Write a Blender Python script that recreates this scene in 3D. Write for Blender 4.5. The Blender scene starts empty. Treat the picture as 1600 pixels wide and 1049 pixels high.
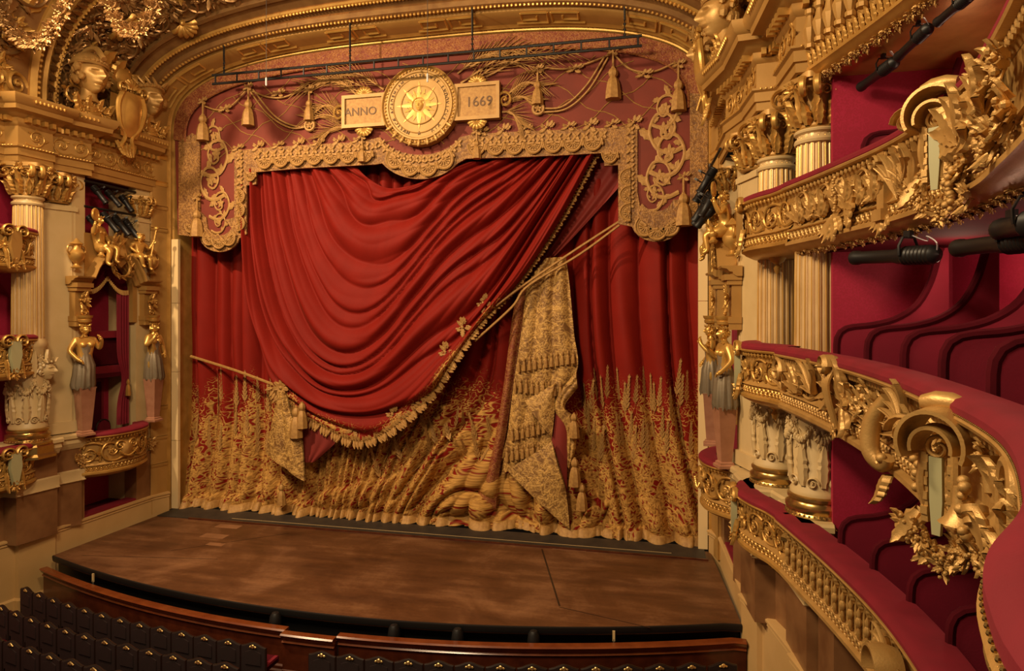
import bpy, math, random
from mathutils import Vector, Matrix
from mathutils.geometry import tessellate_polygon
PI = math.pi
RND = random.Random(11)
scene = bpy.context.scene
COL = scene.collection

# ---------------------------------------------------------------- camera, world, lights, exposure
CAM = Vector((6.95, -18.28, 6.27))
YAW = math.radians(12.7)
FPX = 1010.0
HORIZON = 490.0
cam_data = bpy.data.cameras.new('camera')
cam_data.sensor_width = 36.0
cam_data.lens = FPX / 1600 * 36.0
cam_data.shift_y = (HORIZON - 524.5) / 1600
cam_data.clip_start = 0.05
cam_data.clip_end = 200
cam = bpy.data.objects.new('camera', cam_data)
COL.objects.link(cam)
cam.location = CAM
cam.rotation_euler = (PI / 2, 0, YAW)
scene.camera = cam

world = bpy.data.worlds.new('world')
scene.world = world
world.use_nodes = True
world.node_tree.nodes['Background'].inputs[0].default_value = (1.0, 0.72, 0.42, 1)
world.node_tree.nodes['Background'].inputs[1].default_value = 0.14

vs = scene.view_settings
vs.view_transform = 'Standard'
vs.look = 'None'
vs.exposure = 0.45
vs.gamma = 1.0
vs.use_curve_mapping = False

def add_light(name, kind, loc, power, color, size=0.5, target=None, spot=None, blend=0.6):
    d = bpy.data.lights.new(name, kind)
    d.energy = power
    d.color = color
    if kind == 'AREA':
        d.shape = 'DISK'
        d.size = size
    else:
        d.shadow_soft_size = size
    if kind == 'SPOT':
        d.spot_size = math.radians(spot)
        d.spot_blend = blend
    o = bpy.data.objects.new(name, d)
    COL.objects.link(o)
    o.location = loc
    if target is not None:
        o.rotation_euler = (Vector(target) - Vector(loc)).to_track_quat('-Z', 'Y').to_euler()
    return o

WARM = (1.0, 0.74, 0.44)
# the great chandelier over the stalls, behind and above the camera
add_light('chandelier_light', 'POINT', (0.3, -17.0, 15.5), 3700, WARM, 1.4)
# front-of-house spotlights on the upper left balcony aimed at the curtain
add_light('front_of_house_light', 'SPOT', (-7.4, -10.4, 14.8), 6000, (1.0, 0.72, 0.42), 0.22,
          target=(0.8, 0, 5.0), spot=95, blend=0.8)
# fill light added in mid-air to brighten the left wall and boxes
add_light('left_side_fill', 'POINT', (2.0, -12.5, 12.0), 1500, WARM, 0.5)

# ---------------------------------------------------------------- mesh builder
def catmull(pts, n):
    """resample a polyline of points (tuples or Vectors) as a Catmull-Rom curve, n+1 points equal in arc length"""
    P = [Vector(p) for p in pts]
    if len(P) == 2:
        return [P[0].lerp(P[1], i / n) for i in range(n + 1)]
    ext = [P[0] * 2 - P[1]] + P + [P[-1] * 2 - P[-2]]
    dense = []
    for i in range(len(P) - 1):
        a, b, c, d = ext[i:i + 4]
        for k in range(12):
            t = k / 12
            dense.append(0.5 * ((2 * b) + (c - a) * t + (2 * a - 5 * b + 4 * c - d) * t * t + (3 * b - a - 3 * c + d) * t ** 3))
    dense.append(P[-1])
    L = [0.0]
    for i in range(1, len(dense)):
        L.append(L[-1] + (dense[i] - dense[i - 1]).length)
    out, j = [], 0
    for i in range(n + 1):
        s = L[-1] * i / n
        while j < len(L) - 2 and L[j + 1] < s:
            j += 1
        seg = L[j + 1] - L[j]
        out.append(dense[j].lerp(dense[j + 1], 0 if seg < 1e-9 else min(1, (s - L[j]) / seg)))
    return out

class MB:
    def __init__(self):
        self.V, self.F = [], []
    def add(self, verts, faces, M=None):
        o = len(self.V)
        if M is None:
            self.V.extend([tuple(v) for v in verts])
        else:
            self.V.extend([tuple(M @ Vector(v)) for v in verts])
        self.F.extend([tuple(i + o for i in f) for f in faces])
        return self
    def box(self, c, s, M=None, taper=1.0):
        x, y, z = c
        a, b, h = s[0] / 2, s[1] / 2, s[2] / 2
        t = taper
        v = [(x - a, y - b, z - h), (x + a, y - b, z - h), (x + a, y + b, z - h), (x - a, y + b, z - h),
             (x - a * t, y - b * t, z + h), (x + a * t, y - b * t, z + h), (x + a * t, y + b * t, z + h), (x - a * t, y + b * t, z + h)]
        return self.add(v, [(3, 2, 1, 0), (4, 5, 6, 7), (0, 1, 5, 4), (1, 2, 6, 5), (2, 3, 7, 6), (3, 0, 4, 7)], M)
    def tube(self, pts, rad, n=6, M=None, cap=True, flat=1.0, nrm=None):
        P = [Vector(p) for p in pts]
        m = len(P)
        if not hasattr(rad, '__len__'):
            rad = [rad] * m
        T = [(P[min(i + 1, m - 1)] - P[max(i - 1, 0)]).normalized() for i in range(m)]
        a = Vector(nrm) if nrm else (Vector((0, 0, 1)) if abs(T[0].z) < 0.9 else Vector((1, 0, 0)))
        V = []
        for i in range(m):
            a = (a - T[i] * a.dot(T[i]))
            if a.length < 1e-6:
                a = T[i].orthogonal()
            a.normalize()
            b = T[i].cross(a)
            for k in range(n):
                th = 2 * PI * k / n
                V.append(P[i] + a * (math.cos(th) * rad[i] * flat) + b * (math.sin(th) * rad[i]))
        F = []
        for i in range(m - 1):
            for k in range(n):
                F.append((i * n + k, i * n + (k + 1) % n, (i + 1) * n + (k + 1) % n, (i + 1) * n + k))
        if cap:
            F.append(tuple(range(n - 1, -1, -1)))
            F.append(tuple((m - 1) * n + k for k in range(n)))
        return self.add(V, F, M)
    def lathe(self, prof, n=24, M=None, a0=0.0, a1=2 * PI, fn=None):
        full = abs(a1 - a0 - 2 * PI) < 1e-6
        cnt = n if full else n + 1
        V = []
        for (r, z) in prof:
            for k in range(cnt):
                th = a0 + (a1 - a0) * k / n
                rr = r * (fn(th) if fn else 1)
                V.append((rr * math.cos(th), rr * math.sin(th), z))
        F = []
        for i in range(len(prof) - 1):
            for k in range(n):
                k2 = (k + 1) % cnt
                F.append((i * cnt + k, i * cnt + k2, (i + 1) * cnt + k2, (i + 1) * cnt + k))
        if full:
            if prof[0][0] > 1e-5: F.append(tuple(range(cnt - 1, -1, -1)))
            if prof[-1][0] > 1e-5: F.append(tuple((len(prof) - 1) * cnt + k for k in range(cnt)))
        return self.add(V, F, M)
    def sweep(self, pts, outs, prof, up=(0, 0, 1), closed_prof=False, cap=True):
        """profile points (out, up) carried along pts with a local out direction"""
        U = Vector(up)
        n = len(prof)
        V = []
        for p, o in zip(pts, outs):
            for (a, b) in prof:
                V.append(Vector(p) + Vector(o) * a + U * b)
        F = []
        for i in range(len(pts) - 1):
            for k in range(n if closed_prof else n - 1):
                k2 = (k + 1) % n
                F.append((i * n + k, (i + 1) * n + k, (i + 1) * n + k2, i * n + k2))
        if cap and closed_prof:
            F.append(tuple(range(n)))
            F.append(tuple((len(pts) - 1) * n + k for k in range(n - 1, -1, -1)))
        return self.add(V, F)
    def grid(self, fn, nu, nv, M=None, closed_u=False):
        V = [fn(i / nu, j / nv) for j in range(nv + 1) for i in range(nu + 1)]
        F = [(j * (nu + 1) + i, j * (nu + 1) + i + 1, (j + 1) * (nu + 1) + i + 1, (j + 1) * (nu + 1) + i)
             for j in range(nv) for i in range(nu)]
        return self.add(V, F, M)
    def sphere(self, c, r, nu=8, nv=5, M=None, s=(1, 1, 1)):
        V, F = [], []
        for j in range(nv + 1):
            ph = PI * j / nv
            for i in range(nu):
                th = 2 * PI * i / nu
                V.append((c[0] + s[0] * r * math.sin(ph) * math.cos(th), c[1] + s[1] * r * math.sin(ph) * math.sin(th), c[2] + s[2] * r * math.cos(ph)))
        for j in range(nv):
            for i in range(nu):
                F.append((j * nu + i, (j + 1) * nu + i, (j + 1) * nu + (i + 1) % nu, j * nu + (i + 1) % nu))
        return self.add(V, F, M)
    def torus(self, R_, r, nu=24, nv=6, M=None, flat=1.0):
        V, F = [], []
        for i in range(nu):
            a = 2 * PI * i / nu
            for j in range(nv):
                b = 2 * PI * j / nv
                V.append(((R_ + r * math.cos(b)) * math.cos(a), (R_ + r * math.cos(b)) * math.sin(a), r * flat * math.sin(b)))
        for i in range(nu):
            for j in range(nv):
                F.append((i * nv + j, ((i + 1) % nu) * nv + j, ((i + 1) % nu) * nv + (j + 1) % nv, i * nv + (j + 1) % nv))
        return self.add(V, F, M)
    def prism(self, poly, d, M=None):
        """flat polygon in XY carried from z=0 to z=d"""
        n = len(poly)
        V = [(p[0], p[1], 0) for p in poly] + [(p[0], p[1], d) for p in poly]
        tris = tessellate_polygon([[Vector((p[0], p[1], 0)) for p in poly]])
        F = [tuple(t) for t in tris] + [tuple(i + n for i in reversed(t)) for t in tris]
        F += [(i, (i + 1) % n, n + (i + 1) % n, n + i) for i in range(n)]
        return self.add(V, F, M)
    def merge(self, other, M=None):
        return self.add(other.V, other.F, M)
    def mesh(self, name, sharp=38):
        me = bpy.data.meshes.new(name)
        me.from_pydata(self.V, [], self.F)
        me.update()
        if sharp is not None and self.F:
            me.polygons.foreach_set('use_smooth', [True] * len(me.polygons))
            me.set_sharp_from_angle(angle=math.radians(sharp))
        return me

def T(x, y, z): return Matrix.Translation((x, y, z))
def RX(a): return Matrix.Rotation(a, 4, 'X')
def RY(a): return Matrix.Rotation(a, 4, 'Y')
def RZ(a): return Matrix.Rotation(a, 4, 'Z')
def S(x, y=None, z=None):
    if y is None: y = z = x
    return Matrix.Diagonal((x, y, z, 1))
def frame(pos, out, up=(0, 0, 1)):
    """local X = sideways, Y = up, Z = outwards from the surface"""
    z = Vector(out).normalized()
    y = Vector(up)
    y = (y - z * y.dot(z)).normalized()
    x = y.cross(z)
    M = Matrix((x, y, z)).transposed().to_4x4()
    M.translation = Vector(pos)
    return M

WM = {}
def tag(o, label=None, cat=None, group=None, kind=None):
    if label: o['label'] = label
    if cat: o['category'] = cat
    if group: o['group'] = group
    if kind: o['kind'] = kind
    return o
def thing(name, label, cat, loc=(0, 0, 0), group=None):
    o = bpy.data.objects.new(name, None)
    COL.objects.link(o)
    o.empty_display_size = 0.2
    o.location = loc
    WM[o.name] = Matrix.Translation(loc)
    return tag(o, label, cat, group)
def obj(name, src, mat=None, parent=None, M=None, sharp=38, label=None, kind=None):
    me = src.mesh(name, sharp) if isinstance(src, MB) else src
    if mat is not None and not me.materials:
        me.materials.append(mat)
    o = bpy.data.objects.new(name, me)
    COL.objects.link(o)
    M = M if M is not None else Matrix.Identity(4)
    if parent is not None:
        o.parent = parent
        o.matrix_parent_inverse = WM[parent.name].inverted()
    o.matrix_basis = M
    WM[o.name] = M.copy()
    if label: o['label'] = label
    if kind: o['kind'] = kind
    return o
def shared(name, mb, mat, sharp=38):
    me = mb.mesh(name, sharp)
    me.materials.append(mat)
    return me
def structure(name, mb, mat, sharp=38, label=None, cat=None):
    o = obj(name, mb, mat, sharp=sharp)
    o['kind'] = 'structure'
    if label: o['label'] = label
    if cat: o['category'] = cat
    return o

# ---------------------------------------------------------------- photograph measurement (points traced on a known upright plane)
def P(px, py, y=0.0):
    r = (px - 800) / FPX
    dx = math.cos(YAW) * r - math.sin(YAW)
    dy = math.sin(YAW) * r + math.cos(YAW)
    t = (y - CAM.y) / dy
    return Vector((CAM.x + t * dx, y, CAM.z - t * (py - HORIZON) / FPX))
def PX(px, py, x):
    r = (px - 800) / FPX
    dx = math.cos(YAW) * r - math.sin(YAW)
    dy = math.sin(YAW) * r + math.cos(YAW)
    t = (x - CAM.x) / dx
    return Vector((x, CAM.y + t * dy, CAM.z - t * (py - HORIZON) / FPX))
def sstep(a, b, x):
    t = max(0.0, min(1.0, (x - a) / (b - a)))
    return t * t * (3 - 2 * t)
# ---------------------------------------------------------------- materials
def new_mat(name, base, rough=0.5, metal=0.0, sheen=0.0, sheen_tint=(1, 1, 1), spec=0.5):
    m = bpy.data.materials.new(name)
    m.use_nodes = True
    b = m.node_tree.nodes['Principled BSDF']
    b.inputs['Base Color'].default_value = (*base, 1)
    b.inputs['Roughness'].default_value = rough
    b.inputs['Metallic'].default_value = metal
    b.inputs['Specular IOR Level'].default_value = spec
    if sheen:
        b.inputs['Sheen Weight'].default_value = sheen
        b.inputs['Sheen Tint'].default_value = (*sheen_tint, 1)
        b.inputs['Sheen Roughness'].default_value = 0.35
    return m
class NG:
    """small helper for node chains"""
    def __init__(self, m):
        self.t = m.node_tree
        self.b = self.t.nodes['Principled BSDF']
    def n(self, typ, **kw):
        nd = self.t.nodes.new(typ)
        for k, v in kw.items():
            if k.startswith('i_'):
                key = k[2:]
                nd.inputs[int(key) if key.isdigit() else key].default_value = v
            else:
                setattr(nd, k, v)
        return nd
    def l(self, a, b):
        self.t.links.new(a, b)
    def ramp(self, fac, stops, interp='LINEAR'):
        r = self.t.nodes.new('ShaderNodeValToRGB')
        r.color_ramp.interpolation = interp
        e = r.color_ramp.elements
        while len(e) < len(stops): e.new(0.5)
        for el, (p, c) in zip(e, stops):
            el.position = p
            el.color = (*c, 1) if len(c) == 3 else c
        self.l(fac, r.inputs[0])
        return r.outputs[0]
    def math(self, op, a, b=None, clamp=False):
        nd = self.t.nodes.new('ShaderNodeMath')
        nd.operation = op
        nd.use_clamp = clamp
        for i, v in enumerate((a, b)):
            if v is None: continue
            if isinstance(v, (int, float)): nd.inputs[i].default_value = v
            else: self.l(v, nd.inputs[i])
        return nd.outputs[0]
    def mix(self, fac, a, b):
        nd = self.t.nodes.new('ShaderNodeMix')
        nd.data_type = 'RGBA'
        for s, v in ((nd.inputs[0], fac), (nd.inputs[6], a), (nd.inputs[7], b)):
            if isinstance(v, (int, float)): s.default_value = v
            elif isinstance(v, tuple): s.default_value = (*v, 1)
            else: self.l(v, s)
        return nd.outputs[2]
    def bump(self, h, strength=0.3, dist=0.02):
        nd = self.t.nodes.new('ShaderNodeBump')
        nd.inputs['Strength'].default_value = strength
        nd.inputs['Distance'].default_value = dist
        self.l(h, nd.inputs['Height'])
        self.l(nd.outputs[0], self.b.inputs['Normal'])
    def coord(self, which='Object', scale=(1, 1, 1)):
        tc = self.n('ShaderNodeTexCoord')
        mp = self.n('ShaderNodeMapping')
        mp.inputs['Scale'].default_value = scale
        self.l(tc.outputs[which], mp.inputs[0])
        return mp.outputs[0]
    def noise(self, vec, scale, detail=3, rough=0.5, dist=0.0):
        nd = self.n('ShaderNodeTexNoise')
        nd.inputs['Scale'].default_value = scale
        nd.inputs['Detail'].default_value = detail
        nd.inputs['Roughness'].default_value = rough
        nd.inputs['Distortion'].default_value = dist
        self.l(vec, nd.inputs['Vector'])
        return nd.outputs[0]
    def arabesque(self, vec, scale, plane='xz'):
        """embroidered flowers: petalled rosettes in scattered cells, joined by fine tendrils"""
        sp = self.n('ShaderNodeSeparateXYZ')
        self.l(vec, sp.inputs[0])
        cb = self.n('ShaderNodeCombineXYZ')
        ax = {'x': 0, 'y': 1, 'z': 2}
        if plane[0] == 's': self.l(self.math('ADD', sp.outputs[0], sp.outputs[1]), cb.inputs[0])
        else: self.l(sp.outputs[ax[plane[0]]], cb.inputs[0])
        self.l(sp.outputs[ax[plane[1]]], cb.inputs[1])
        p2 = cb.outputs[0]
        vo = self.n('ShaderNodeTexVoronoi', voronoi_dimensions='2D')
        vo.inputs['Scale'].default_value = scale
        vo.inputs['Randomness'].default_value = 0.8
        self.l(p2, vo.inputs['Vector'])
        df = self.n('ShaderNodeVectorMath', operation='SUBTRACT')
        self.l(p2, df.inputs[0])
        self.l(vo.outputs['Position'], df.inputs[1])
        ds = self.n('ShaderNodeSeparateXYZ')
        self.l(df.outputs[0], ds.inputs[0])
        th = self.math('ARCTAN2', ds.outputs[1], ds.outputs[0])
        cs = self.n('ShaderNodeSeparateColor')
        self.l(vo.outputs['Color'], cs.inputs[0])
        rad = self.math('ADD', 0.36, self.math('MULTIPLY', self.math('COSINE', self.math('ADD', self.math('MULTIPLY', th, 6.0), self.math('MULTIPLY', cs.outputs[0], 6.0))), 0.11))
        f = self.math('DIVIDE', vo.outputs['Distance'], rad)
        ring = self.math('ADD', self.math('MULTIPLY', self.math('COSINE', self.math('MULTIPLY', f, 9.4)), 0.5), 0.5)
        flower = self.math('MULTIPLY', ring, self.math('LESS_THAN', f, 1.35))
        n2 = self.n('ShaderNodeTexNoise')
        n2.inputs['Scale'].default_value = scale * 1.6
        n2.inputs['Detail'].default_value = 1
        self.l(p2, n2.inputs['Vector'])
        fr = self.math('FRACT', self.math('MULTIPLY', n2.outputs[0], 6.0))
        line = self.math('MULTIPLY', self.math('ABSOLUTE', self.math('SUBTRACT', fr, 0.5)), 2.0)
        vine = self.math('MULTIPLY', self.math('POWER', line, 3.0), 0.85)
        return self.math('MAXIMUM', flower, vine)

def varied(name, c1, c2, rough, metal, scale, bump=0.0, bscale=30, **kw):
    m = new_mat(name, c1, rough, metal, **kw)
    g = NG(m)
    v = g.coord('Object')
    g.l(g.ramp(g.noise(v, scale, 4), [(0.3, c1), (0.7, c2)]), g.b.inputs['Base Color'])
    if bump:
        g.bump(g.noise(v, bscale, 3), bump, 0.01)
    return m

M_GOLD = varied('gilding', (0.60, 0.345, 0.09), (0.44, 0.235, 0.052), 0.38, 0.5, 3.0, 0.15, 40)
M_GOLD2 = varied('burnished_gilding', (0.72, 0.43, 0.115), (0.56, 0.315, 0.07), 0.32, 0.55, 3.0, 0.1, 30)
M_OCHRE = varied('gilded_plaster', (0.47, 0.265, 0.075), (0.38, 0.205, 0.052), 0.5, 0.3, 1.3, 0.1, 25)
M_CARVED = varied('carved_gilt_wood', (0.58, 0.35, 0.115), (0.44, 0.25, 0.072), 0.42, 0.4, 4.0, 0.25, 50)
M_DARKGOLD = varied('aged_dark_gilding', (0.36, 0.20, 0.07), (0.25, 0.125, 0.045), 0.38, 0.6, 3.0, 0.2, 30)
M_CREAM = varied('cream_marble', (0.60, 0.44, 0.22), (0.52, 0.37, 0.17), 0.45, 0.0, 1.5, 0.05, 30)
M_FLUTE = varied('gilt_veined_column_stone', (0.66, 0.46, 0.23), (0.55, 0.36, 0.16), 0.38, 0.25, 2.0)
M_REDMARBLE = varied('red_brown_marble', (0.26, 0.125, 0.05), (0.16, 0.068, 0.026), 0.35, 0.0, 2.2)
M_PINKMARBLE = varied('pink_herm_marble', (0.42, 0.20, 0.12), (0.32, 0.14, 0.08), 0.4, 0.0, 5.0)
M_DADO = varied('ochre_painted_dado', (0.60, 0.38, 0.155), (0.52, 0.32, 0.12), 0.5, 0.05, 1.0)
M_BRASS = varied('brass', (0.60, 0.40, 0.14), (0.42, 0.26, 0.08), 0.25, 0.9, 4.0)
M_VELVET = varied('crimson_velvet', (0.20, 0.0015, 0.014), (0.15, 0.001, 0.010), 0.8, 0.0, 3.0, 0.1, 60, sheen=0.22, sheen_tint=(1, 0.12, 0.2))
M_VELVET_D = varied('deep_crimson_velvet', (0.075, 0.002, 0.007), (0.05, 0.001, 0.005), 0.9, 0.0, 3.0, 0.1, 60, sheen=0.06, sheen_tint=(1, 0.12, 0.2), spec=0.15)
M_BLACK = new_mat('black_metal', (0.012, 0.011, 0.011), 0.45, 0.3)
M_GREYMETAL = new_mat('grey_metal', (0.22, 0.2, 0.18), 0.4, 0.7)
M_SILVER = varied('silvered_drapery', (0.27, 0.21, 0.14), (0.18, 0.14, 0.09), 0.45, 0.35, 3.0, 0.2, 30)
M_POST = new_mat('cream_painted_post', (0.78, 0.58, 0.30), 0.55)
M_MAHOG = varied('polished_mahogany', (0.085, 0.018, 0.006), (0.045, 0.009, 0.003), 0.3, 0.0, 4.0)
M_SEAT = varied('dark_seat_velvet', (0.014, 0.004, 0.004), (0.009, 0.003, 0.003), 0.8, 0.0, 5.0, sheen=0.1, sheen_tint=(1, 0.2, 0.2))
M_SEATWOOD = new_mat('dark_seat_wood', (0.018, 0.008, 0.005), 0.35)
M_GREEN = new_mat('pale_green_inlay', (0.42, 0.40, 0.22), 0.35)
M_PURPLE = new_mat('dark_soffit', (0.10, 0.03, 0.045), 0.6)
M_CABLE = new_mat('white_cable', (0.6, 0.58, 0.6), 0.5)
M_LENS = new_mat('lens_glass', (0.10, 0.10, 0.12), 0.08, 0.2)

# crimson damask walls
M_DAMASK = new_mat('crimson_damask', (0.33, 0.004, 0.035), 0.7, sheen=0.2, sheen_tint=(1, 0.2, 0.3))
g = NG(M_DAMASK)
v = g.coord('Object')
pat = g.arabesque(v, 3.2, 'sz')
g.l(g.mix(g.math('MULTIPLY', g.math('GREATER_THAN', pat, 0.6), g.noise(v, 1.5)), (0.30, 0.004, 0.03), (0.38, 0.008, 0.05)), g.b.inputs['Base Color'])

# red curtain velvet with gold embroidery where the mesh attribute "emb" says so
def curtain_material(name, red, gold_lo, gold_hi, scale):
    m = new_mat(name, red, 0.65, sheen=0.05, sheen_tint=(1.0, 0.3, 0.15), spec=0.12)
    g = NG(m)
    at = g.n('ShaderNodeAttribute', attribute_name='emb')
    co = g.n('ShaderNodeAttribute', attribute_name='cloth')
    pat = g.arabesque(co.outputs['Vector'], scale, 'xy')
    pat2 = g.arabesque(co.outputs['Vector'], scale * 0.5, 'xy')
    both = g.math('MAXIMUM', pat, g.math('MULTIPLY', pat2, 0.9))
    thr = g.math('SUBTRACT', 1.02, g.math('MULTIPLY', at.outputs['Fac'], 0.92))
    k = g.math('MULTIPLY', g.math('SUBTRACT', both, thr), 5.0, True)
    weave = g.noise(co.outputs['Vector'], 28, 2)
    gold = g.mix(g.math('MULTIPLY', both, g.math('ADD', weave, 0.35), True), gold_lo, gold_hi)
    nz = g.noise(co.outputs['Vector'], 1.2, 3)
    redv = g.mix(nz, tuple(c * 0.8 for c in red), tuple(c * 1.2 for c in red))
    g.l(g.mix(k, redv, gold), g.b.inputs['Base Color'])
    g.bump(g.math('ADD', g.math('MULTIPLY', k, g.math('ADD', pat, 0.3)), g.math('MULTIPLY', weave, 0.15)), 0.35, 0.03)
    return m
M_CURTAIN = curtain_material('embroidered_red_velvet', (0.20, 0.0105, 0.006), (0.12, 0.042, 0.010), (0.60, 0.33, 0.085), 1.9)

def brocade(name, lo, hi, scale):
    m = new_mat(name, hi, 0.6, 0.1)
    g = NG(m)
    v = g.coord('Object')
    pat = g.arabesque(v, scale)
    pat2 = g.arabesque(v, scale * 0.4)
    nz = g.noise(v, 30, 2)
    f = g.math('MULTIPLY', g.math('ADD', g.math('MULTIPLY', pat, 0.6), g.math('MULTIPLY', pat2, 0.5)), g.math('ADD', nz, 0.4), True)
    g.l(g.mix(f, lo, hi), g.b.inputs['Base Color'])
    g.bump(f, 0.45, 0.03)
    return m
M_BROCADE = brocade('gold_brocade', (0.17, 0.075, 0.018), (0.66, 0.39, 0.11), 2.2)
M_VALGOLD = brocade('valance_gold_braid', (0.15, 0.06, 0.016), (0.46, 0.235, 0.064), 3.2)
M_REDGOLD = brocade('red_gold_brocade', (0.17, 0.02, 0.01), (0.40, 0.17, 0.045), 4.5)
M_FRINGE = varied('gold_fringe', (0.45, 0.25, 0.07), (0.31, 0.155, 0.042), 0.6, 0.15, 12.0, 0.3, 60)
M_VALRED = varied('valance_red_velvet', (0.19, 0.026, 0.012), (0.14, 0.018, 0.008), 0.75, 0.0, 1.2, 0.1, 40, sheen=0.25, sheen_tint=(1, 0.4, 0.2))

# worn stage boards
M_STAGE = new_mat('worn_stage_boards', (0.11, 0.045, 0.015), 0.42)
g = NG(M_STAGE)
v = g.coord('Object', (0.35, 2.2, 1))
v2 = g.coord('Object', (1, 1, 1))
n1 = g.noise(v, 1.1, 5, 0.6)
n2 = g.noise(v2, 0.55, 4, 0.6, 0.6)
f = g.math('ADD', g.math('MULTIPLY', n1, 0.5), g.math('MULTIPLY', n2, 0.65))
f = g.math('ADD', g.math('SUBTRACT', f, 0.06), g.math('MULTIPLY', g.math('SUBTRACT', g.noise(v2, 14, 3), 0.5), 0.12))
g.l(g.ramp(f, [(0.32, (0.045, 0.016, 0.006)), (0.52, (0.105, 0.04, 0.014)), (0.75, (0.25, 0.115, 0.048))]), g.b.inputs['Base Color'])
g.l(g.ramp(n2, [(0.3, (0.36,) * 3), (0.7, (0.6,) * 3)]), g.b.inputs['Roughness'])
M_STAGEBLACK = varied('black_stage_cloth', (0.022, 0.018, 0.015), (0.035, 0.028, 0.022), 0.55, 0.0, 3.0)
# ---------------------------------------------------------------- ornament library (X sideways, Y up, Z out of the surface, about 1 unit tall)
def leaf_mb(L=1.0, W=0.42, curl=0.35, lobes=5, nu=12, relief=0.12, bend=0.0):
    """acanthus leaf growing from the origin along +Y, tip curling out"""
    mb = MB()
    cols = (-1.0, -0.55, 0.0, 0.55, 1.0)
    V, F = [], []
    for i in range(nu + 1):
        t = i / nu
        w = W * 0.5 * (math.sin(PI * min(1, t * 0.92 + 0.08)) ** 0.6) * (1 - 0.25 * t) * (1 + 0.17 * math.cos(2 * PI * lobes * t))
        if i == nu: w = 0.01
        y = L * (t - 0.10 * max(0, t - 0.75) * 4 * curl)
        z0 = relief * math.sin(PI * t * 0.8) + curl * L * max(0, t - 0.45) ** 2 * 1.6
        for c in cols:
            z = z0 + relief * (0.55 if c == 0 else (0.75 if abs(c) < 0.8 else -0.25)) * (1 - 0.4 * t)
            V.append((c * w + bend * t * t, y, z))
    n = len(cols)
    for i in range(nu):
        for k in range(n - 1):
            F.append((i * n + k, i * n + k + 1, (i + 1) * n + k + 1, (i + 1) * n + k))
    # back of the leaf so it is a solid body
    o = len(V)
    V += [(x * 0.9, y, z - 0.05 * L) for (x, y, z) in V]
    for i in range(nu):
        F.append((o + i * n + n - 1, o + i * n, o + (i + 1) * n, o + (i + 1) * n + n - 1))
        F.append((i * n, (i + 1) * n, o + (i + 1) * n, o + i * n))
        F.append((i * n + n - 1, o + i * n + n - 1, o + (i + 1) * n + n - 1, (i + 1) * n + n - 1))
    return mb.add(V, F)
def spiral_pts(r0, turns, n, z=0.0, grow=0.0):
    out = []
    for i in range(n + 1):
        t = i / n
        a = turns * 2 * PI * t
        r = r0 * (1 - t) ** 0.85 + 0.03 * r0
        out.append((r * math.cos(a), r * math.sin(a), z + grow * t))
    return out
def volute_mb(r=0.5, turns=1.7, thick=0.09, n=26, depth=1.0, eye=True):
    mb = MB()
    pts = spiral_pts(r, turns, n, 0.05, 0.06 * r)
    mb.tube(pts, [thick * (1 - 0.55 * i / n) for i in range(n + 1)], 6, flat=depth, nrm=(0, 0, 1))
    if eye: mb.sphere((0, 0, 0.1 * r + 0.04), r * 0.2, 7, 4)
    return mb
def rosette_mb(r=0.5, petals=6):
    mb = MB()
    lf = leaf_mb(1.0, 0.75, 0.2, 1, 5, 0.18)
    for k in range(petals):
        mb.merge(lf, RZ(2 * PI * k / petals) @ S(r, r, r))
    mb.sphere((0, 0, 0.12 * r), r * 0.27, 8, 5)
    return mb
def rinceau_mb(seed=0):
    """a spiral branch with leaves: about 1 wide, 1 tall, centred"""
    rn = random.Random(seed)
    mb = MB()
    pts = [(-0.5 + 0.06 * 0, -0.45, 0.05)]
    stem = catmull([(-0.55, -0.35, 0.05), (-0.2, -0.46, 0.09), (0.2, -0.38, 0.1), (0.42, 0.0, 0.1), (0.22, 0.36, 0.1), (-0.15, 0.34, 0.1), (-0.3, 0.05, 0.1), (-0.12, -0.17, 0.12), (0.1, -0.08, 0.13), (0.06, 0.08, 0.14)], 34)
    mb.tube(stem, [0.055 * (1 - 0.5 * i / 34) for i in range(35)], 5, flat=1.4, nrm=(0, 0, 1))
    mb.merge(rosette_mb(0.17, 5), T(0.02, 0.04, 0.12))
    for i, (k, sgn, sz) in enumerate([(4, -1, .3), (8, 1, .26), (12, -1, .34), (16, 1, .24), (19, -1, .32), (23, -1, .26), (26, 1, .18)]):
        p, q = stem[k], stem[k + 1]
        a = math.atan2(q.y - p.y, q.x - p.x) + sgn * rn.uniform(0.5, 0.9)
        mb.merge(leaf_mb(1, 0.55, 0.3, 3, 6, 0.16), T(p.x, p.y, 0.03) @ RZ(a - PI / 2) @ S(sz * rn.uniform(.9, 1.25)))
    return mb
def bouquet_mb(seed=1, nl=16, nf=14):
    """festoon cluster of leaves, petals and fruit within a radius of 0.5"""
    rn = random.Random(seed)
    mb = MB()
    lf = leaf_mb(1, 0.5, 0.45, 3, 6, 0.16)
    for i in range(nl):
        a = rn.uniform(0, 2 * PI)
        rr = rn.uniform(0.02, 0.22)
        mb.merge(lf, T(rr * math.cos(a), rr * math.sin(a), rn.uniform(0, 0.1)) @ RZ(a - PI / 2 + rn.uniform(-.6, .6)) @ RX(rn.uniform(0.0, .5)) @ S(rn.uniform(.25, .42)))
    for i in range(nf):
        a = rn.uniform(0, 2 * PI)
        rr = rn.uniform(0, 0.3)
        mb.sphere((rr * math.cos(a), rr * math.sin(a), rn.uniform(0.1, 0.2)), rn.uniform(.035, .075), 7, 4)
    return mb
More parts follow.
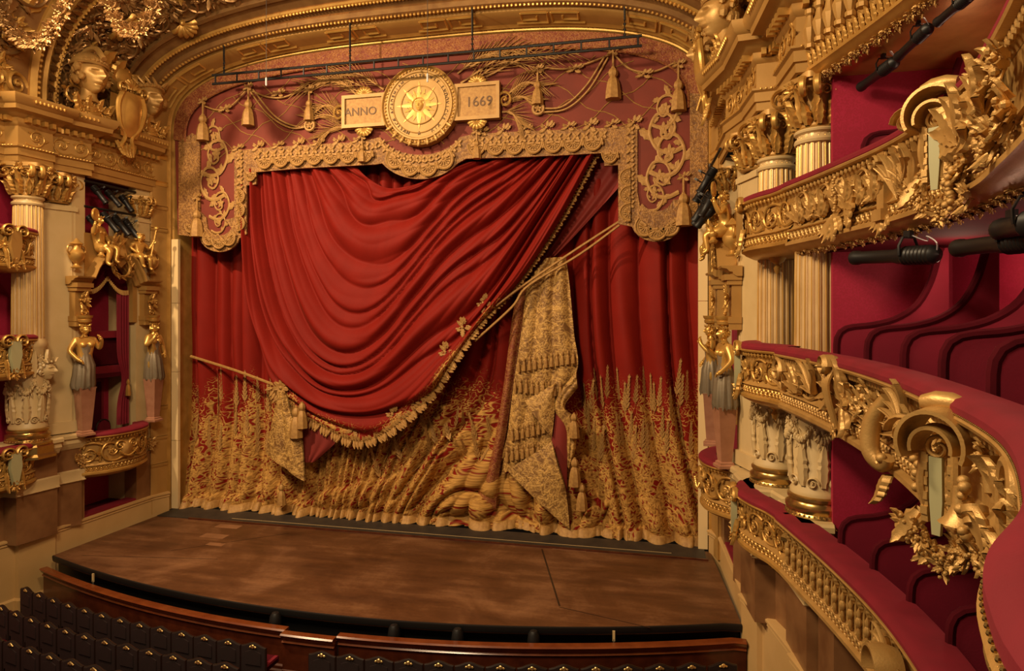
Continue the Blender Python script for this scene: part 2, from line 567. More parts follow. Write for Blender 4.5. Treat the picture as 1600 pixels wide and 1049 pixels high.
def shell_mb(r=0.5, ribs=7):
    """scallop shell fan, hinge at the origin, opening upwards"""
    mb = MB()
    n = ribs * 4
    def fn(u, v):
        a = PI * (0.04 + 0.92 * u)
        bump = abs(math.sin(u * ribs * PI))
        rr = r * v * (0.9 + 0.1 * bump)
        return (rr * math.cos(a), rr * math.sin(a), 0.02 + r * 0.28 * math.sin(PI * min(1, v * .85)) + 0.09 * r * bump * v)
    mb.grid(fn, n, 5)
    mb.sphere((0, 0.02, 0.06 * r), r * 0.2, 8, 5)
    return mb
def swag_mb(seed=3, w=1.0, drop=0.35, n=13):
    """hanging festoon of leaves and fruit between two points w apart"""
    rn = random.Random(seed)
    mb = MB()
    lf = leaf_mb(1, 0.5, 0.4, 3, 5, 0.16)
    for i in range(n):
        t = i / (n - 1)
        x = (t - 0.5) * w
        y = -drop * (1 - (2 * t - 1) ** 2)
        sz = 0.11 + 0.08 * math.sin(PI * t)
        mb.sphere((x, y, sz * 0.6), sz * 0.55, 7, 4)
        for k in range(3):
            mb.merge(lf, T(x, y, 0.03) @ RZ(rn.uniform(0, 2 * PI)) @ S(sz * rn.uniform(1.1, 1.7)))
    return mb
def tassel_mb(h=1.0):
    mb = MB()
    mb.lathe([(0.02, 0.0), (0.05, -0.02), (0.05, -0.05), (0.1, -0.1), (0.13, -0.2), (0.12, -0.28), (0.08, -0.33), (0.1, -0.36), (0.13, -0.4), (0.17, -0.55), (0.2, -0.8), (0.21, -1.0), (0.0, -0.98)], 14,
             fn=lambda th: 1 + 0.06 * math.cos(7 * th))
    return mb
def scallop_mb():
    """braid scallop: half disc with rim, petals and drop, 1 wide, hanging below the origin"""
    mb = MB()
    n = 14
    pts = [(0.5 * math.cos(PI + PI * i / n), 0.62 * math.sin(PI + PI * i / n), 0.0) for i in range(n + 1)]
    mb.prism([(p[0], p[1]) for p in pts], 0.05)
    mb.tube([(p[0] * .95, p[1] * .95, 0.07) for p in pts], 0.05, 5)
    mb.tube([(p[0] * .74, p[1] * .74, 0.06) for p in pts], 0.025, 4)
    lf = leaf_mb(1, 0.34, 0.1, 1, 4, 0.16)
    for k in range(7):
        a = PI + PI * (k + 0.5) / 7
        mb.merge(lf, T(0, -0.08, 0.05) @ RZ(a - PI / 2) @ S(0.3, 0.34, 0.3))
    mb.sphere((0, -0.06, 0.08), 0.085, 7, 4)
    mb.lathe([(0.0, -0.22), (0.05, -0.16), (0.06, -0.08), (0.02, 0), (0.05, 0.05), (0.0, 0.1)], 6, T(0.5, -0.16, 0.07) @ RX(-PI / 2))
    return mb
def head_mb(helmet=False, laurel=True, seed=0, face=1.0):
    """carved head and neck, 1 unit from chin to crown, face towards +Z, up +Y, centre at origin"""
    rn = random.Random(seed)
    mb = MB()
    nu, nv = 44, 44
    def fn(u, v):
        th = 2 * PI * u
        ph = PI * v
        x, y, z = math.sin(ph) * math.sin(th), math.cos(ph), math.sin(ph) * math.cos(th)
        X, Y, Z = 0.37 * x, 0.5 * y, 0.43 * z
        front = max(0, z)
        if y < 0:
            X *= 1 - 0.34 * (-y) ** 1.3
            Z = Z * (1 - 0.12 * (-y)) + 0.05 * front * (-y)
        def g(a, b, sx, sy): return math.exp(-((X - a) / sx) ** 2 - ((Y - b) / sy) ** 2)
        if z > 0:
            Z += 0.12 * g(0, -0.09, 0.06, 0.075) + 0.085 * g(0, 0.02, 0.05, 0.11)
            Z -= 0.095 * (g(0.145, 0.045, 0.075, 0.05) + g(-0.145, 0.045, 0.075, 0.05))
            Z += 0.05 * (g(0.145, 0.04, 0.045, 0.025) + g(-0.145, 0.04, 0.045, 0.025))
            Z += 0.05 * (g(0.14, 0.125, 0.11, 0.03) + g(-0.14, 0.125, 0.11, 0.03))
            Z += 0.06 * g(0, -0.225, 0.10, 0.03) + 0.055 * g(0, -0.31, 0.085, 0.03) - 0.05 * g(0, -0.266, 0.11, 0.02)
            Z += 0.07 * g(0, -0.41, 0.10, 0.06)
        return (X, Y, Z)
    mb.grid(fn, nu, nv)
    for sx in (-1, 1):
        mb.sphere((0.37 * sx, -0.02, -0.02), 0.09, 7, 5, s=(0.4, 1, 0.7))
    mb.tube([(0, -0.3, -0.08), (0, -0.55, -0.1), (0, -0.72, -0.1)], [0.2, 0.2, 0.3], 12)
    for k in range(26):   # hair locks
        a = rn.uniform(1.2, 2 * PI - 1.2)
        yy = rn.uniform(-0.25, 0.42)
        rr = math.sqrt(max(0.02, 1 - (yy / 0.55) ** 2))
        p = Vector((0.41 * rr * math.sin(a), yy, 0.45 * rr * math.cos(a)))
        mb.sphere(p, rn.uniform(0.07, 0.12), 6, 4, s=(1, 1.3, 1))
    for k in range(11):
        a = -1.3 + 2.6 * k / 10
        mb.sphere((0.36 * math.sin(a), 0.30 + 0.06 * math.cos(a), 0.36 * math.cos(a)), 0.075, 6, 4)
    if helmet:
        mb.lathe([(0.45, 0.0), (0.44, 0.1), (0.38, 0.22), (0.26, 0.32), (0.1, 0.37), (0.0, 0.38)], 16, T(0, 0.26, -0.06) @ RX(-PI / 2))
        mb.tube(catmull([(0, 0.4, 0.5), (0, 0.72, 0.2), (0, 0.68, -0.25), (0, 0.25, -0.6)], 10), 0.08, 6)
        mb.torus(0.45, 0.035, 18, 5, T(0, 0.27, -0.06) @ RX(-PI / 2))
    elif laurel:
        lf = leaf_mb(1, 0.4, 0.3, 1, 4, 0.15)
        for k in range(12):
            a = -2.2 + 4.4 * k / 11
            mb.merge(lf, T(0.42 * math.sin(a), 0.34, 0.44 * math.cos(a)) @ RY(a) @ RZ(-0.7 if a > 0 else 0.7) @ S(0.28))
    return mb

G_LEAF = shared('leaf', leaf_mb(), M_GOLD)
G_LEAFW = shared('broad_leaf', leaf_mb(1, 0.62, 0.5, 4, 14, 0.14), M_GOLD)
G_VOL = shared('volute', volute_mb(), M_GOLD)
G_ROS = shared('rosette', rosette_mb(), M_GOLD)
G_RIN = [shared('scrollwork', rinceau_mb(i), M_GOLD) for i in range(3)]
G_BOU = [shared('flower_cluster', bouquet_mb(i + 5), M_GOLD) for i in range(3)]
G_SHELL = shared('shell', shell_mb(), M_GOLD)
G_SWAG = shared('festoon', swag_mb(), M_GOLD)
C_LEAF = shared('carved_leaf', leaf_mb(1, 0.45, 0.45, 4, 16, 0.14), M_CARVED)
C_LEAFW = shared('carved_broad_leaf', leaf_mb(1, 0.6, 0.55, 5, 16, 0.16), M_CARVED)
C_BLADE = shared('carved_blade', leaf_mb(1, 0.22, 0.5, 1, 12, 0.12), M_CARVED)
C_RIN = [shared('carved_scrollwork', rinceau_mb(i + 9), M_CARVED) for i in range(2)]
C_BOU = [shared('carved_flower_cluster', bouquet_mb(i + 25, 14, 20), M_CARVED) for i in range(3)]
C_VOL = shared('carved_volute', volute_mb(), M_CARVED)
C_ROS = shared('carved_rosette', rosette_mb(), M_CARVED)
D_RIN = [shared('dark_scrollwork', rinceau_mb(i + 19), M_DARKGOLD) for i in range(2)]
D_BOU = [shared('dark_flower_cluster', bouquet_mb(i + 35), M_DARKGOLD) for i in range(2)]
D_LEAF = shared('dark_leaf', leaf_mb(), M_DARKGOLD)
S_LEAF = shared('stone_leaf', leaf_mb(1, .5, .12, 5, 12, .1), M_CREAM)
S_ROS = shared('stone_rosette', rosette_mb(), M_CREAM)
S_SWAG = shared('stone_festoon', swag_mb(8, 1, .3, 9), M_CREAM)
S_VOL = shared('stone_volute', volute_mb(), M_CREAM)

# ---------------------------------------------------------------- carved figures: one skinned body from a jointed skeleton
def skin_body(name, joints, edges, root=0, sub=2):
    """joints: name -> (pos, radius); edges by name. Returns a finished mesh"""
    names = list(joints)
    idx = {n: i for i, n in enumerate(names)}
    me = bpy.data.meshes.new(name)
    me.from_pydata([joints[n][0] for n in names], [(idx[a], idx[b]) for a, b in edges], [])
    o = bpy.data.objects.new(name, me)
    COL.objects.link(o)
    md = o.modifiers.new('skin', 'SKIN')
    md.use_smooth_shade = True
    sv = me.skin_vertices[0].data
    for n in names:
        r = joints[n][1]
        sv[idx[n]].radius = (r, r) if not isinstance(r, tuple) else r
        sv[idx[n]].use_root = (idx[n] == root)
    ms = o.modifiers.new('sub', 'SUBSURF')
    ms.levels = sub
    ms.render_levels = sub
    dg = bpy.context.evaluated_depsgraph_get()
    dg.update()
    res = bpy.data.meshes.new_from_object(o.evaluated_get(dg))
    bpy.data.objects.remove(o)
    res.polygons.foreach_set('use_smooth', [True] * len(res.polygons))
    return res
def figure_mesh(name, pose, bulk=1.0):
    """pose: dict of joint positions in units of body height 1 (y up, z forward, x to the figure's left)"""
    d = pose
    rad = dict(pelvis=(0.085, 0.07), waist=(0.062, 0.052), chest=(0.085, 0.065), neckb=0.04, neck=0.03,
               shl=0.042, ell=0.028, wrl=0.02, hal=0.022, shr=0.042, elr=0.028, wrr=0.02, har=0.022,
               hil=0.065, knl=0.042, anl=0.024, tol=0.02, hir=0.065, knr=0.042, anr=0.024, tor=0.02)
    rad = {k: (tuple(c * bulk for c in r) if isinstance(r, tuple) else r * bulk) for k, r in rad.items()}
    j = {k: (v, rad[k]) for k, v in d.items() if k in rad}
    e = [('pelvis', 'waist'), ('waist', 'chest'), ('chest', 'neckb'), ('neckb', 'neck'), ('chest', 'shl'), ('shl', 'ell'), ('ell', 'wrl'), ('wrl', 'hal'),
         ('chest', 'shr'), ('shr', 'elr'), ('elr', 'wrr'), ('wrr', 'har'),
         ('pelvis', 'hil'), ('hil', 'knl'), ('knl', 'anl'), ('anl', 'tol'), ('pelvis', 'hir'), ('hir', 'knr'), ('knr', 'anr'), ('anr', 'tor')]
    e = [(a, b) for a, b in e if a in j and b in j]
    return skin_body(name, j, e)
def add_fingers(mb, wrist, hand, s):
    w, h = Vector(wrist), Vector(hand)
    d = (h - w).normalized()
    side = d.orthogonal().normalized()
    dn = d.cross(side)
    for k, (off, L) in enumerate(((-.9, .8), (-.3, 1), (.3, 1.05), (.9, .9))):
        b = h + side * (off * 0.011 * s)
        mb.tube([b, b + d * (0.02 * s * L), b + d * (0.034 * s * L) + dn * (0.012 * s)], [0.007 * s, 0.006 * s, 0.004 * s], 5)
    b = w.lerp(h, 0.5) + side * 0.015 * s
    mb.tube([b, b + side * 0.014 * s + d * 0.01 * s, b + side * 0.016 * s + d * 0.03 * s], [0.008 * s, 0.007 * s, 0.004 * s], 5)
# ---------------------------------------------------------------- stage, pit, curtain
def edge_y(x, mid, side, w=8.35):
    t = min(1.0, abs(x) / w)
    return mid + (side - mid) * t ** 2
# stage floor with curved front
N = 48
front = [(-8.32 + 16.92 * i / N, edge_y(-8.32 + 16.92 * i / N, -5.98, -4.55)) for i in range(N + 1)]
mb = MB()
poly = [(x, y) for x, y in front] + [(8.3, -0.55), (-8.15, -0.55)]
mb.prism(poly, -0.16, T(0, 0, 0))
stage = structure('stage_floor', mb, M_STAGE, label='worn brown wooden stage floor with curved front edge', cat='stage')
mb = MB()
mb.sweep([(x, y, 0) for x, y in front], [(0, -1, 0)] * (N + 1), [(0.0, 0.004), (0.03, -0.005), (0.035, -0.03), (0.02, -0.13), (-0.15, -0.15), (-0.15, -0.95)])
obj('edge_nosing', mb, M_BLACK, stage)
# hatch seams let into the boards
def seam(a, b, w=0.03):
    a, b = Vector((a[0], a[1], 0.003)), Vector((b[0], b[1], 0.003))
    s = (b - a).normalized().cross(Vector((0, 0, 1))) * w / 2
    m = MB()
    m.add([a - s, b - s, b + s, a + s] + [v - Vector((0, 0, .01)) for v in (a - s, b - s, b + s, a + s)], [(0, 1, 2, 3), (4, 5, 1, 0), (5, 6, 2, 1), (6, 7, 3, 2), (7, 4, 0, 3)])
    return m
for a, b, w in (((3.95, -1.35), (4.9, -4.55), 0.04), ((4.9, -4.6), (6.8, -5.1), 0.02), ((-5.6, -3.6), (-3.3, -1.7), 0.02), ((-7.6, -4.4), (-4.0, -3.85), 0.015)):
    obj('hatch_seam', seam(a, b, w), M_SEATWOOD, stage)
# black cloth strip with a chalk line in front of the curtain, and the timber batten
mb = MB(); mb.box((0, -0.72, 0.012), (16.3, 0.95, 0.024))
strip = structure('trim_1', mb, M_STAGEBLACK, label='black threshold strip running along the foot of the curtain', cat='threshold')
mb = MB(); mb.box((0.8, -0.95, 0.026), (13.0, 0.018, 0.004)); obj('chalk_line', mb, M_CREAM, strip)
mb = MB(); mb.box((0.6, -1.215, 0.02), (15.2, 0.05, 0.04)); obj('batten', mb, M_MAHOG, strip)
# the light patched panels
M_PATCH = varied('patched_board', (0.26, 0.12, 0.055), (0.19, 0.085, 0.036), 0.5, 0.0, 2.0)
for px, py, w, d in ((357, 823, .75, .3), (335, 838, .75, .32), (337, 851, .5, .2), (890, 858, .9, .2)):
    t = 1010 * 6.27 / (py - 490)
    r = (px - 800) / 1010 * t
    x = CAM.x + r * math.cos(YAW) - t * math.sin(YAW); y = CAM.y + r * math.sin(YAW) + t * math.cos(YAW)
    mb = MB(); mb.box((x, y, 0.0), (w, d, 0.008)); obj('patch_board', mb, M_PATCH, stage)

# orchestra pit rail (curved mahogany parapet with a set-back aisle step)
def pit_y(x):
    b = edge_y(x, -6.32, -4.78, 8.4)
    return b
def pit_path(x0, x1, n, dy=0.0):
    pts, outs = [], []
    for i in range(n + 1):
        x = x0 + (x1 - x0) * i / n
        y = pit_y(x) + dy
        g_ = (pit_y(x + .01) - pit_y(x - .01)) / .02
        nrm = Vector((g_, -1, 0)).normalized()
        pts.append(Vector((x, y, 0))); outs.append(nrm)
    return pts, outs
pit = thing('orchestra_pit_rail', 'curved polished mahogany orchestra rail below the stage edge', 'railing', (0, -6.5, -1.35))
XA, XB = -0.48, 0.67
RAILP = [(-0.03, -0.2), (0.10, -0.2), (0.13, -0.225), (0.10, -0.26), (0.085, -0.30), (0.05, -0.33), (0.04, -0.36), (0.07, -0.39), (0.03, -0.42), (-0.05, -0.42)]
BODYP = [(0.0, -0.3), (0.03, -0.42), (0.03, -0.95), (0.06, -0.98), (0.06, -1.04), (0.09, -1.07), (0.09, -1.14), (0.12, -1.17), (0.12, -1.4), (-0.1, -1.4), (-0.1, -0.3)]
M_MAHOGRAIL = varied('glossy_mahogany_handrail', (0.20, 0.05, 0.012), (0.13, 0.028, 0.007), 0.2, 0.0, 3.0)
for x0, x1, dy, n in ((-8.3, XA, 0, 30), (XA, XB, -0.16, 6), (XB, 8.66, 0, 30)):
    pts, outs = pit_path(x0, x1, n, dy)
    mb = MB(); mb.sweep(pts, outs, RAILP + [(-0.05, -0.2)], closed_prof=True); obj('handrail', mb, M_MAHOGRAIL, pit)
    mb = MB(); mb.sweep(pts, outs, BODYP, closed_prof=True); obj('parapet_panel', mb, M_MAHOG, pit)
# pit floor and stalls floor
mb = MB(); mb.box((0, -5.9, -1.9), (16.5, 3.2, 0.2)); structure('floor_pit', mb, M_BLACK, label='dark orchestra pit floor', cat='floor')
mb = MB(); mb.add([(-12, -4.2, -1.3), (12, -4.2, -1.3), (12, -20, -0.6), (-12, -20, -0.6), (-12, -4.2, -1.6), (12, -4.2, -1.6), (12, -20, -1.6), (-12, -20, -1.6)],
                  [(0, 3, 2, 1), (4, 5, 6, 7), (0, 1, 5, 4), (2, 3, 7, 6), (1, 2, 6, 5), (0, 4, 7, 3)])
structure('floor', mb, varied('stalls_carpet', (0.03, 0.006, 0.005), (0.02, 0.004, 0.004), 0.9, 0, 8), label='dark red carpeted stalls floor', cat='floor')
# music stand lamps and hooded prompts peeping over the rail
def pit_item(x, kind, label):
    y = pit_y(x) + 0.2
    t = thing('music_stand' if kind else 'prompt_hood', label, 'stand' if kind else 'hood', (x, y, -1.8))
    if kind:
        mb = MB(); mb.tube([(x, y, -1.8), (x, y, -0.2)], 0.018, 6); obj('pole', mb, M_GREYMETAL, t)
        mb = MB(); mb.box((x, y, -0.14), (0.05, 0.03, 0.2)); obj('lamp', mb, M_CREAM, t)
        mb = MB(); mb.lathe([(0.0, -1.8), (0.18, -1.8), (0.16, -1.77), (0.02, -1.75)], 12, T(x, y, 0)); obj('base', mb, M_BLACK, t)
    else:
        mb = MB(); mb.lathe([(0.13, -0.55), (0.13, -0.2), (0.11, -0.06), (0.07, 0.0), (0.0, 0.02)], 12, T(x, y, -0.03)); obj('hood', mb, M_BLACK, t)
        mb = MB(); mb.tube([(x, y, -1.8), (x, y, -0.5)], 0.03, 6); obj('stem', mb, M_BLACK, t)
pit_item(-6.4, 1, 'pale lamp on a thin stand in the left end of the pit')
pit_item(6.1, 1, 'pale lamp on a thin stand in the right end of the pit')
pit_item(1.75, 0, 'black prompt hood in the pit nearest the rail notch')
pit_item(3.05, 0, 'black prompt hood in the middle of the pit')
pit_item(4.55, 0, 'black prompt hood in the pit furthest right')
pit_item(-0.9, 0, 'black prompt hood in the pit left of the rail notch')

# ---------------------------------------------------------------- curtain
cur = thing('stage_curtain', 'red velvet stage curtain swagged to one side with gold embroidered hem', 'curtain', (0, 0.3, 0))
def set_attr(me, name, typ, vals):
    a = me.attributes.new(name, typ, 'POINT')
    if typ == 'FLOAT': a.data.foreach_set('value', vals)
    else: a.data.foreach_set('vector', [c for v in vals for c in v])
rn = random.Random(5)
cuts = [-9.0]
while cuts[-1] < 12:
    c = cuts[-1]
    cuts.append(c + (rn.uniform(0.30, 0.62) if c < 2.5 else rn.uniform(0.42, 0.85)))
def fold(w):
    import bisect
    i = max(0, min(len(cuts) - 2, bisect.bisect_right(cuts, w) - 1))
    t = (w - cuts[i]) / (cuts[i + 1] - cuts[i])
    width = cuts[i + 1] - cuts[i]
    sk = 0.5 + 0.28 * math.sin(i * 2.3)
    t2 = t / sk * 0.5 if t < sk else 0.5 + (t - sk) / (1 - sk) * 0.5
    return (math.sin(PI * max(0, min(1, t2))) ** 0.75) * min(0.44, width * 0.72) * (0.7 + 0.45 * math.sin(i * 5.1 + 1) ** 2)
def lean(x):
    a = 3.1 * sstep(-4.6, -0.6, x) * (1 - sstep(0.4, 3.6, x))
    return a - 0.95 * sstep(2.6, 6.0, x)
def back_w(x, z):
    h = max(0, (7.5 - z) / 7.5)
    return x + lean(x) * h ** 1.7 + 0.10 * math.sin(z * 0.8 + x * 0.6) * h
# folds and bunches of the hem lying on the stage, as swellings of the one cloth
ROLLS = [
    ([(470, 800), (500, 783), (545, 766)], (6, 12, 5)), ([(500, 800), (548, 772), (590, 752)], (6, 14, 4)), ([(530, 795), (585, 770), (640, 742)], (8, 16, 5)),
    ([(560, 806), (600, 790), (640, 800)], (6, 14, 6)), ([(600, 812), (640, 775), (680, 700), (690, 640)], (10, 16, 12, 5)),
    ([(640, 818), (672, 790), (710, 760), (745, 690)], (8, 22, 12, 4)), ([(700, 820), (725, 780), (760, 720), (790, 640)], (8, 16, 12, 4)),
    ([(740, 820), (752, 790), (770, 750)], (10, 20, 10)), ([(590, 800), (628, 740), (655, 680)], (8, 12, 5)),
    ([(820, 818), (812, 780), (800, 745)], (8, 14, 8)), ([(860, 822), (850, 790), (838, 760)], (10, 18, 6)),
    ([(905, 832), (925, 812), (945, 790)], (6, 14, 5)), ([(1040, 842), (1020, 815), (1000, 785)], (8, 16, 5)), ([(1070, 846), (1062, 825), (1050, 800)], (6, 14, 5)),
    ([(430, 795), (425, 770), (412, 745)], (7, 14, 5)), ([(385, 790), (390, 770), (388, 745)], (6, 11, 4)),
]
rb = random.Random(31)
for i in range(40):
    f = i / 39
    px = 303 + 775 * f + rb.uniform(-8, 8)
    by = 790 + 60 * f
    w_ = rb.uniform(8, 18)
    ROLLS.append(([(px - w_, by + 1), (px, by - rb.uniform(6, 18)), (px + w_ * 1.1, by + 2)], (4, rb.uniform(7, 11), 3)))
SEGS = []
for pts, rr in ROLLS:
    k_ = 12
    c = catmull([P(a, b, 0.0) for a, b in pts], k_); rr = catmull([(r, 0, 0) for r in rr], k_)
    for a in range(k_):
        SEGS.append((c[a].x, c[a].z, c[a + 1].x, c[a + 1].z, rr[a].x * .0195, rr[a + 1].x * .0195))
def swell(x, z):
    best = 0.0
    for (x0, z0, x1, z1, r0, r1) in SEGS:
        if abs(x - x0) > .9 or abs(z - z0) > .9: continue
        dx, dz = x1 - x0, z1 - z0
        t = max(0.0, min(1.0, ((x - x0) * dx + (z - z0) * dz) / (dx * dx + dz * dz + 1e-9)))
        r = r0 + (r1 - r0) * t
        d2 = (x - x0 - dx * t) ** 2 + (z - z0 - dz * t) ** 2
        if d2 < r * r: best = max(best, math.sqrt(r * r - d2) * 1.1 + .04)
    return best
ZT = 13.2
mb = MB()
nx, nz = 520, 190
emb, cloth = [], []
V = []
for j in range(nz + 1):
    z = ZT * (j / nz) ** 1.9
    for i in range(nx + 1):
        x = -8.2 + 16.4 * i / nx
        w = back_w(x, z)
        A = fold(w)
        low = sstep(3.2, 0.0, z)
        y = 0.66 - A * (1 + 0.2 * low) - 0.25 * low
        y += 0.05 * math.sin(w * 9 + z * 1.3) * 0.4
        sw = swell(x, z) if z < 4.2 else 0.0
        y -= sw
        V.append((x, y, z))
        stalk = 0.75 * math.sin(w * 4.1 + 0.7) ** 4 + 0.45 * math.sin(w * 7.3) ** 2
        side = 0.35 if x > 3 else 0.0
        e = sstep(4.2 + side, 2.0, z - stalk * 0.8 + 0.4)
        if -3.6 < x < 2.0: e = max(e, sstep(4.8, 3.0, z) * 0.6)
        if sw > 0.02: e = max(e, .82)
        emb.append(0.05 + 0.93 * e if e > 0 else 0.0)
        cloth.append((w, z, 0.0))
F = [(j * (nx + 1) + i, j * (nx + 1) + i + 1, (j + 1) * (nx + 1) + i + 1, (j + 1) * (nx + 1) + i) for j in range(nz) for i in range(nx)]
mb.add(V, F)
me = mb.mesh('back_drape', 180)
me.materials.append(M_CURTAIN)
set_attr(me, 'emb', 'FLOAT', emb); set_attr(me, 'cloth', 'FLOAT_VECTOR', cloth)
obj('back_drape', me, None, cur)

# raised embroidery plumes climbing the lower folds
def cloth_y(x, z):
    w = back_w(x, z); low = sstep(3.2, 0.0, z)
    return 0.66 - fold(w) * (1 + 0.2 * low) - 0.25 * low - (swell(x, z) if z < 4.2 else 0)
pl_mb = MB()
for k in range(7):
    for sg in (-1, 1):
        pl_mb.merge(leaf_mb(1, .42, .15, 3, 6, .14), T(0, -.42 + .13 * k, 0) @ RZ(sg * (1.0 - .1 * k)) @ S(.30 - .02 * k, .34 - .025 * k, .2))
pl_mb.tube([(0, -.5, .02), (0, .42, .02)], [.03, .012], 5); pl_mb.merge(rosette_mb(.13, 5), T(0, .44, .02))
G_PLUME = shared('embroidered_plume', pl_mb, M_FRINGE)
rp = random.Random(17)
for (xa, xb, n_, za, zb_) in ((302, 430, 13, 600, 690), (905, 1082, 17, 590, 700), (560, 770, 12, 640, 730)):
    for i in range(n_):
        px = xa + (xb - xa) * (i + rp.uniform(.2, .8)) / n_
        for lv in range(2):
            q = P(px + rp.uniform(-4, 4), za + (zb_ - za) * (lv * .55 + rp.uniform(0, .4)), .3)
            e_ = .03
            nn = Vector(((cloth_y(q.x + e_, q.z) - cloth_y(q.x - e_, q.z)) / (2 * e_), -1, (cloth_y(q.x, q.z + e_) - cloth_y(q.x, q.z - e_)) / (2 * e_))).normalized()
            obj('embroidered_plume', G_PLUME, None, cur, frame((q.x, cloth_y(q.x, q.z) - .01, q.z), nn, (-.12 * lean(q.x), 0, 1)) @ S(.34, rp.uniform(.8, 1.1), .22))

# big swag: key curves traced top to bottom
KEYS = [
    [(560, 262), (585, 284), (612, 296), (650, 290), (690, 262)],
    [(520, 262), (548, 300), (582, 330), (628, 318), (690, 285), (745, 255)],
    [(487, 262), (512, 325), (548, 375), (590, 388), (655, 350), (725, 300), (800, 250)],
    [(455, 264), (478, 350), (510, 425), (548, 455), (610, 438), (700, 370), (770, 310), (838, 248)],
    [(428, 266), (448, 370), (482, 465), (528, 520), (585, 524), (660, 470), (745, 385), (810, 315), (868, 246)],
    [(408, 268), (420, 370), (447, 470), (490, 550), (545, 590), (610, 580), (680, 520), (760, 430), (830, 340), (892, 245)],
    [(396, 270), (402, 370), (420, 470), (455, 555), (510, 618), (580, 636), (640, 612), (705, 545), (775, 460), (850, 345), (912, 244)],
    [(388, 272), (390, 370), (400, 470), (420, 545), (437, 604), (475, 640), (515, 665), (570, 686), (620, 668), (670, 625), (715, 565), (762, 500), (820, 436), (880, 345), (934, 243)],
]
NS, NT = 130, 230
YS = 0.0
rows = [catmull([P(a, b, YS) for a, b in k], NS) for k in KEYS]
rows_t = []
for i in range(NS + 1):
    rows_t.append([r[i] for r in rows])
def swag_pt(s_i, t):
    col = rows_t[s_i]
    f = t * (len(col) - 1)
    k = min(len(col) - 2, int(f))
    u = f - k
    a = col[max(0, k - 1)]; b = col[k]; c = col[k + 1]; d = col[min(len(col) - 1, k + 2)]
    if k == 0: a = b * 2 - c
    if k == len(col) - 2: d = c * 2 - b
    return 0.5 * ((2 * b) + (c - a) * u + (2 * a - 5 * b + 4 * c - d) * u * u + (3 * b - a - 3 * c + d) * u ** 3)
rn = random.Random(21)
tc = [-0.1]
while tc[-1] < 1.1:
    tc.append(tc[-1] + rn.choice((0.045, 0.06, 0.08, 0.11)) * rn.uniform(.85, 1.15))
def sfold(t):
    import bisect
    i = max(0, min(len(tc) - 2, bisect.bisect_right(tc, t) - 1))
    w_ = tc[i + 1] - tc[i]
    u = (t - tc[i]) / w_
    sk = 0.66 + 0.15 * math.sin(i * 1.7)
    u2 = u / sk * 0.5 if u < sk else 0.5 + (u - sk) / (1 - sk) * 0.5
    return math.sin(PI * max(0, min(1, u2))) ** 0.9 * (0.55 + 0.45 * math.sin(i * 3.3) ** 2) * w_ / 0.07
V, emb, cloth = [], [], []
for j in range(NT + 1):
    t = j / NT
    for i in range(NS + 1):
        s = i / NS
        p = swag_pt(i, t)
        wob = 0.05 * math.sin(s * 7 + t * 5) + 0.035 * math.sin(s * 13 + t * 9) * math.sin(PI * s)
        a = sfold(t + wob * 0.8 * (0.3 + math.sin(PI * s)))
        amp = 0.34 * (0.55 + 0.6 * abs(s - 0.45))
        y = 0.02 - amp * a - 0.06 * abs(math.sin(t * 62 + 3 * math.sin(s * 4 + t * 3))) * (0.4 + abs(s - .4)) - 0.42 * math.sin(PI * s) ** 0.8 * (0.25 + 0.75 * t)
        if s > 0.9: y += (s - 0.9) * 1.0
        if t > 0.95: y += 0.10 * (t - 0.95) / 0.05
        V.append((p.x, y, p.z))
        e = sstep(0.90, 0.985, t) * sstep(0.30, 0.36, s) * (0.50 + 0.3 * math.sin(s * 60)) * (1 - sstep(0.72, 0.8, s))
        emb.append(e)
        cloth.append((s * 16, t * 7, 1.0))
F = [(j * (NS + 1) + i, j * (NS + 1) + i + 1, (j + 1) * (NS + 1) + i + 1, (j + 1) * (NS + 1) + i) for j in range(NT) for i in range(NS)]
mb = MB(); mb.add(V, F)
me = mb.mesh('swag', 180)
me.materials.append(M_CURTAIN)
set_attr(me, 'emb', 'FLOAT', emb); set_attr(me, 'cloth', 'FLOAT_VECTOR', cloth)
obj('swag', me, None, cur)
edge = [Vector(V[NT * (NS + 1) + i]) for i in range(NS + 1)]

# gold braid along the free edge of the swag
i0 = min(range(NS + 1), key=lambda i: (edge[i] - P(437, 604, 0)).length)
ed = catmull(edge[i0:], 150)
mb = MB()
pts_o = []
for i, p in enumerate(ed):
    tg = (ed[min(i + 1, 150)] - ed[max(i - 1, 0)]).normalized()
    nr = Vector((tg.z, 0, -tg.x))
    f = i / 150
    wdt = 0.24 - 0.12 * sstep(0.45, 0.75, f)
    pts_o.append((p, nr, tg, wdt))
mb.tube([p for p in ed], [0.05 + 0.02 * math.sin(i * 2.1) for i in range(151)], 6)
braid = obj('gold_braid', mb, M_FRINGE, cur)
mb = MB()
lf = leaf_mb(1, 0.6, 0.3, 3, 5, 0.16)
for i, (p, nr, tg, wdt) in enumerate(pts_o):
    Mx = frame(p + Vector((0, -0.05, 0)), (0, -1, 0), nr)
    mb.merge(lf, Mx @ RZ(0.35 * (1 if i % 4 else -1)) @ S(wdt * 0.95, wdt, 0.25))
    mb.merge(lf, Mx @ RZ(PI + 0.4 * (1 if i % 4 else -1)) @ S(wdt * 0.7, wdt * 0.75, 0.2))
obj('braid_loops', mb, M_FRINGE, braid, kind='stuff')
G_FLAME = shared('embroidered_sprig', bouquet_mb(77, 12, 5), M_FRINGE)
for i in range(14, 96, 9):
    p, nr, tg, wdt = pts_o[i]
    obj('embroidered_sprig', G_FLAME, None, cur, frame(p - nr * 0.34 + Vector((0, -0.02, 0)), (0, -1, 0), -nr) @ S(0.55, 0.75, 0.18))

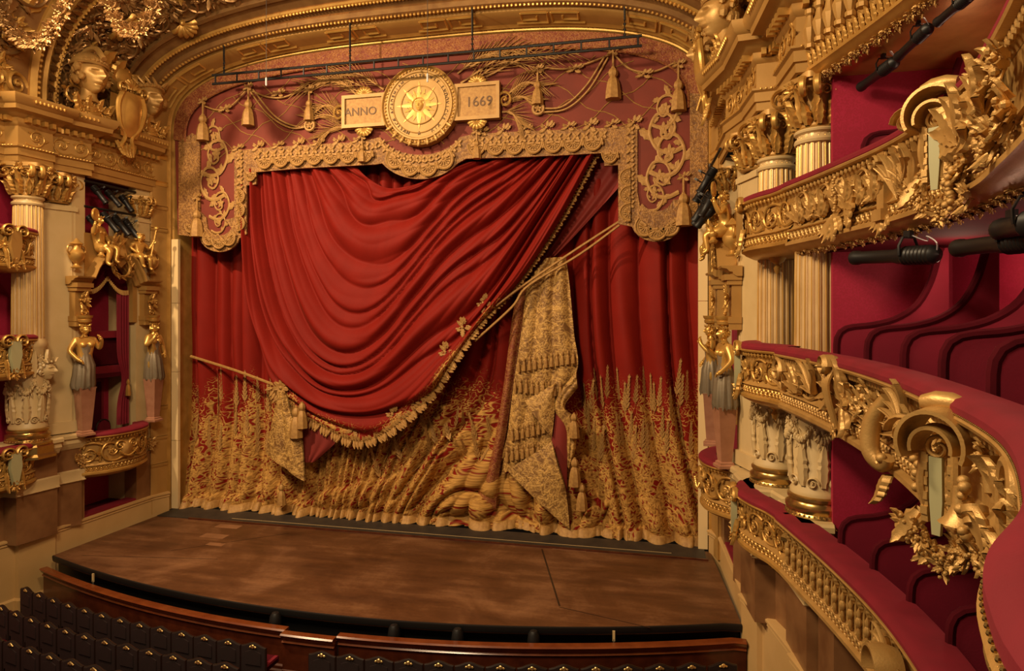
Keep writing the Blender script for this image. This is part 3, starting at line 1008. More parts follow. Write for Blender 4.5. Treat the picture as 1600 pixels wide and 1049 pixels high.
# shaded return of the swag behind its edge (upper right)
A_ = [(934, 244), (880, 345), (820, 436), (762, 500)]
B_ = [(1010, 244), (945, 318), (872, 396), (800, 462)]
ra, rb = catmull([P(a, b, 0.15) for a, b in A_], 40), catmull([P(a, b, 0.2) for a, b in B_], 40)
mb = MB()
mb.grid(lambda u, v: tuple(ra[int(round(v * 40))].lerp(rb[int(round(v * 40))], u) + Vector((0, 0.05 - 0.10 * math.sin(u * PI * 2.5) ** 2 + 0.15 * (1 - u), 0))), 24, 40)
M_REDV = varied('red_velvet_lining', (0.22, 0.018, 0.012), (0.17, 0.013, 0.009), 0.75, 0, 1.0, sheen=0.3, sheen_tint=(1, .35, .2))
obj('swag_return', mb, M_REDV, cur, sharp=180)

def patch(name, left, right, mat, y0=0.0, folds=3, amp=0.06, n=30, m=24, bulge=0.06):
    """cloth panel between two traced edges, closed into a thick body"""
    L_, R_ = catmull([P(a, b, y0) for a, b in left], n), catmull([P(a, b, y0) for a, b in right], n)
    mb = MB()
    def fn(u, v):
        k = int(round(v * n))
        p = L_[k].lerp(R_[k], u)
        return (p.x, y0 - amp * abs(math.sin(PI * folds * (u + 0.06 * math.sin(v * 4)))) - bulge * math.sin(PI * u), p.z)
    mb.grid(fn, m, n)
    mb.grid(lambda u, v: (fn(u, v)[0], y0 + 0.05, fn(u, v)[2]), 1, n)
    return obj(name, mb, mat, cur, sharp=120)
# gold brocade column, its cascade and turned-back flaps
patch('brocade_panel', [(852, 404), (826, 443), (815, 520), (803, 600), (794, 670), (784, 742)], [(884, 402), (890, 445), (897, 520), (902, 578), (868, 640), (866, 690)], M_BROCADE, -0.02, 3, 0.10, 40, 40)
patch('brocade_strip', [(812, 440), (800, 500), (790, 580), (778, 660), (762, 735), (738, 790)], [(828, 440), (814, 520), (802, 600), (792, 670), (780, 740), (775, 795)], M_REDGOLD, 0.06, 1, 0.08, 30, 14)
patch('folded_flap', [(866, 600), (840, 615), (820, 627)], [(867, 608), (866, 650), (862, 684)], M_BROCADE, -0.22, 1, 0.05, 14, 12)
patch('cascade_edge', [(900, 580), (872, 618), (866, 640), (884, 668), (886, 700), (887, 728)], [(903, 606), (882, 636), (900, 655), (901, 680), (899, 705), (890, 732)], M_BROCADE, -0.16, 2, 0.06, 24, 12)
patch('hem_flap', [(862, 690), (830, 712), (792, 735)], [(884, 765), (888, 800), (890, 828)], M_BROCADE, -0.34, 1, 0.06, 20, 18)
patch('inner_lining', [(866, 640), (862, 690), (864, 700)], [(888, 668), (886, 730), (886, 770)], M_REDV, -0.1, 1, 0.03, 16, 8)
# jabot hanging from the left tie and the dark lining beside it
patch('jabot', [(436, 612), (428, 650), (417, 700), (417, 708)], [(446, 612), (456, 650), (470, 680), (476, 752)], M_BROCADE, -0.55, 2, 0.08, 24, 18)
patch('jabot_lining', [(446, 625), (470, 655), (472, 690), (474, 722)], [(468, 640), (520, 668), (530, 685), (492, 722)], M_REDV, -0.25, 3, 0.05, 20, 18)
# fringe standing on the boards
mb = MB()
V = []
NF = 900
for i in range(NF + 1):
    x = -8.05 + 16.1 * i / NF
    yb = cloth_y(x, 0.24) - .04
    k = 0.03 * (i % 2)
    V += [(x, yb - .10 - k, 0.02), (x, yb - .02 - k * .5, 0.20 + 0.05 * math.sin(x * 5) + 0.03 * math.sin(x * 17)), (x, yb + .06, 0.25)]
F = []
for i in range(NF):
    F += [(i * 3, i * 3 + 3, i * 3 + 4, i * 3 + 1), (i * 3 + 1, i * 3 + 4, i * 3 + 5, i * 3 + 2)]
mb.add(V, F)
obj('hem_fringe', mb, M_FRINGE, cur, sharp=180, kind='stuff')
# tiered fringe drops on the brocade column
mb = MB()
ts = tassel_mb()
for (x0, y0_, x1, y1_, n_) in ((806, 560, 900, 545, 11), (800, 590, 880, 598, 9), (796, 668, 862, 652, 8), (788, 700, 845, 690, 7)):
    for i in range(n_):
        f = (i + 0.5) / n_
        p = P(x0 + (x1 - x0) * f, y0_ + (y1_ - y0_) * f, -0.2)
        mb.merge(ts, T(p.x, p.y, p.z) @ S(0.26, 0.26, 0.40))
obj('tassel_fringe', mb, M_FRINGE, cur, kind='stuff')
# cords
def cord(name, pts, r, mat=M_FRINGE, y=-0.5, parent=cur):
    c = catmull([P(*p, y) if len(p) == 2 else P(*p) for p in pts], 40)
    mb = MB(); mb.tube(c, r, 6); return obj(name, mb, mat, parent)
cord('tie_cord', [(298, 557, 0.1), (370, 580, -0.1), (440, 606, -0.45)], 0.045)
cord('draw_cord', [(968, 346, -0.25), (900, 390, -0.3), (822, 443, -0.4), (775, 478, -0.5)], 0.035)
cord('draw_cord', [(968, 352, -0.25), (905, 398, -0.3), (825, 447, -0.4), (800, 480, -0.45), (742, 533, -0.5)], 0.035)
G_TAS = shared('tassel', tassel_mb(), M_FRINGE)
def tassel(px, py, h, parent, y=-0.5, wide=1.0):
    p = P(px, py, y)
    return obj('tassel', G_TAS, None, parent, T(*p) @ S(h * wide, h * wide, h))
tassel(463, 635, 0.95, cur, -0.62); tassel(472, 628, 0.8, cur, -0.62); tassel(440, 756, 0.65, cur, -0.4)
tassel(897, 645, 0.7, cur, -0.3); tassel(898, 715, 0.8, cur, -0.3); tassel(909, 755, 0.75, cur, -0.3)
mb = MB(); mb.merge(rosette_mb(0.28, 7), frame(P(440, 606, -0.55), (0, -1, 0))); obj('tie_rosette', mb, M_FRINGE, cur)
# ---------------------------------------------------------------- valance (lambrequin) hanging in front of the curtain
def arch_z(x, hw=8.15, spring=11.85, rise=2.4, n=3.0):
    t = min(1.0, abs(x) / hw)
    return spring + rise * max(0.0, 1 - t ** n) ** (1 / n)
def arch_pts(hw, spring, rise, n=3.0, k=64, z0=None, y=0.0):
    """arch outline from left foot over the crown to the right foot"""
    out = []
    if z0 is not None: out.append(Vector((-hw, y, z0)))
    for i in range(k + 1):
        a = PI * (1 - i / k)
        c, s_ = math.cos(a), math.sin(a)
        x = hw * math.copysign(abs(c) ** (2 / n), c)
        z = spring + rise * abs(s_) ** (2 / n)
        out.append(Vector((x, y, z)))
    if z0 is not None: out.append(Vector((hw, y, z0)))
    return out
YV = -0.38
val = thing('stage_valance', 'red velvet valance with gold scalloped border and sun medallion above the curtain', 'valance', (0, YV, 10))
def arc_px(cx, cy, rx, ry, a0, a1, n=10):
    return [(cx + rx * math.cos(math.radians(a0 + (a1 - a0) * i / n)), cy + ry * math.sin(math.radians(a0 + (a1 - a0) * i / n))) for i in range(n + 1)]
low_px = [(278, 367), (300, 369), (312, 371)] + arc_px(343, 368, 31, 26, 170, 10) + [(385, 366), (385, 290), (400, 288), (400, 269), (470, 263), (530, 260), (586, 257)] + \
         arc_px(656, 222, 72, 58, 145, 35, 16) + [(728, 248), (800, 246), (870, 243), (944, 239), (944, 259), (966, 258), (966, 350), (984, 350)] + arc_px(1026, 346, 40, 32, 165, 12) + [(1078, 346), (1080, 340), (1108, 337)]
low = [P(a, b, YV) for a, b in low_px]
top = [p for p in arch_pts(8.2, 11.85, 2.4, 3.0, 64, None, YV)]
poly = [(p.x, p.z) for p in low] + [(p.x, p.z) for p in reversed(top)]
mb = MB()
mb.prism(poly, -0.10, Matrix(((1, 0, 0, 0), (0, 0, 1, YV + 0.10), (0, 1, 0, 0), (0, 0, 0, 1))))
obj('velvet_field', mb, M_VALRED, val)
# gold border band following the lower edge
def offset_line(pts, d):
    out = []
    for i, p in enumerate(pts):
        t = (pts[min(i + 1, len(pts) - 1)] - pts[max(i - 1, 0)]).normalized()
        out.append(p + Vector((-t.z, 0, t.x)) * d)
    return out
def even(pts, step):
    """points evenly spaced along a polyline with straight segments"""
    out, acc = [pts[0]], 0.0
    for a, b in zip(pts, pts[1:]):
        L = (b - a).length
        pos = step - acc
        while pos <= L:
            out.append(a.lerp(b, pos / L)); pos += step
        acc = (acc + L) % step
    return out
# strip polygons drawn as blocks with thickness
def block(name, px, mat, y, th=0.06, parent=val):
    pts = [P(a, b, y) for a, b in px]
    mb = MB()
    mb.prism([(p.x, p.z) for p in pts], -th, Matrix(((1, 0, 0, 0), (0, 0, 1, y + th), (0, 1, 0, 0), (0, 0, 0, 1))))
    return obj(name, mb, mat, parent)
YB = YV - 0.06
main_low = [(400, 269), (470, 263), (530, 260), (586, 257)] + arc_px(656, 222, 72, 58, 145, 35, 16) + [(728, 248), (800, 246), (870, 243), (944, 239)]
main_top = [(944, 200), (870, 203), (800, 206), (738, 210)] + arc_px(656, 200, 66, 42, 20, 160, 16) + [(560, 222), (470, 227), (400, 232)]
block('border_band', main_low + main_top, M_VALGOLD, YB)
block('border_band', [(385, 366), (385, 290), (400, 288), (400, 232), (366, 236), (366, 340)] + [(350, 344)] + arc_px(343, 350, 20, 18, 20, 160, 6) + [(322, 340), (312, 330), (312, 371)] + arc_px(343, 368, 31, 26, 170, 10), M_VALGOLD, YB)
block('border_band', [(966, 350), (966, 258), (944, 259), (944, 200), (996, 196), (996, 300), (1000, 322)] + arc_px(1026, 312, 24, 18, 160, 20, 6) + [(1052, 312), (1078, 312), (1078, 346)] + arc_px(1026, 346, 40, 32, 12, 165), M_VALGOLD, YB)
block('side_band', [(279, 367), (312, 371), (312, 215), (300, 208), (279, 222)], M_VALGOLD, YB - .015)
block('side_band', [(1078, 346), (1106, 338), (1106, 146), (1078, 146)], M_VALGOLD, YB - .015)
# top border under the arch
ins = arch_pts(7.75, 11.75, 2.02, 3.0, 64, None, YB)
mb = MB()
tp = arch_pts(8.2, 11.85, 2.4, 3.0, 64, None, YB)
V = []
for a, b in zip(tp, ins): V += [a, b]
mb.add([tuple(v) for v in V], [(i * 2, i * 2 + 1, i * 2 + 3, i * 2 + 2) for i in range(64)])
mb.tube([p + Vector((0, -0.02, 0)) for p in ins], 0.03, 5)
obj('top_band', mb, M_REDGOLD, val)
# scallops along the border: each its own piece
G_SCAL = shared('scallop', scallop_mb(), M_FRINGE)
def scallops(px, size, drop, flip=False):
    line = catmull([P(a, b, YB - 0.05) for a, b in px], 60)
    L = sum((line[i + 1] - line[i]).length for i in range(60))
    n = max(1, round(L / size))
    ln = catmull(line, n * 2)
    for i in range(n):
        p = ln[i * 2 + 1]
        t = (ln[i * 2 + 2] - ln[i * 2]).normalized()
        up = Vector((-t.z, 0, t.x))
        obj('scallop', G_SCAL, None, val, frame(p + up * drop, (0, -1, 0), up) @ S(size * 0.98, size * 0.95, 0.5))
scallops([(402, 269), (470, 263), (530, 260), (584, 257)], 0.56, 0.40)
scallops(arc_px(656, 222, 70, 57, 150, 30, 16), 0.62, 0.40)
scallops([(730, 248), (800, 246), (870, 243), (942, 239)], 0.56, 0.40)
scallops(arc_px(343, 366, 32, 26, 165, 15, 8), 0.52, 0.36)
scallops(arc_px(1026, 344, 42, 33, 160, 15, 8), 0.58, 0.36)
scallops([(385, 360), (385, 330), (385, 296)], 0.5, 0.33)
scallops([(966, 264), (966, 300), (966, 346)], 0.5, 0.33)
for px, py, w in ((392, 288, .4), (953, 259, .45), (298, 368, .42), (1089, 338, .38)):
    obj('scallop', G_SCAL, None, val, frame(P(px, py, YB - 0.05) + Vector((0, 0, .36)), (0, -1, 0)) @ S(w, w * 1.1, 0.5))
# braid course and crest finials above the border
mb = MB()
unit = rosette_mb(0.5, 4)
course = catmull([P(a, b, YB - 0.02) for a, b in [(402, 243), (470, 237), (560, 231), (585, 228)]], 14) + catmull([P(a, b, YB - 0.02) for a, b in [(738, 222), (800, 218), (870, 215), (942, 211)]], 15) + \
         catmull([P(a, b, YB - 0.02) for a, b in arc_px(656, 207, 66, 42, 155, 25, 10)], 13) + catmull([P(a, b, YB - .02) for a, b in [(375, 245), (375, 300), (375, 335)]], 7) + \
         catmull([P(a, b, YB - .02) for a, b in [(985, 205), (985, 260), (985, 320)]], 8)
for p in course: mb.merge(unit, frame(p, (0, -1, 0)) @ RZ(PI / 4) @ S(0.34, 0.26, 0.2))
obj('braid_course', mb, M_FRINGE, val, kind='stuff')
for a, b, n in (((372, 232), (560, 219), 7), ((752, 206), (990, 192), 8)):
    for i in range(n):
        f = i / (n - 1)
        p = P(a[0] + (b[0] - a[0]) * f, a[1] + (b[1] - a[1]) * f, YB)
        obj('crest_leaf', G_FLAME, None, val, frame(p, (0, -1, 0)) @ S(0.5, 0.62 if i % 2 else 0.42, 0.2))
# lattice of fine gold lines over the red field
mb = MB()
def in_field(p):
    return abs(p.x) < 7.4 and p.z < arch_z(p.x, 7.5, 11.7, 2.0) and (p.z > 11.15)
for k in range(-14, 15):
    for sg in (1, -1):
        run = []
        for i in range(60):
            x = -7.6 + 15.2 * i / 59
            z = 11.0 + sg * (x - k * 1.35) * 0.62 + 0.10 * math.sin((x - k * 1.35) * PI / 0.675)
            p = Vector((x, YV - 0.012, z))
            if in_field(p): run.append(p)
            elif len(run) > 1: mb.tube(run, 0.014, 4); run = []
            else: run = []
        if len(run) > 1: mb.tube(run, 0.014, 4)
obj('lattice', mb, M_FRINGE, val, kind='stuff')
# garland cords, tassels
def vcord(pts, r=0.028, name='garland_cord'):
    return cord(name, pts, r, M_FRINGE, YV - 0.08, val)
vcord([(317, 165), (340, 172), (362, 165), (388, 138)]); vcord([(388, 140), (420, 152), (450, 150), (483, 128)]); vcord([(390, 142), (420, 180), (455, 200), (490, 196)])
vcord([(395, 140), (430, 182), (465, 198), (490, 192)]); vcord([(838, 104), (880, 108), (915, 100), (956, 84)]); vcord([(958, 84), (985, 108), (1020, 112), (1055, 98)])
vcord([(845, 170), (880, 166), (915, 135), (945, 88)]); vcord([(845, 176), (885, 170), (920, 140), (950, 90)])
for px, py, h in ((388, 136, 1.15), (317, 158, 1.2), (483, 140, 0.9), (840, 108, .95), (958, 80, 1.25), (1060, 100, 1.2), (308, 308, 1.2), (1068, 276, 1.25), (566, 212, .75), (745, 205, .75)):
    p = P(px, py, YV - 0.14)
    mb = MB(); mb.tube([p, p - Vector((0, 0, h * 0.35))], 0.03, 6); tt = obj('tassel_cord', mb, M_FRINGE, val)
    obj('tassel', G_TAS, None, val, T(p.x, p.y, p.z - h * 0.33) @ S(h * .8, h * .8, h * .72))
    obj('bow', G_FLAME, None, val, frame(p, (0, -1, 0)) @ S(0.4, 0.4, 0.2))
for px, py in ((484, 196), (841, 170)):
    mb = MB(); p = P(px, py, YV - 0.1)
    mb.torus(0.15, 0.045, 16, 6, frame(p, (0, -1, 0))); mb.merge(rosette_mb(0.12, 5), frame(p, (0, -1, 0)))
    obj('cord_roundel', mb, M_FRINGE, val)
for px, py in ((435, 146), (898, 108), (1006, 116), (352, 170)):
    obj('cord_bow', G_FLAME, None, val, frame(P(px, py, YV - 0.1), (0, -1, 0)) @ S(0.55, 0.4, 0.2))
# scroll branches down the two sides
F_RIN = [shared('gold_scroll_branch', rinceau_mb(i + 50), M_FRINGE) for i in range(2)]
for i, (px, py, sz, fl) in enumerate(((338, 245, 1.3, 1), (330, 285, 1.2, -1), (345, 320, 1.0, 1), (335, 215, .9, -1), (343, 348, .7, 1),
                                      (1040, 172, 1.0, 1), (1038, 205, 1.25, -1), (1045, 240, 1.3, 1), (1032, 278, 1.15, -1), (1022, 308, .8, 1))):
    obj('scroll_branch', F_RIN[i % 2], None, val, frame(P(px, py, YV - 0.02), (0, -1, 0)) @ S(fl * sz * 0.75, sz, 0.22))
# palm fronds fanning from the plaques
def frond(px0, py0, px1, py1, sag):
    a, b = P(px0, py0, YV - 0.06), P(px1, py1, YV - 0.10)
    mid = a.lerp(b, 0.5) + Vector((0, 0, sag))
    st = catmull([a, mid, b], 26)
    mb = MB(); mb.tube(st, [0.035 * (1 - 0.7 * i / 26) for i in range(27)], 5)
    bl = leaf_mb(1, 0.07, 0.1, 1, 4, 0.06)
    for i in range(3, 26, 2):
        t = (st[i + 1] - st[i - 1]).normalized()
        for sg in (-1, 1):
            ang = math.atan2(t.z, t.x) + sg * 0.42
            d = Vector((math.cos(ang), 0, math.sin(ang)))
            mb.merge(bl, frame(st[i], (0, -1, 0), d) @ S(0.45, 0.62 * (1 - 0.5 * abs(i / 26 - .5)), 0.25))
    obj('palm_frond', mb, M_FRINGE, val)
for a in ((595, 150, 470, 132, .35), (590, 160, 455, 148, .5), (600, 140, 520, 112, .2), (545, 195, 480, 185, .2), (545, 200, 500, 215, .15), (560, 150, 500, 122, .2), (540, 185, 492, 170, .25),
          (720, 130, 870, 92, .45), (725, 140, 850, 110, .5), (715, 115, 790, 82, .2), (785, 165, 835, 158, .2), (785, 175, 815, 195, .15), (760, 120, 905, 84, .3), (790, 150, 850, 135, .25), (735, 105, 830, 78, .25)):
    frond(*a)
# medallion
mc = P(657, 166, YV - 0.2)
MR = 1.16
med = frame(mc, (0, -1, 0))
mb = MB(); mb.lathe([(0, 0.10), (MR * 0.80, 0.10), (MR * 0.82, 0.13), (MR * 0.86, 0.13), (MR * 0.88, 0.08), (MR * 0.94, 0.08), (MR * 0.97, 0.15), (MR, 0.13), (MR, -0.15)], 56, med)
M_MEDAL = varied('dull_gold_medallion', (.46, .27, .075), (.38, .21, .055), .5, .2, 3.0)
M_SUN = varied('bright_gold_sun', (.80, .50, .13), (.70, .42, .10), .45, .25, 3.0)
medallion = obj('medallion', mb, M_MEDAL, val, label='round gold sun medallion with Latin inscription')
mb = MB()
for i in range(64):
    a = 2 * PI * i / 64
    mb.sphere((MR * .91 * math.cos(a), MR * .91 * math.sin(a), 0.10), 0.035, 6, 4, med)
obj('bead_ring', mb, M_GOLD2, medallion, kind='stuff')
for i in range(16):
    L, w = (0.70, 0.10) if i % 2 == 0 else (0.50, 0.085)
    mb = MB()
    mb.add([(-w, 0.2, 0.11), (w, 0.2, 0.11), (0, L, 0.115), (0, 0.22, 0.14)], [(0, 3, 2), (3, 1, 2), (0, 1, 3)])
    obj('sun_ray', mb, M_SUN, medallion, med @ RZ(2 * PI * i / 16))
mb = MB(); mb.torus(0.55, 0.02, 40, 5, med @ T(0, 0, .115)); mb.torus(0.93 * .86, 0.018, 48, 5, med @ T(0, 0, .11)); obj('ring', mb, M_OCHRE, medallion)
mb = MB(); mb.merge(head_mb(False, False, 3), med @ T(0, 0, 0.08) @ S(0.34, 0.36, 0.26)); obj('sun_face', mb, M_SUN, medallion)
M_INK = new_mat('engraved_lettering', (0.13, 0.06, 0.018), 0.6)
def text_mesh(s, size, ext=0.01):
    c = bpy.data.curves.new('inscription', 'FONT')
    c.body = s; c.size = size; c.extrude = ext; c.align_x = 'CENTER'; c.align_y = 'CENTER'; c.resolution_u = 3
    o = bpy.data.objects.new('inscription', c); COL.objects.link(o)
    dg = bpy.context.evaluated_depsgraph_get()
    me = bpy.data.meshes.new_from_object(o.evaluated_get(dg))
    bpy.data.objects.remove(o)
    return me
def ring_text(s, r, size, a_start, a_end):
    mb = MB()
    n = len(s)
    for i, ch in enumerate(s):
        if ch == ' ': continue
        a = math.radians(a_start + (a_end - a_start) * i / (n - 1))
        me = text_mesh(ch, size)
        M_ = med @ RZ(a - PI / 2) @ T(0, r, 0.115) @ S(0.85, 1, 1)
        mb.add([v.co.copy() for v in me.vertices], [tuple(p.vertices) for p in me.polygons], M_)
        bpy.data.meshes.remove(me)
    return mb
obj('ring_inscription', ring_text('MVSICÆ ACADEMIAM INSTITVIT LVDOVICVS XIV', MR * 0.72, 0.155, 246, 246 - 308), M_INK, medallion, sharp=None)
obj('inner_inscription', ring_text('NEC PLVRIBVS IMPAR', 0.32, 0.105, 225, 225 - 270), M_INK, medallion, sharp=None)
mb = MB(); st = []
for k in range(10):
    a = PI / 2 + PI * k / 5; rr = 0.06 if k % 2 == 0 else 0.025
    st.append((rr * math.cos(a), rr * math.sin(a)))
mb.prism(st, 0.02, med @ T(0, -MR * .70, 0.105)); obj('star', mb, M_INK, medallion)
# leaf spray under the medallion
for k in range(9):
    a = (k - 4) * 0.24
    obj('spray_leaf', C_LEAF, None, val, med @ RZ(PI + a) @ T(0, MR * .86, 0.12) @ S(0.26, 0.24, 0.3))
# the two plaques
M_VALPL = varied('dull_gold_plaque_frame', (.42, .24, .068), (.34, .185, .05), .5, .2, 3.0)
def plaque(px0, px1, py0, py1, word, side):
    a, b = P(px0, py0, YV - 0.16), P(px1, py1, YV - 0.16)
    c = (a + b) / 2; w = abs(b.x - a.x); h = abs(b.z - a.z)
    M_ = frame(c, (0, -1, 0))
    mb = MB(); mb.box((0, 0, 0), (w, h, 0.16)); pl = obj('plaque', mb, M_FRINGE, val, M_, label='gold plaque lettered ' + word)
    mb = MB()
    for s_ in (-1, 1):
        mb.box((0, s_ * (h / 2 - 0.05), 0.1), (w, 0.1, 0.08)); mb.box((s_ * (w / 2 - 0.05), 0, 0.1), (0.1, h - .2, 0.08))
    obj('plaque_frame', mb, M_VALPL, pl, M_)
    obj('inscription', text_mesh(word, 0.34 if word == 'ANNO' else 0.40, 0.012), M_INK, pl, M_ @ T(-0.10 if side < 0 else 0.06, -0.02, 0.085), sharp=None)
    obj('plaque_scroll', G_VOL, None, pl, M_ @ T(side * (w / 2 + 0.14), 0, 0) @ S(-side * 0.42, 0.48, 0.5))
    obj('plaque_shell', G_SHELL, None, pl, M_ @ T(0, h / 2, 0.02) @ S(0.55, 0.5, 0.5))
    obj('plaque_shell', G_SHELL, None, pl, M_ @ T(0, -h / 2, 0.02) @ RZ(PI) @ S(0.6, 0.55, 0.5))
plaque(537, 604, 152, 198, 'ANNO', -1)
plaque(712, 782, 134, 186, '1669', 1)

# ---------------------------------------------------------------- lighting truss hung before the arch
tr = thing('lighting_truss', 'thin black ladder truss hanging before the arch above the medallion', 'truss', (0, -1.3, 13))
YT = -1.3
a0, a1 = P(332, 131, YT), P(1003, 72, YT)
zt = (a0.z + a1.z) / 2
ht = 0.26
for dz in (0, ht):
    mb = MB(); mb.tube([(a0.x, YT, zt + dz), (a1.x, YT, zt + dz)], 0.04, 8); obj('chord', mb, M_BLACK, tr)
n = 17
for i in range(n + 1):
    x = a0.x + 0.1 + (a1.x - a0.x - .2) * i / n
    mb = MB(); mb.tube([(x, YT, zt), (x, YT, zt + ht)], 0.026, 6); obj('rung', mb, M_BLACK, tr)
for px in (350, 547, 738, 976):
    x = P(px, 80, YT).x
    mb = MB(); mb.tube([(x, YT, zt + ht), (x, YT, zt + 0.75)], 0.015, 5)
    for k in range(6): mb.torus(0.03, 0.012, 8, 4, T(x, YT, zt + ht + 0.06 + k * .07) @ RX(PI / 2) @ RY((k % 2) * PI / 2))
    mb.tube([(x, YT, zt + 0.7), (x, YT, 16.6)], 0.03, 5)
    obj('hanger', mb, M_BLACK, tr)
for px, pz in ((416, 128), (668, 122)):
    p = P(px, pz, -2.0)
    t = thing('hanging_microphone', 'small pale microphone on a long thin wire ' + ('left of the plaque' if px < 500 else 'in front of the medallion'), 'microphone', tuple(p))
    mb = MB(); mb.tube([p + Vector((0, 0, .12)), p + Vector((0, 0, 4))], 0.009, 4); obj('wire', mb, M_GREYMETAL, t)
    mb = MB(); mb.lathe([(0, -0.12), (0.025, -0.1), (0.028, 0.1), (0.0, 0.14)], 8, T(*p)); obj('capsule', mb, M_CABLE, t)
# ---------------------------------------------------------------- proscenium frame
def sweep_arch(y0, hw, sp, rise, prof, z0, mat, name, parent=None, n=3.0, k=64):
    """profile: (radially outwards, towards the house) carried round the arch"""
    pts = arch_pts(hw, sp, rise, n, k, z0, y0)
    outs = []
    for i, p in enumerate(pts):
        t = (pts[min(i + 1, len(pts) - 1)] - pts[max(i - 1, 0)])
        if i == 0 or i == 1: t = Vector((0, 0, 1))
        if i >= len(pts) - 2: t = Vector((0, 0, -1))
        t.normalize()
        outs.append(Vector((-t.z, 0, t.x)))
    mb = MB()
    mb.sweep(pts, outs, prof, up=(0, -1, 0))
    if parent is None: return structure(name, mb, mat)
    return obj(name, mb, mat, parent)
frame_o = sweep_arch(-0.35, 8.2, 11.85, 2.45, [(0.0, -0.9), (0.0, 0.0), (0.03, 0.04), (0.07, 0.05), (0.09, 0.10), (0.06, 0.14), (0.09, 0.18), (0.12, 0.24)], 0.0, M_GOLD, 'trim_2', k=80)
tag(frame_o, 'gilded mouldings framing the stage opening', 'arch')
soff = sweep_arch(-0.35, 8.2, 11.85, 2.45, [(0.12, 0.24), (0.17, 0.5), (0.22, 0.76), (0.24, 0.78), (0.26, 0.76), (0.33, 0.76), (0.34, 0.80), (0.40, 0.81)], 0.0, M_OCHRE, 'wall_proscenium', k=80)
tag(soff, 'broad gilded reveal of the proscenium arch with key pattern', 'arch')
# Greek key pattern standing proud on the reveal over the top of the arch
pts = arch_pts(8.2, 11.85, 2.45, 3.0, 400, None, -0.35)
Ls = [0]
for i in range(1, len(pts)): Ls.append(Ls[-1] + (pts[i] - pts[i - 1]).length)
def at_len(s):
    import bisect
    i = min(len(Ls) - 2, max(0, bisect.bisect_right(Ls, s) - 1))
    f = (s - Ls[i]) / max(1e-9, Ls[i + 1] - Ls[i])
    p = pts[i].lerp(pts[i + 1], f)
    t = (pts[min(i + 3, len(pts) - 1)] - pts[max(i - 3, 0)]).normalized()
    return p, t, Vector((-t.z, 0, t.x))
key = [(-.1, 0, 0.95, 0), (0.95, 0, 0.95, 1), (0.95, 1, 0.1, 1), (0.1, 1, 0.1, 0.33), (0.1, 0.33, 0.6, 0.33), (0.6, 0.33, 0.6, 0.68)]
s = 1.0
while s < Ls[-1] - 1.6:
    for (flip, ds) in ((1, 0.0), (-1, 0.92)):
        mb = MB()
        for (x0, y0, x1, y1) in key:
            def Q(x, y):
                ss = s + ds + (x if flip > 0 else 0.95 - x) * 0.85
                p, t, o = at_len(ss)
                v_ = 0.10 + 0.80 * y
                rad = 0.12 + 0.10 * v_; fw = 0.24 + 0.52 * v_
                return p + o * (rad - 0.012) + Vector((0, -fw - 0.004, 0))
            mb.tube([Q(x0, y0), Q((x0 + x1) / 2, (y0 + y1) / 2), Q(x1, y1)], 0.034, 4)
        obj('key_fret', mb, M_GOLD2, soff)
    s += 2.9
# plain panels and string courses of the side jambs
for sx in (-1, 1):
    for z in (8.9, 9.6, 10.35, 11.2, 3.3, 2.35, 1.5):
        big = z in (10.35, 11.2)
        p = Vector((sx * 8.37, -0.65, z))
        d = Vector((sx * 0.27, -0.68, 0)).normalized()
        o = Vector((-sx * d.y * sx, 0, 0))
        nrm = Vector((-sx * abs(d.y), -abs(d.x), 0))
        mb = MB()
        st = Vector((sx * 8.32, -0.58, z)); en = Vector((sx * 8.45, -1.13, z))
        mb.sweep([st, en], [nrm, nrm], [(-0.02, -0.06), (0.03, -0.06), (0.05, -0.02), (0.05, 0.03), (0.02, 0.05), (0.06, 0.09 if big else 0.06), (-0.02, 0.1)], closed_prof=True)
        obj('string_course', mb, M_GOLD2 if big else M_OCHRE, soff)
# cream painted posts beside the curtain: each made of stacked lengths
for sx, x in ((-1, -8.13), (1, 8.12)):
    t = thing('side_post', 'tall cream painted post at the ' + ('left' if sx < 0 else 'right') + ' edge of the curtain', 'post', (x, -0.42, 0))
    zs = [0.02, 2.2, 4.4, 6.6, 8.65]
    for a, b in zip(zs, zs[1:]):
        mb = MB(); mb.box((x, -0.42, (a + b) / 2), (0.24, 0.1, b - a - 0.012)); obj('post_length', mb, M_POST, t)
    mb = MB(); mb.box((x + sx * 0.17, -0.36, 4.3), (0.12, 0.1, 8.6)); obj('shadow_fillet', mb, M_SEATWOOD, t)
mb = MB(); mb.box((0, 1.0, 7), (22, 0.1, 17)); structure('wall_back', mb, M_BLACK, label='dark wall behind the curtain', cat='wall')

# ---------------------------------------------------------------- coved vault between the proscenium and the auditorium arch
VA = dict(hw=8.6, sp=11.75, rise=2.95, y=-1.16)
VB = dict(hw=8.95, sp=11.75, rise=4.7, y=-4.7)
pa = arch_pts(VA['hw'], VA['sp'], VA['rise'], 3.0, 72, None, VA['y'])
pb = arch_pts(VB['hw'], VB['sp'], VB['rise'], 2.6, 72, None, VB['y'])
def vault(u, v):
    """u along the arch (0 left foot .. 1 right foot), v from the stage out"""
    f = u * 72
    i = min(71, int(f)); g_ = f - i
    a = pa[i].lerp(pa[i + 1], g_); b = pb[i].lerp(pb[i + 1], g_)
    p = a.lerp(b, v)
    c = Vector((0, p.y, 11.0))
    return p + (p - c).normalized() * (0.55 * math.sin(PI * v))
def vault_n(u, v):
    e = 0.004
    a = vault(min(1, u + e), v) - vault(max(0, u - e), v)
    b = vault(u, min(1, v + e)) - vault(u, max(0, v - e))
    n_ = a.cross(b).normalized()
    c = Vector((0, -3, 11.0)) - vault(u, v)
    return n_ if n_.dot(c) > 0 else -n_
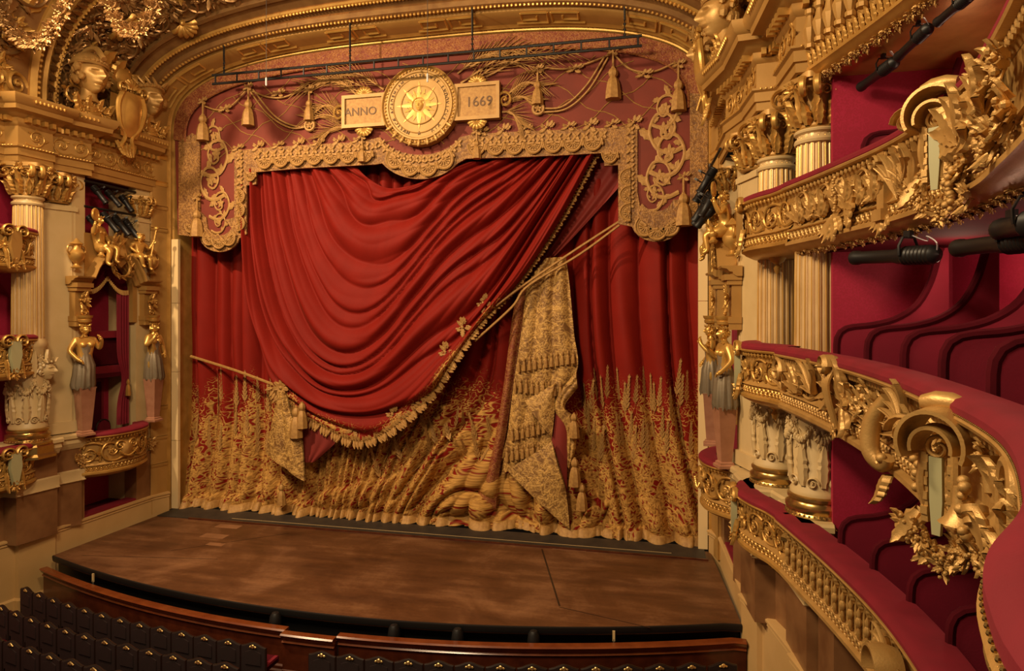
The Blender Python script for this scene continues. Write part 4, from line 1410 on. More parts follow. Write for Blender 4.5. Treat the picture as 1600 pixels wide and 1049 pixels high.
mb = MB(); mb.grid(lambda u, v: tuple(vault(u, v)), 72, 12)
mb.grid(lambda u, v: tuple(vault(u, v) - vault_n(u, v) * 0.25), 72, 2)
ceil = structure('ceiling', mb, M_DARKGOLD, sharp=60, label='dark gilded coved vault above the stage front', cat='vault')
# bead and leaf ribs along the vault
def rib(v, r, mat, name, beads=0):
    ln = [vault(i / 90, v) + vault_n(i / 90, v) * 0.03 for i in range(91)]
    mb = MB(); mb.tube(ln, r, 6); o = obj(name, mb, mat, ceil)
    if beads:
        mb = MB()
        for q in catmull(ln, beads): mb.sphere(q + (Vector((0, -3, 11)) - q).normalized() * (r + .02), 0.045, 6, 4)
        obj('bead_row', mb, M_GOLD2, o, kind='stuff')
rib(0.02, 0.14, M_DARKGOLD, 'vault_rib', 170); rib(0.10, 0.07, M_GOLD, 'vault_rib', 190); rib(0.20, 0.10, M_DARKGOLD, 'vault_rib', 0)
rib(0.72, 0.07, M_GOLD, 'vault_rib', 190); rib(0.84, 0.10, M_GOLD, 'vault_rib', 0); rib(0.97, 0.16, M_GOLD, 'vault_rib', 160)
rn = random.Random(3)
k = 0
for row, (v, sz, cnt) in enumerate(((0.34, 0.9, 44), (0.47, 1.0, 40), (0.60, 0.9, 44))):
    for i in range(cnt):
        u = (i + 0.5 + 0.2 * rn.uniform(-1, 1)) / cnt
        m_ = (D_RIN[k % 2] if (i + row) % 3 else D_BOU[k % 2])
        if i % 8 == 4 and row == 1: m_ = G_BOU[k % 3]
        k += 1
        obj('vault_ornament', m_, None, ceil, frame(vault(u, v), vault_n(u, v), (0, 1, 0)) @ RZ(rn.choice((0, PI / 2, PI, -PI / 2))) @ S(sz * (1 if i % 2 else -1), sz, 0.8))
for i in range(64):
    u = (i + .5) / 64
    obj('vault_leaf', D_LEAF, None, ceil, frame(vault(u, 0.78), vault_n(u, 0.78), (0, -1, 0)) @ T(0, -0.3, 0) @ S(0.5, 0.55, 0.6))
# hanging gilt pendants: helmets, masks and shells in the vault
for u, v, mesh, sz, nm in ((0.205, 0.5, G_SHELL, 1.1, 'vault_shell'), (0.29, 0.25, G_SHELL, 0.9, 'vault_shell'), (0.36, 0.6, G_BOU[0], 1.4, 'vault_cluster'), (0.5, 0.3, G_SHELL, 1.0, 'vault_shell'), (0.44, .45, G_BOU[1], 1.3, 'vault_cluster'),
                           (0.62, 0.3, G_SHELL, .9, 'vault_shell'), (0.7, 0.45, G_BOU[2], 1.2, 'vault_cluster')):
    obj(nm, mesh, None, ceil, frame(vault(u, v) + vault_n(u, v) * 0.1, vault_n(u, v), (0, 1, 0)) @ S(sz, sz, sz * 1.2))
# ---------------------------------------------------------------- wall builders
INNER = Vector((0, -9.0, 0))
def plan_normals(path, miter=True):
    P_ = [Vector((p[0], p[1], 0)) for p in path]
    seg = []
    for a, b in zip(P_, P_[1:]):
        d = (b - a).normalized()
        seg.append(Vector((d.y, -d.x, 0)))
    # one consistent side: the one that faces the house at the middle of the path
    mid = len(seg) // 2
    if seg[mid].dot(INNER - P_[mid]) < 0: seg = [-s_ for s_ in seg]
    out = []
    for i in range(len(P_)):
        a = seg[max(0, i - 1)]; b = seg[min(len(seg) - 1, i)]
        m = (a + b)
        if m.length < 1e-4: m = a.copy()
        m.normalize()
        out.append(m / max(0.35, m.dot(a)) if miter else m)
    return P_, out
def plan_sweep(path, prof, z=0.0, closed=False):
    P_, out = plan_normals(path)
    mb = MB()
    mb.sweep([p + Vector((0, 0, z)) for p in P_], out, prof, closed_prof=closed)
    return mb
class Track:
    """a smooth plan path: position and outward normal by length"""
    def __init__(self, pts, n=80, raw=False):
        c = catmull([(p[0], p[1], 0) for p in pts], n)
        self.P, self.N = plan_normals([(p.x, p.y) for p in c], False)
        self.L = [0.0]
        for a, b in zip(self.P, self.P[1:]): self.L.append(self.L[-1] + (b - a).length)
        self.len = self.L[-1]
    def at(self, s_):
        f = max(0, min(1, s_ / self.len)) * (len(self.P) - 1)
        i = min(len(self.P) - 2, int(f)); u = f - i
        return self.P[i].lerp(self.P[i + 1], u), self.N[i].lerp(self.N[i + 1], u).normalized()
    def fr(self, s_, z, out=0.0, roll=0.0):
        p, n_ = self.at(s_)
        return frame(p + n_ * out + Vector((0, 0, z)), n_) @ RZ(roll)
    def sweep(self, prof, closed=False):
        mb = MB(); mb.sweep(self.P, self.N, prof, closed_prof=closed); return mb

ORN_G = dict(leaf=G_LEAF, broad=G_LEAFW, vol=G_VOL, ros=G_ROS, rin=G_RIN, bou=G_BOU, mat=M_GOLD, panel=M_OCHRE)
ORN_C = dict(leaf=C_LEAF, broad=C_LEAFW, vol=C_VOL, ros=C_ROS, rin=C_RIN, bou=C_BOU, mat=M_CARVED, panel=M_CARVED)
def balcony(label, pts, zr, zb, orn=ORN_G, n=60, group=None, relief='scroll', cushion=0.38, floor=0.9, seed=0, name='balcony_front', rail_out=0.10):
    tk = Track(pts, n)
    p0, _ = tk.at(tk.len / 2)
    th = thing(name, label, 'balcony', (p0.x, p0.y, zb), group)
    h = zr - zb
    obj('rail_cushion', (MB_sweep_z(tk, [(-cushion, zr - 0.10), (-cushion, zr - 0.02), (-cushion + .05, zr), (rail_out - 0.10, zr), (rail_out - .03, zr - .022), (rail_out, zr - .06), (rail_out, zr - .10), (rail_out - 0.025, zr - .125)])), M_VELVET, th)
    obj('top_moulding', MB_sweep_z(tk, [(rail_out - 0.04, zr - .115), (rail_out + .004, zr - .118), (rail_out + .012, zr - .13), (rail_out, zr - .155), (0.05, zr - .17), (0.03, zr - .185), (0.05, zr - .205), (0.0, zr - .23), (-0.02, zr - .27)]), orn['mat'], th)
    obj('panel', MB_sweep_z(tk, [(-0.02, zr - .25), (-0.04, zr - h * .35), (-0.03, zb + .36), (0.0, zb + .33), (0.02, zb + .30)]), orn['panel'], th)
    obj('frieze_band', MB_sweep_z(tk, [(0.03, zb + .31), (0.05, zb + .29), (0.0, zb + .27), (0.0, zb + .13), (0.04, zb + .11)]), orn['panel'], th)
    obj('base_moulding', MB_sweep_z(tk, [(0.03, zb + .12), (0.07, zb + .10), (0.07, zb + .05), (0.03, zb + .03), (0.0, zb), (-0.12, zb - .06), (-0.5, zb - .08), (-floor, zb - .08)]), orn['mat'], th)
    if floor > 0.5:
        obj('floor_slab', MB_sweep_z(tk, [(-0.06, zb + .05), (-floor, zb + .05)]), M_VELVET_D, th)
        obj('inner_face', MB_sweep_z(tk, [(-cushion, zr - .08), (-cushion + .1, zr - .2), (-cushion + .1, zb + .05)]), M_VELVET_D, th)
    mb = MB()
    step = 0.105
    unit = MB().sphere((0, 0, 0), 0.036, 6, 4, s=(0.8, 1.4, 0.8))
    for k in range(int(tk.len / step)):
        mb.merge(unit, tk.fr((k + .5) * step, zr - .205, 0.045))
    obj('egg_course', mb, orn['mat'], th, kind='stuff')
    mb = MB()
    unit = MB().torus(0.048, 0.016, 8, 4); unit.sphere((0, 0, 0.01), 0.022, 5, 3)
    st = 0.115
    for k in range(int(tk.len / st)):
        mb.merge(unit, tk.fr((k + .5) * st, zb + .20, 0.01) @ S(1, 1.15, 1.2))
    obj('guilloche_course', mb, orn['mat'], th, kind='stuff')
    rn_ = random.Random(seed)
    ph = zr - .27 - (zb + .34)      # panel height
    zc = zb + .34 + ph / 2
    if relief == 'scroll':
        m_ = max(2, round(tk.len / (ph * 0.95)))
        for i in range(m_):
            s_ = tk.len * (i + .5) / m_
            mid = (i == m_ // 2 and m_ % 2)
            if mid:
                obj('rosette', orn['ros'], None, th, tk.fr(s_, zc, 0) @ S(ph * .9, ph * .9, ph))
            else:
                obj('scrollwork', orn['rin'][i % len(orn['rin'])], None, th, tk.fr(s_, zc, -.03) @ S(ph * 1.0 * (1 if i < m_ / 2 else -1), ph * (1 if i % 2 else -1), ph * .75))
            if i < m_ - 1:
                obj('leaf', orn['leaf'], None, th, tk.fr(s_ + tk.len / m_ / 2, zc - ph * .45, -.02) @ S(ph * .5, ph * .8, ph * .6))
    return th, tk, (zc, ph)
def MB_sweep_z(tk, prof):
    mb = MB(); mb.sweep(tk.P, tk.N, prof); return mb

# ---------------------------------------------------------------- columns
CAP_BELL = MB().lathe([(0.30, 0.0), (0.33, 0.03), (0.30, 0.06), (0.29, 0.3), (0.33, 0.55), (0.42, 0.68)], 24)
A_CAP = shared('capital_bell', CAP_BELL, M_OCHRE)
ab = MB()
pl_ = []
for k in range(4):
    a = PI / 4 + k * PI / 2
    for d, rr in ((-0.05, .57), (0.05, .57)): pl_.append((rr * math.cos(a + d), rr * math.sin(a + d)))
    for d, rr in ((.3, .50), (.62, .44), (PI / 4, .43), (PI / 2 - .62, .44), (PI / 2 - .3, .50)): pl_.append((rr * math.cos(a + d), rr * math.sin(a + d)))
ab.prism(pl_, 0.09, T(0, 0, .69)); ab.prism([(x * .93, y * .93) for x, y in pl_], 0.05, T(0, 0, .65))
A_ABA = shared('abacus', ab, M_OCHRE)
def capital(th, M_, sc=1.0, half=None):
    """Corinthian capital, 0.8 tall, base at M_'s origin"""
    obj('capital_bell', A_CAP, None, th, M_ @ S(sc)); obj('abacus', A_ABA, None, th, M_ @ S(sc))
    for row, (z, r, n_, L) in enumerate(((0.05, .30, 12, .34), (0.10, .31, 10, .52))):
        for k in range(n_):
            a = 2 * PI * (k + .5 * row) / n_
            d = Vector((math.cos(a), math.sin(a), 0))
            obj('capital_leaf', G_LEAFW, None, th, M_ @ S(sc) @ frame(d * r + Vector((0, 0, z)), d) @ S(.27, L, .62))
    for k in range(4):
        a = PI / 4 + k * PI / 2
        d = Vector((math.cos(a), math.sin(a), 0)); sd = Vector((-d.y, d.x, 0))
        for sg in (-1, 1):
            obj('capital_volute', G_VOL, None, th, M_ @ S(sc) @ frame(d * .50 + sd * sg * .06 + Vector((0, 0, .56)), sd * sg) @ S(sg * .34, .34, .7))
        a2 = k * PI / 2; d2 = Vector((math.cos(a2), math.sin(a2), 0))
        obj('capital_flower', G_BOU[k % 3], None, th, M_ @ S(sc) @ frame(d2 * .40 + Vector((0, 0, .62)), d2) @ S(.34))
        for sg in (-1, 1):
            a3 = a2 + sg * .32; d3 = Vector((math.cos(a3), math.sin(a3), 0))
            obj('capital_scroll', G_VOL, None, th, M_ @ S(sc) @ frame(d3 * .39 + Vector((0, 0, .53)), d3) @ S(sg * .17, .17, .3))
def flute(n_):
    return lambda th: 1 - 0.075 * max(0.0, math.cos(n_ * th)) ** 0.55
SHAFT = {}
def column(label, x, y, r=0.34, group='fluted columns beside the boxes', z_sh=(5.62, 9.22), drum=(3.35, 5.62), parts=True):
    th = thing('fluted_column', label, 'column', (x, y, 2.6), group)
    if 'm' not in SHAFT:
        SHAFT['m'] = shared('shaft', MB().lathe([(0.345, 0.0), (0.34, .3), (0.338, 1.2), (0.325, 2.4), (0.305, 3.56)], 160, fn=flute(20)), M_FLUTE, 60)
        mb = MB()
        for k in range(20):
            a = 2 * PI * (k + .5) / 20
            mb.tube([(0.346 * math.cos(a), .346 * math.sin(a), 0.05), (.339 * math.cos(a), .339 * math.sin(a), 1.2), (.307 * math.cos(a), .307 * math.sin(a), 3.5)], 0.011, 4)
        SHAFT['f'] = shared('gilt_fillets', mb, M_GOLD2)
        SHAFT['n'] = shared('necking', MB().lathe([(0.30, 0), (0.345, .02), (.36, .06), (.345, .1), (.31, .11), (.30, .16), (.35, .19), (.36, .22), (.34, .25)], 32), M_CREAM)
        SHAFT['d'] = shared('carved_drum', MB().lathe([(0.42, 0), (0.42, .06), (.39, .1), (.385, 2.0), (.41, 2.05), (.43, 2.12), (.41, 2.2), (.38, 2.27)], 32), M_CREAM)
        SHAFT['b'] = shared('column_base', MB().lathe([(0.56, 0), (.56, .05), (.50, .08), (.47, .14), (.49, .19), (.49, .24), (.44, .28), (.43, .31), (.46, .34), (.46, .38), (.42, .41)], 32), M_BRASS)
        SHAFT['p'] = shared('plinth', MB().lathe([(0.66, 0), (.66, .06), (.60, .12), (.60, .30), (.56, .36)], 8), M_BRASS, 20)
    M_ = T(x, y, 0)
    obj('shaft', SHAFT['m'], None, th, M_ @ T(0, 0, z_sh[0])); obj('gilt_fillets', SHAFT['f'], None, th, M_ @ T(0, 0, z_sh[0]))
    obj('necking', SHAFT['n'], None, th, M_ @ T(0, 0, z_sh[1] - .22))
    capital(th, M_ @ T(0, 0, z_sh[1]) @ RZ(PI / 8), 1.08)
    obj('carved_drum', SHAFT['d'], None, th, M_ @ T(0, 0, drum[0]))
    obj('column_base', SHAFT['b'], None, th, M_ @ T(0, 0, drum[0] - .41)); obj('plinth', SHAFT['p'], None, th, M_ @ T(0, 0, drum[0] - .75) @ RZ(PI / 8))
    mb = MB()
    for k in range(40): mb.sphere((.47 * math.cos(2 * PI * k / 40), .47 * math.sin(2 * PI * k / 40), drum[0] - .30), 0.028, 5, 4, M_)
    obj('base_beads', mb, M_BRASS, th, kind='stuff')
    for k in range(8):
        a = 2 * PI * k / 8
        d = Vector((math.cos(a), math.sin(a), 0)); c = Vector((x, y, 0)) + d * .385
        d2 = Vector((math.cos(a + PI / 8), math.sin(a + PI / 8), 0)); c2 = Vector((x, y, 0)) + d2 * .385
        obj('drum_leaf', S_LEAF, None, th, frame(c + Vector((0, 0, drum[0] + .16)), d) @ S(.42, .72, .5))
        obj('drum_rosette', S_ROS, None, th, frame(c + Vector((0, 0, drum[0] + 1.78)), d) @ S(.2))
        obj('drum_ring', S_VOL, None, th, frame(c2 + Vector((0, 0, drum[0] + .22)), d2) @ S(.19, .19, .4))
        obj('drum_festoon', S_SWAG, None, th, frame(c + Vector((0, 0, drum[0] + 1.12)), d) @ S(.34, .7, .6))
        obj('drum_rosette', S_ROS, None, th, frame(c2 + Vector((0, 0, drum[0] + 1.18)), d2) @ S(.13))
        obj('drum_volute', S_VOL, None, th, frame(c + Vector((0, 0, drum[0] + 1.42)), d) @ S(.25 * (1 if k % 2 else -1), .25, .5))
        obj('drum_leaf', S_LEAF, None, th, frame(c2 + Vector((0, 0, drum[0] + 1.3)), d2) @ S(.36, .7, .6))
    return th

# ---------------------------------------------------------------- entablature profiles
ENT = [(0.0, 10.05), (0.05, 10.07), (0.05, 10.22), (0.09, 10.23), (0.09, 10.40), (0.14, 10.43), (0.14, 10.47), (0.05, 10.50), (0.04, 10.95), (0.10, 11.0), (0.12, 11.05), (0.12, 11.14), (0.26, 11.2), (0.30, 11.24), (0.44, 11.27), (0.46, 11.38), (0.52, 11.42), (0.58, 11.56), (0.58, 11.62), (0.0, 11.68)]
DADO = [(-0.3, .60), (0.02, .60), (0.06, .58), (0.06, .54), (0.02, .51), (0.03, .46), (0.0, .43), (0.0, -.9), (0.05, -.95), (0.05, -1.5)]
def pl_points(path, step):
    """points with normals evenly spaced on straight plan segments"""
    out = []
    P_, _ = plan_normals(path)
    for a, b in zip(P_, P_[1:]):
        L = (b - a).length
        d = (b - a).normalized() if L > 1e-6 else Vector((1, 0, 0))
        n_ = Vector((d.y, -d.x, 0))
        if n_.dot(INNER - (a + b) / 2) < 0: n_ = -n_
        k = int(L / step)
        for i in range(k): out.append((a + d * (L * (i + .5) / k), n_))
    return out
def entablature(side, path):
    mb = plan_sweep(path, ENT)
    o = structure('wall_entablature', mb, M_OCHRE, label='gilded entablature with dentils and carved frieze on the ' + side + ' wall', cat='entablature')
    mb = MB()
    for p, n_ in pl_points(path, 0.17): mb.box((0, 0, 0), (.09, .12, .17), frame(p + n_ * .20 + Vector((0, 0, 11.10)), n_))
    obj('dentil_course', mb, M_GOLD, o, kind='stuff')
    mb = MB()
    for p, n_ in pl_points(path, 0.10): mb.sphere((0, 0, 0), .036, 6, 4, frame(p + n_ * .585 + Vector((0, 0, 11.50)), n_), s=(.8, 1.3, .8))
    for p, n_ in pl_points(path, 0.08): mb.sphere((0, 0, 0), .024, 5, 3, frame(p + n_ * .14 + Vector((0, 0, 10.45)), n_))
    obj('egg_course', mb, M_GOLD2, o, kind='stuff')
    for i, (p, n_) in enumerate(pl_points(path, 0.44)):
        obj('frieze_scroll', G_RIN[i % 3], None, o, frame(p + n_ * .03 + Vector((0, 0, 10.72)), n_) @ S(.46 * (1 if i % 2 else -1), .44, .32))
    return o
# ---------------------------------------------------------------- figures and fittings
def ring_pts(rx, rz, y, n, wav=0, amp=0.0, ph=0.0):
    return [((rx * (1 + amp * math.cos(wav * t + ph))) * math.cos(t), y, (rz * (1 + amp * math.cos(wav * t + ph))) * math.sin(t)) for t in [2 * PI * k / n for k in range(n)]]
def drape_mb(levels, n=40):
    """levels: (y, rx, rz, wave amplitude, x shift)"""
    mb = MB(); V = []
    for i, (y, rx, rz, am, sh) in enumerate(levels):
        V += [(p[0] + sh, p[1] + (0.02 * math.sin(9 * k) if i == 0 else 0), p[2]) for k, p in enumerate(ring_pts(rx, rz, y, n, 11, am, i * 0.35))]
    F = [(i * n + k, i * n + (k + 1) % n, (i + 1) * n + (k + 1) % n, (i + 1) * n + k) for i in range(len(levels) - 1) for k in range(n)]
    return mb.add(V, F)
CARY = dict(pelvis=(0, .5, 0), waist=(0, .60, .005), chest=(0, .72, 0), neckb=(0, .82, 0), neck=(0, .88, .01),
            shl=(.115, .795, 0), ell=(.19, .66, .0), wrl=(.13, .56, .08), hal=(.10, .53, .11),
            shr=(-.115, .795, 0), elr=(-.18, .67, .02), wrr=(-.15, .78, .12), har=(-.12, .83, .13),
            hil=(.06, .42, 0), knl=(.05, .30, 0), hir=(-.06, .42, 0), knr=(-.05, .30, 0))
B_CARY = figure_mesh('caryatid_body', CARY, 1.2); B_CARY.materials.append(M_GOLD2)
def join_spheres(me, cs, r):
    mb = MB()
    mb.add([v.co.copy() for v in me.vertices], [tuple(p.vertices) for p in me.polygons])
    for c in cs: mb.sphere(c, r, 12, 8)
    return mb.mesh('body', 180)
B_CARY = join_spheres(B_CARY, [(-.045, .735, .045), (.045, .735, .045)], .042); B_CARY.materials.append(M_GOLD2)
def hand_parts(pose):
    out = []
    for w_, h_ in (('wrl', 'hal'), ('wrr', 'har')):
        hb = MB(); add_fingers(hb, pose[w_], pose[h_], 1.3); hb.sphere(pose[h_], .021, 8, 6)
        out.append(shared('hand', hb, M_GOLD2))
    return out
B_HANDS = hand_parts(CARY)
B_HEAD = shared('head', MB().merge(head_mb(False, True, 5), T(0, .935, .015) @ S(.135)), M_GOLD2)
B_DRAPE = shared('drapery', drape_mb([(.17, .12, .11, .16, .02), (.22, .13, .125, .14, .02), (.35, .12, .115, .11, .01), (.47, .118, .105, .08, 0), (.56, .09, .08, .05, 0), (.62, .075, .066, .03, 0), (.70, .088, .075, .03, .01), (.745, .082, .07, .03, .02)]), M_SILVER, 180)
B_HERM = shared('herm_pedestal', MB().lathe([(.15, 0), (.15, .05), (.12, .07), (.12, .1), (.09, .12), (.10, .2), (.155, 1.1), (.17, 1.14)], 4, RZ(PI / 4) @ S(1.414, 1.414, 1)), M_PINKMARBLE, 30)
def caryatid(label, pos, out, H=2.1, flip=1, group='caryatids flanking the stage boxes'):
    th = thing('caryatid', label, 'statue', pos, group)
    n_ = Vector(out)
    M_ = frame(pos, n_) @ S(flip, 1, 1)
    z0 = 1.28                       # top of the herm
    B_ = M_ @ T(0, z0 - .17 * H, 0) @ S(H)
    b = obj('body', B_CARY, None, th, B_)
    for hm_ in B_HANDS: obj('hand', hm_, None, b, B_)
    obj('head', B_HEAD, None, th, B_); obj('drapery', B_DRAPE, None, th, B_)
    obj('herm_pedestal', B_HERM, None, th, M_ @ RX(-PI / 2) @ S(1.25, 1.25, 1.15))
    mb = MB(); mb.lathe([(.10, 0), (.16, .04), (.17, .10), (.15, .12), (.19, .17), (.20, .22)], 16, M_ @ T(0, z0 + .84 * H, 0) @ RX(-PI / 2)); obj('basket', mb, M_GOLD, th)
    return th
SEAT = dict(pelvis=(0, .28, 0), waist=(0.01, .38, -.01), chest=(.02, .50, -.01), neckb=(.03, .60, 0), neck=(.03, .66, .01),
            shl=(.135, .58, 0), ell=(.23, .47, .03), wrl=(.28, .60, .08), hal=(.29, .65, .09), shr=(-.08, .58, 0), elr=(-.17, .47, .02), wrr=(-.10, .38, .10), har=(-.06, .35, .12),
            hil=(.07, .26, .03), knl=(.12, .22, .24), anl=(.14, .01, .20), tol=(.15, -.03, .27), hir=(-.07, .26, .03), knr=(-.09, .27, .25), anr=(-.04, .06, .24), tor=(-.04, .02, .31))
B_SEAT = figure_mesh('seated_figure_body', SEAT, 1.4); B_SEAT.materials.append(M_GOLD2)
B_SEATW = join_spheres(B_SEAT, [(-.025, .515, .045), (.065, .515, .045)], .040); B_SEATW.materials.append(M_GOLD2)
B_SHANDS = hand_parts(SEAT)
B_SHEAD = shared('head', MB().merge(head_mb(False, True, 8), T(.03, .715, .02) @ RY(.3) @ S(.14)), M_GOLD2)
PUT = {k: (v[0] * 1.0, v[1] * .95, v[2] * .9) for k, v in SEAT.items()}
B_PHEAD = shared('head', MB().merge(head_mb(False, False, 9), T(.03, .72, .03) @ RY(-.3) @ S(.21)), M_GOLD2)
def seated(label, M_, H, child=False, hold=None):
    pos = M_.translation
    th = thing('carved_figure', label, 'statue', tuple(pos))
    B_ = M_ @ S(H * (1.12 if child else 1), H, H * (1.12 if child else 1))
    b = obj('body', B_SEAT if child else B_SEATW, None, th, B_)
    for hm_ in B_SHANDS: obj('hand', hm_, None, b, B_)
    obj('head', B_PHEAD if child else B_SHEAD, None, th, B_)
    mb = MB(); c = catmull([(-.16, .30, .02), (-.08, .24, .16), (.04, .27, .20), (.15, .25, .14), (.18, .1, .12)], 24)
    mb.tube(c, [.045 + .015 * math.sin(i * 1.7) for i in range(25)], 8)
    mb.tube(catmull([(-.16, .30, .02), (-.18, .15, .05), (-.15, 0, .06)], 10), [.05, .05, .048, .045, .05, .045, .04, .04, .035, .03, .02], 8)
    obj('loincloth', mb, M_GOLD, th, B_)
    h = Vector(SEAT['hal'])
    mb = MB()
    if hold == 'mirror':
        mb.torus(.085, .018, 20, 6, T(h.x, h.y + .13, h.z)); mb.lathe([(0, 0), (.08, .01), (.08, -.01), (0, -.012)], 20, T(h.x, h.y + .13, h.z)); mb.tube([h - Vector((0, .05, 0)), h + Vector((0, .06, 0))], .014, 6)
        obj('hand_mirror', mb, M_GOLD2, th, B_)
    elif hold == 'staff':
        mb.tube([h - Vector((.06, .35, 0)), h + Vector((.06, .30, 0))], .015, 6); mb.sphere(h + Vector((.065, .32, 0)), .05, 8, 6)
        obj('staff', mb, M_GOLD2, th, B_)
    return th
URN = shared('urn_body', MB().lathe([(.16, 0), (.17, .03), (.10, .07), (.07, .14), (.09, .18), (.20, .28), (.25, .42), (.25, .50), (.18, .58), (.13, .66), (.13, .74), (.20, .80), (.18, .83), (.1, .88), (.05, .96), (.0, 1.0)], 20), M_GOLD)
def urn(label, pos, h):
    th = thing('gilded_urn', label, 'urn', pos)
    M_ = T(*pos) @ S(h)
    obj('urn_body', URN, None, th, M_)
    for sx in (-1, 1):
        mb = MB(); mb.tube(catmull([(sx * .24, 0, .45), (sx * .34, 0, .55), (sx * .30, 0, .72), (sx * .14, 0, .74)], 10), .028, 6); obj('handle', mb, M_GOLD, th, M_ @ RZ(PI / 2))
    return th
def wreath(label, M_, R_):
    th = thing('laurel_wreath', label, 'wreath', tuple(M_.translation))
    mb = MB(); mb.torus(R_, R_ * .14, 24, 6, M_); obj('wreath_core', mb, M_GOLD, th)
    for k in range(22):
        a = 2 * PI * k / 22
        obj('wreath_leaf', G_LEAF, None, th, M_ @ RZ(a) @ T(R_, 0, .06) @ RZ(.5 * (1 if k % 2 else -1)) @ S(R_ * .4, R_ * .55, R_ * .5))
    return th
# theatre spotlights
SP_BODY = shared('lamp_body', MB().lathe([(0.0, -.02), (.10, 0), (.13, .03), (.13, .34), (.12, .36), (.12, .40), (.10, .44), (.10, .86), (.115, .88), (.115, .94), (.09, .95), (.085, .9), (0, .9)], 14), M_BLACK)
fin = MB()
fin.lathe([(.128, .04)] + [(.128 + .014 * (k % 2), .05 + .02 * k) for k in range(14)] + [(.128, .33)], 14)
SP_FIN = shared('cooling_fins', fin, M_BLACK)
yk = MB(); yk.tube([(-.15, 0, .3), (-.16, .14, .3), (-.10, .26, .3), (.10, .26, .3), (.16, .14, .3), (.15, 0, .3)], .016, 5); yk.box((0, .31, .3), (.07, .10, .07))
SP_YOKE = shared('yoke', yk, M_BLACK)
SP_LENS = shared('lens', MB().lathe([(0, .93), (.06, .925), (.088, .91)], 14), M_LENS)
cab = MB(); cab.tube(catmull([(0, .05, 0), (.12, .16, -.06), (.05, .26, .08), (-.1, .2, .16), (0, .3, .28)], 18), .007, 4)
SP_CAB = shared('power_cable', cab, M_BLACK); SP_CABW = shared('power_cable', MB().merge(cab), M_CABLE)
def spotlight(label, a, b, up=(0, 0, 1), group=None, fat=1.0, white=False):
    """a = rear end, b = lens end"""
    a, b = Vector(a), Vector(b)
    d = (b - a); L = d.length
    u = Vector(up); u = (u - d * (u.dot(d) / d.length_squared)).normalized()
    x = u.cross(d.normalized())
    M_ = Matrix((x, u, d.normalized())).transposed().to_4x4(); M_.translation = a
    M_ = M_ @ S(L * fat, L * fat, L)
    th = thing('theatre_spotlight', label, 'spotlight', tuple(a), group)
    bd = obj('lamp_body', SP_BODY, None, th, M_); obj('lens', SP_LENS, None, bd, M_); obj('cooling_fins', SP_FIN, None, th, M_)
    obj('yoke', SP_YOKE, None, th, M_); obj('power_cable', SP_CABW if white else SP_CAB, None, th, M_)
    return th

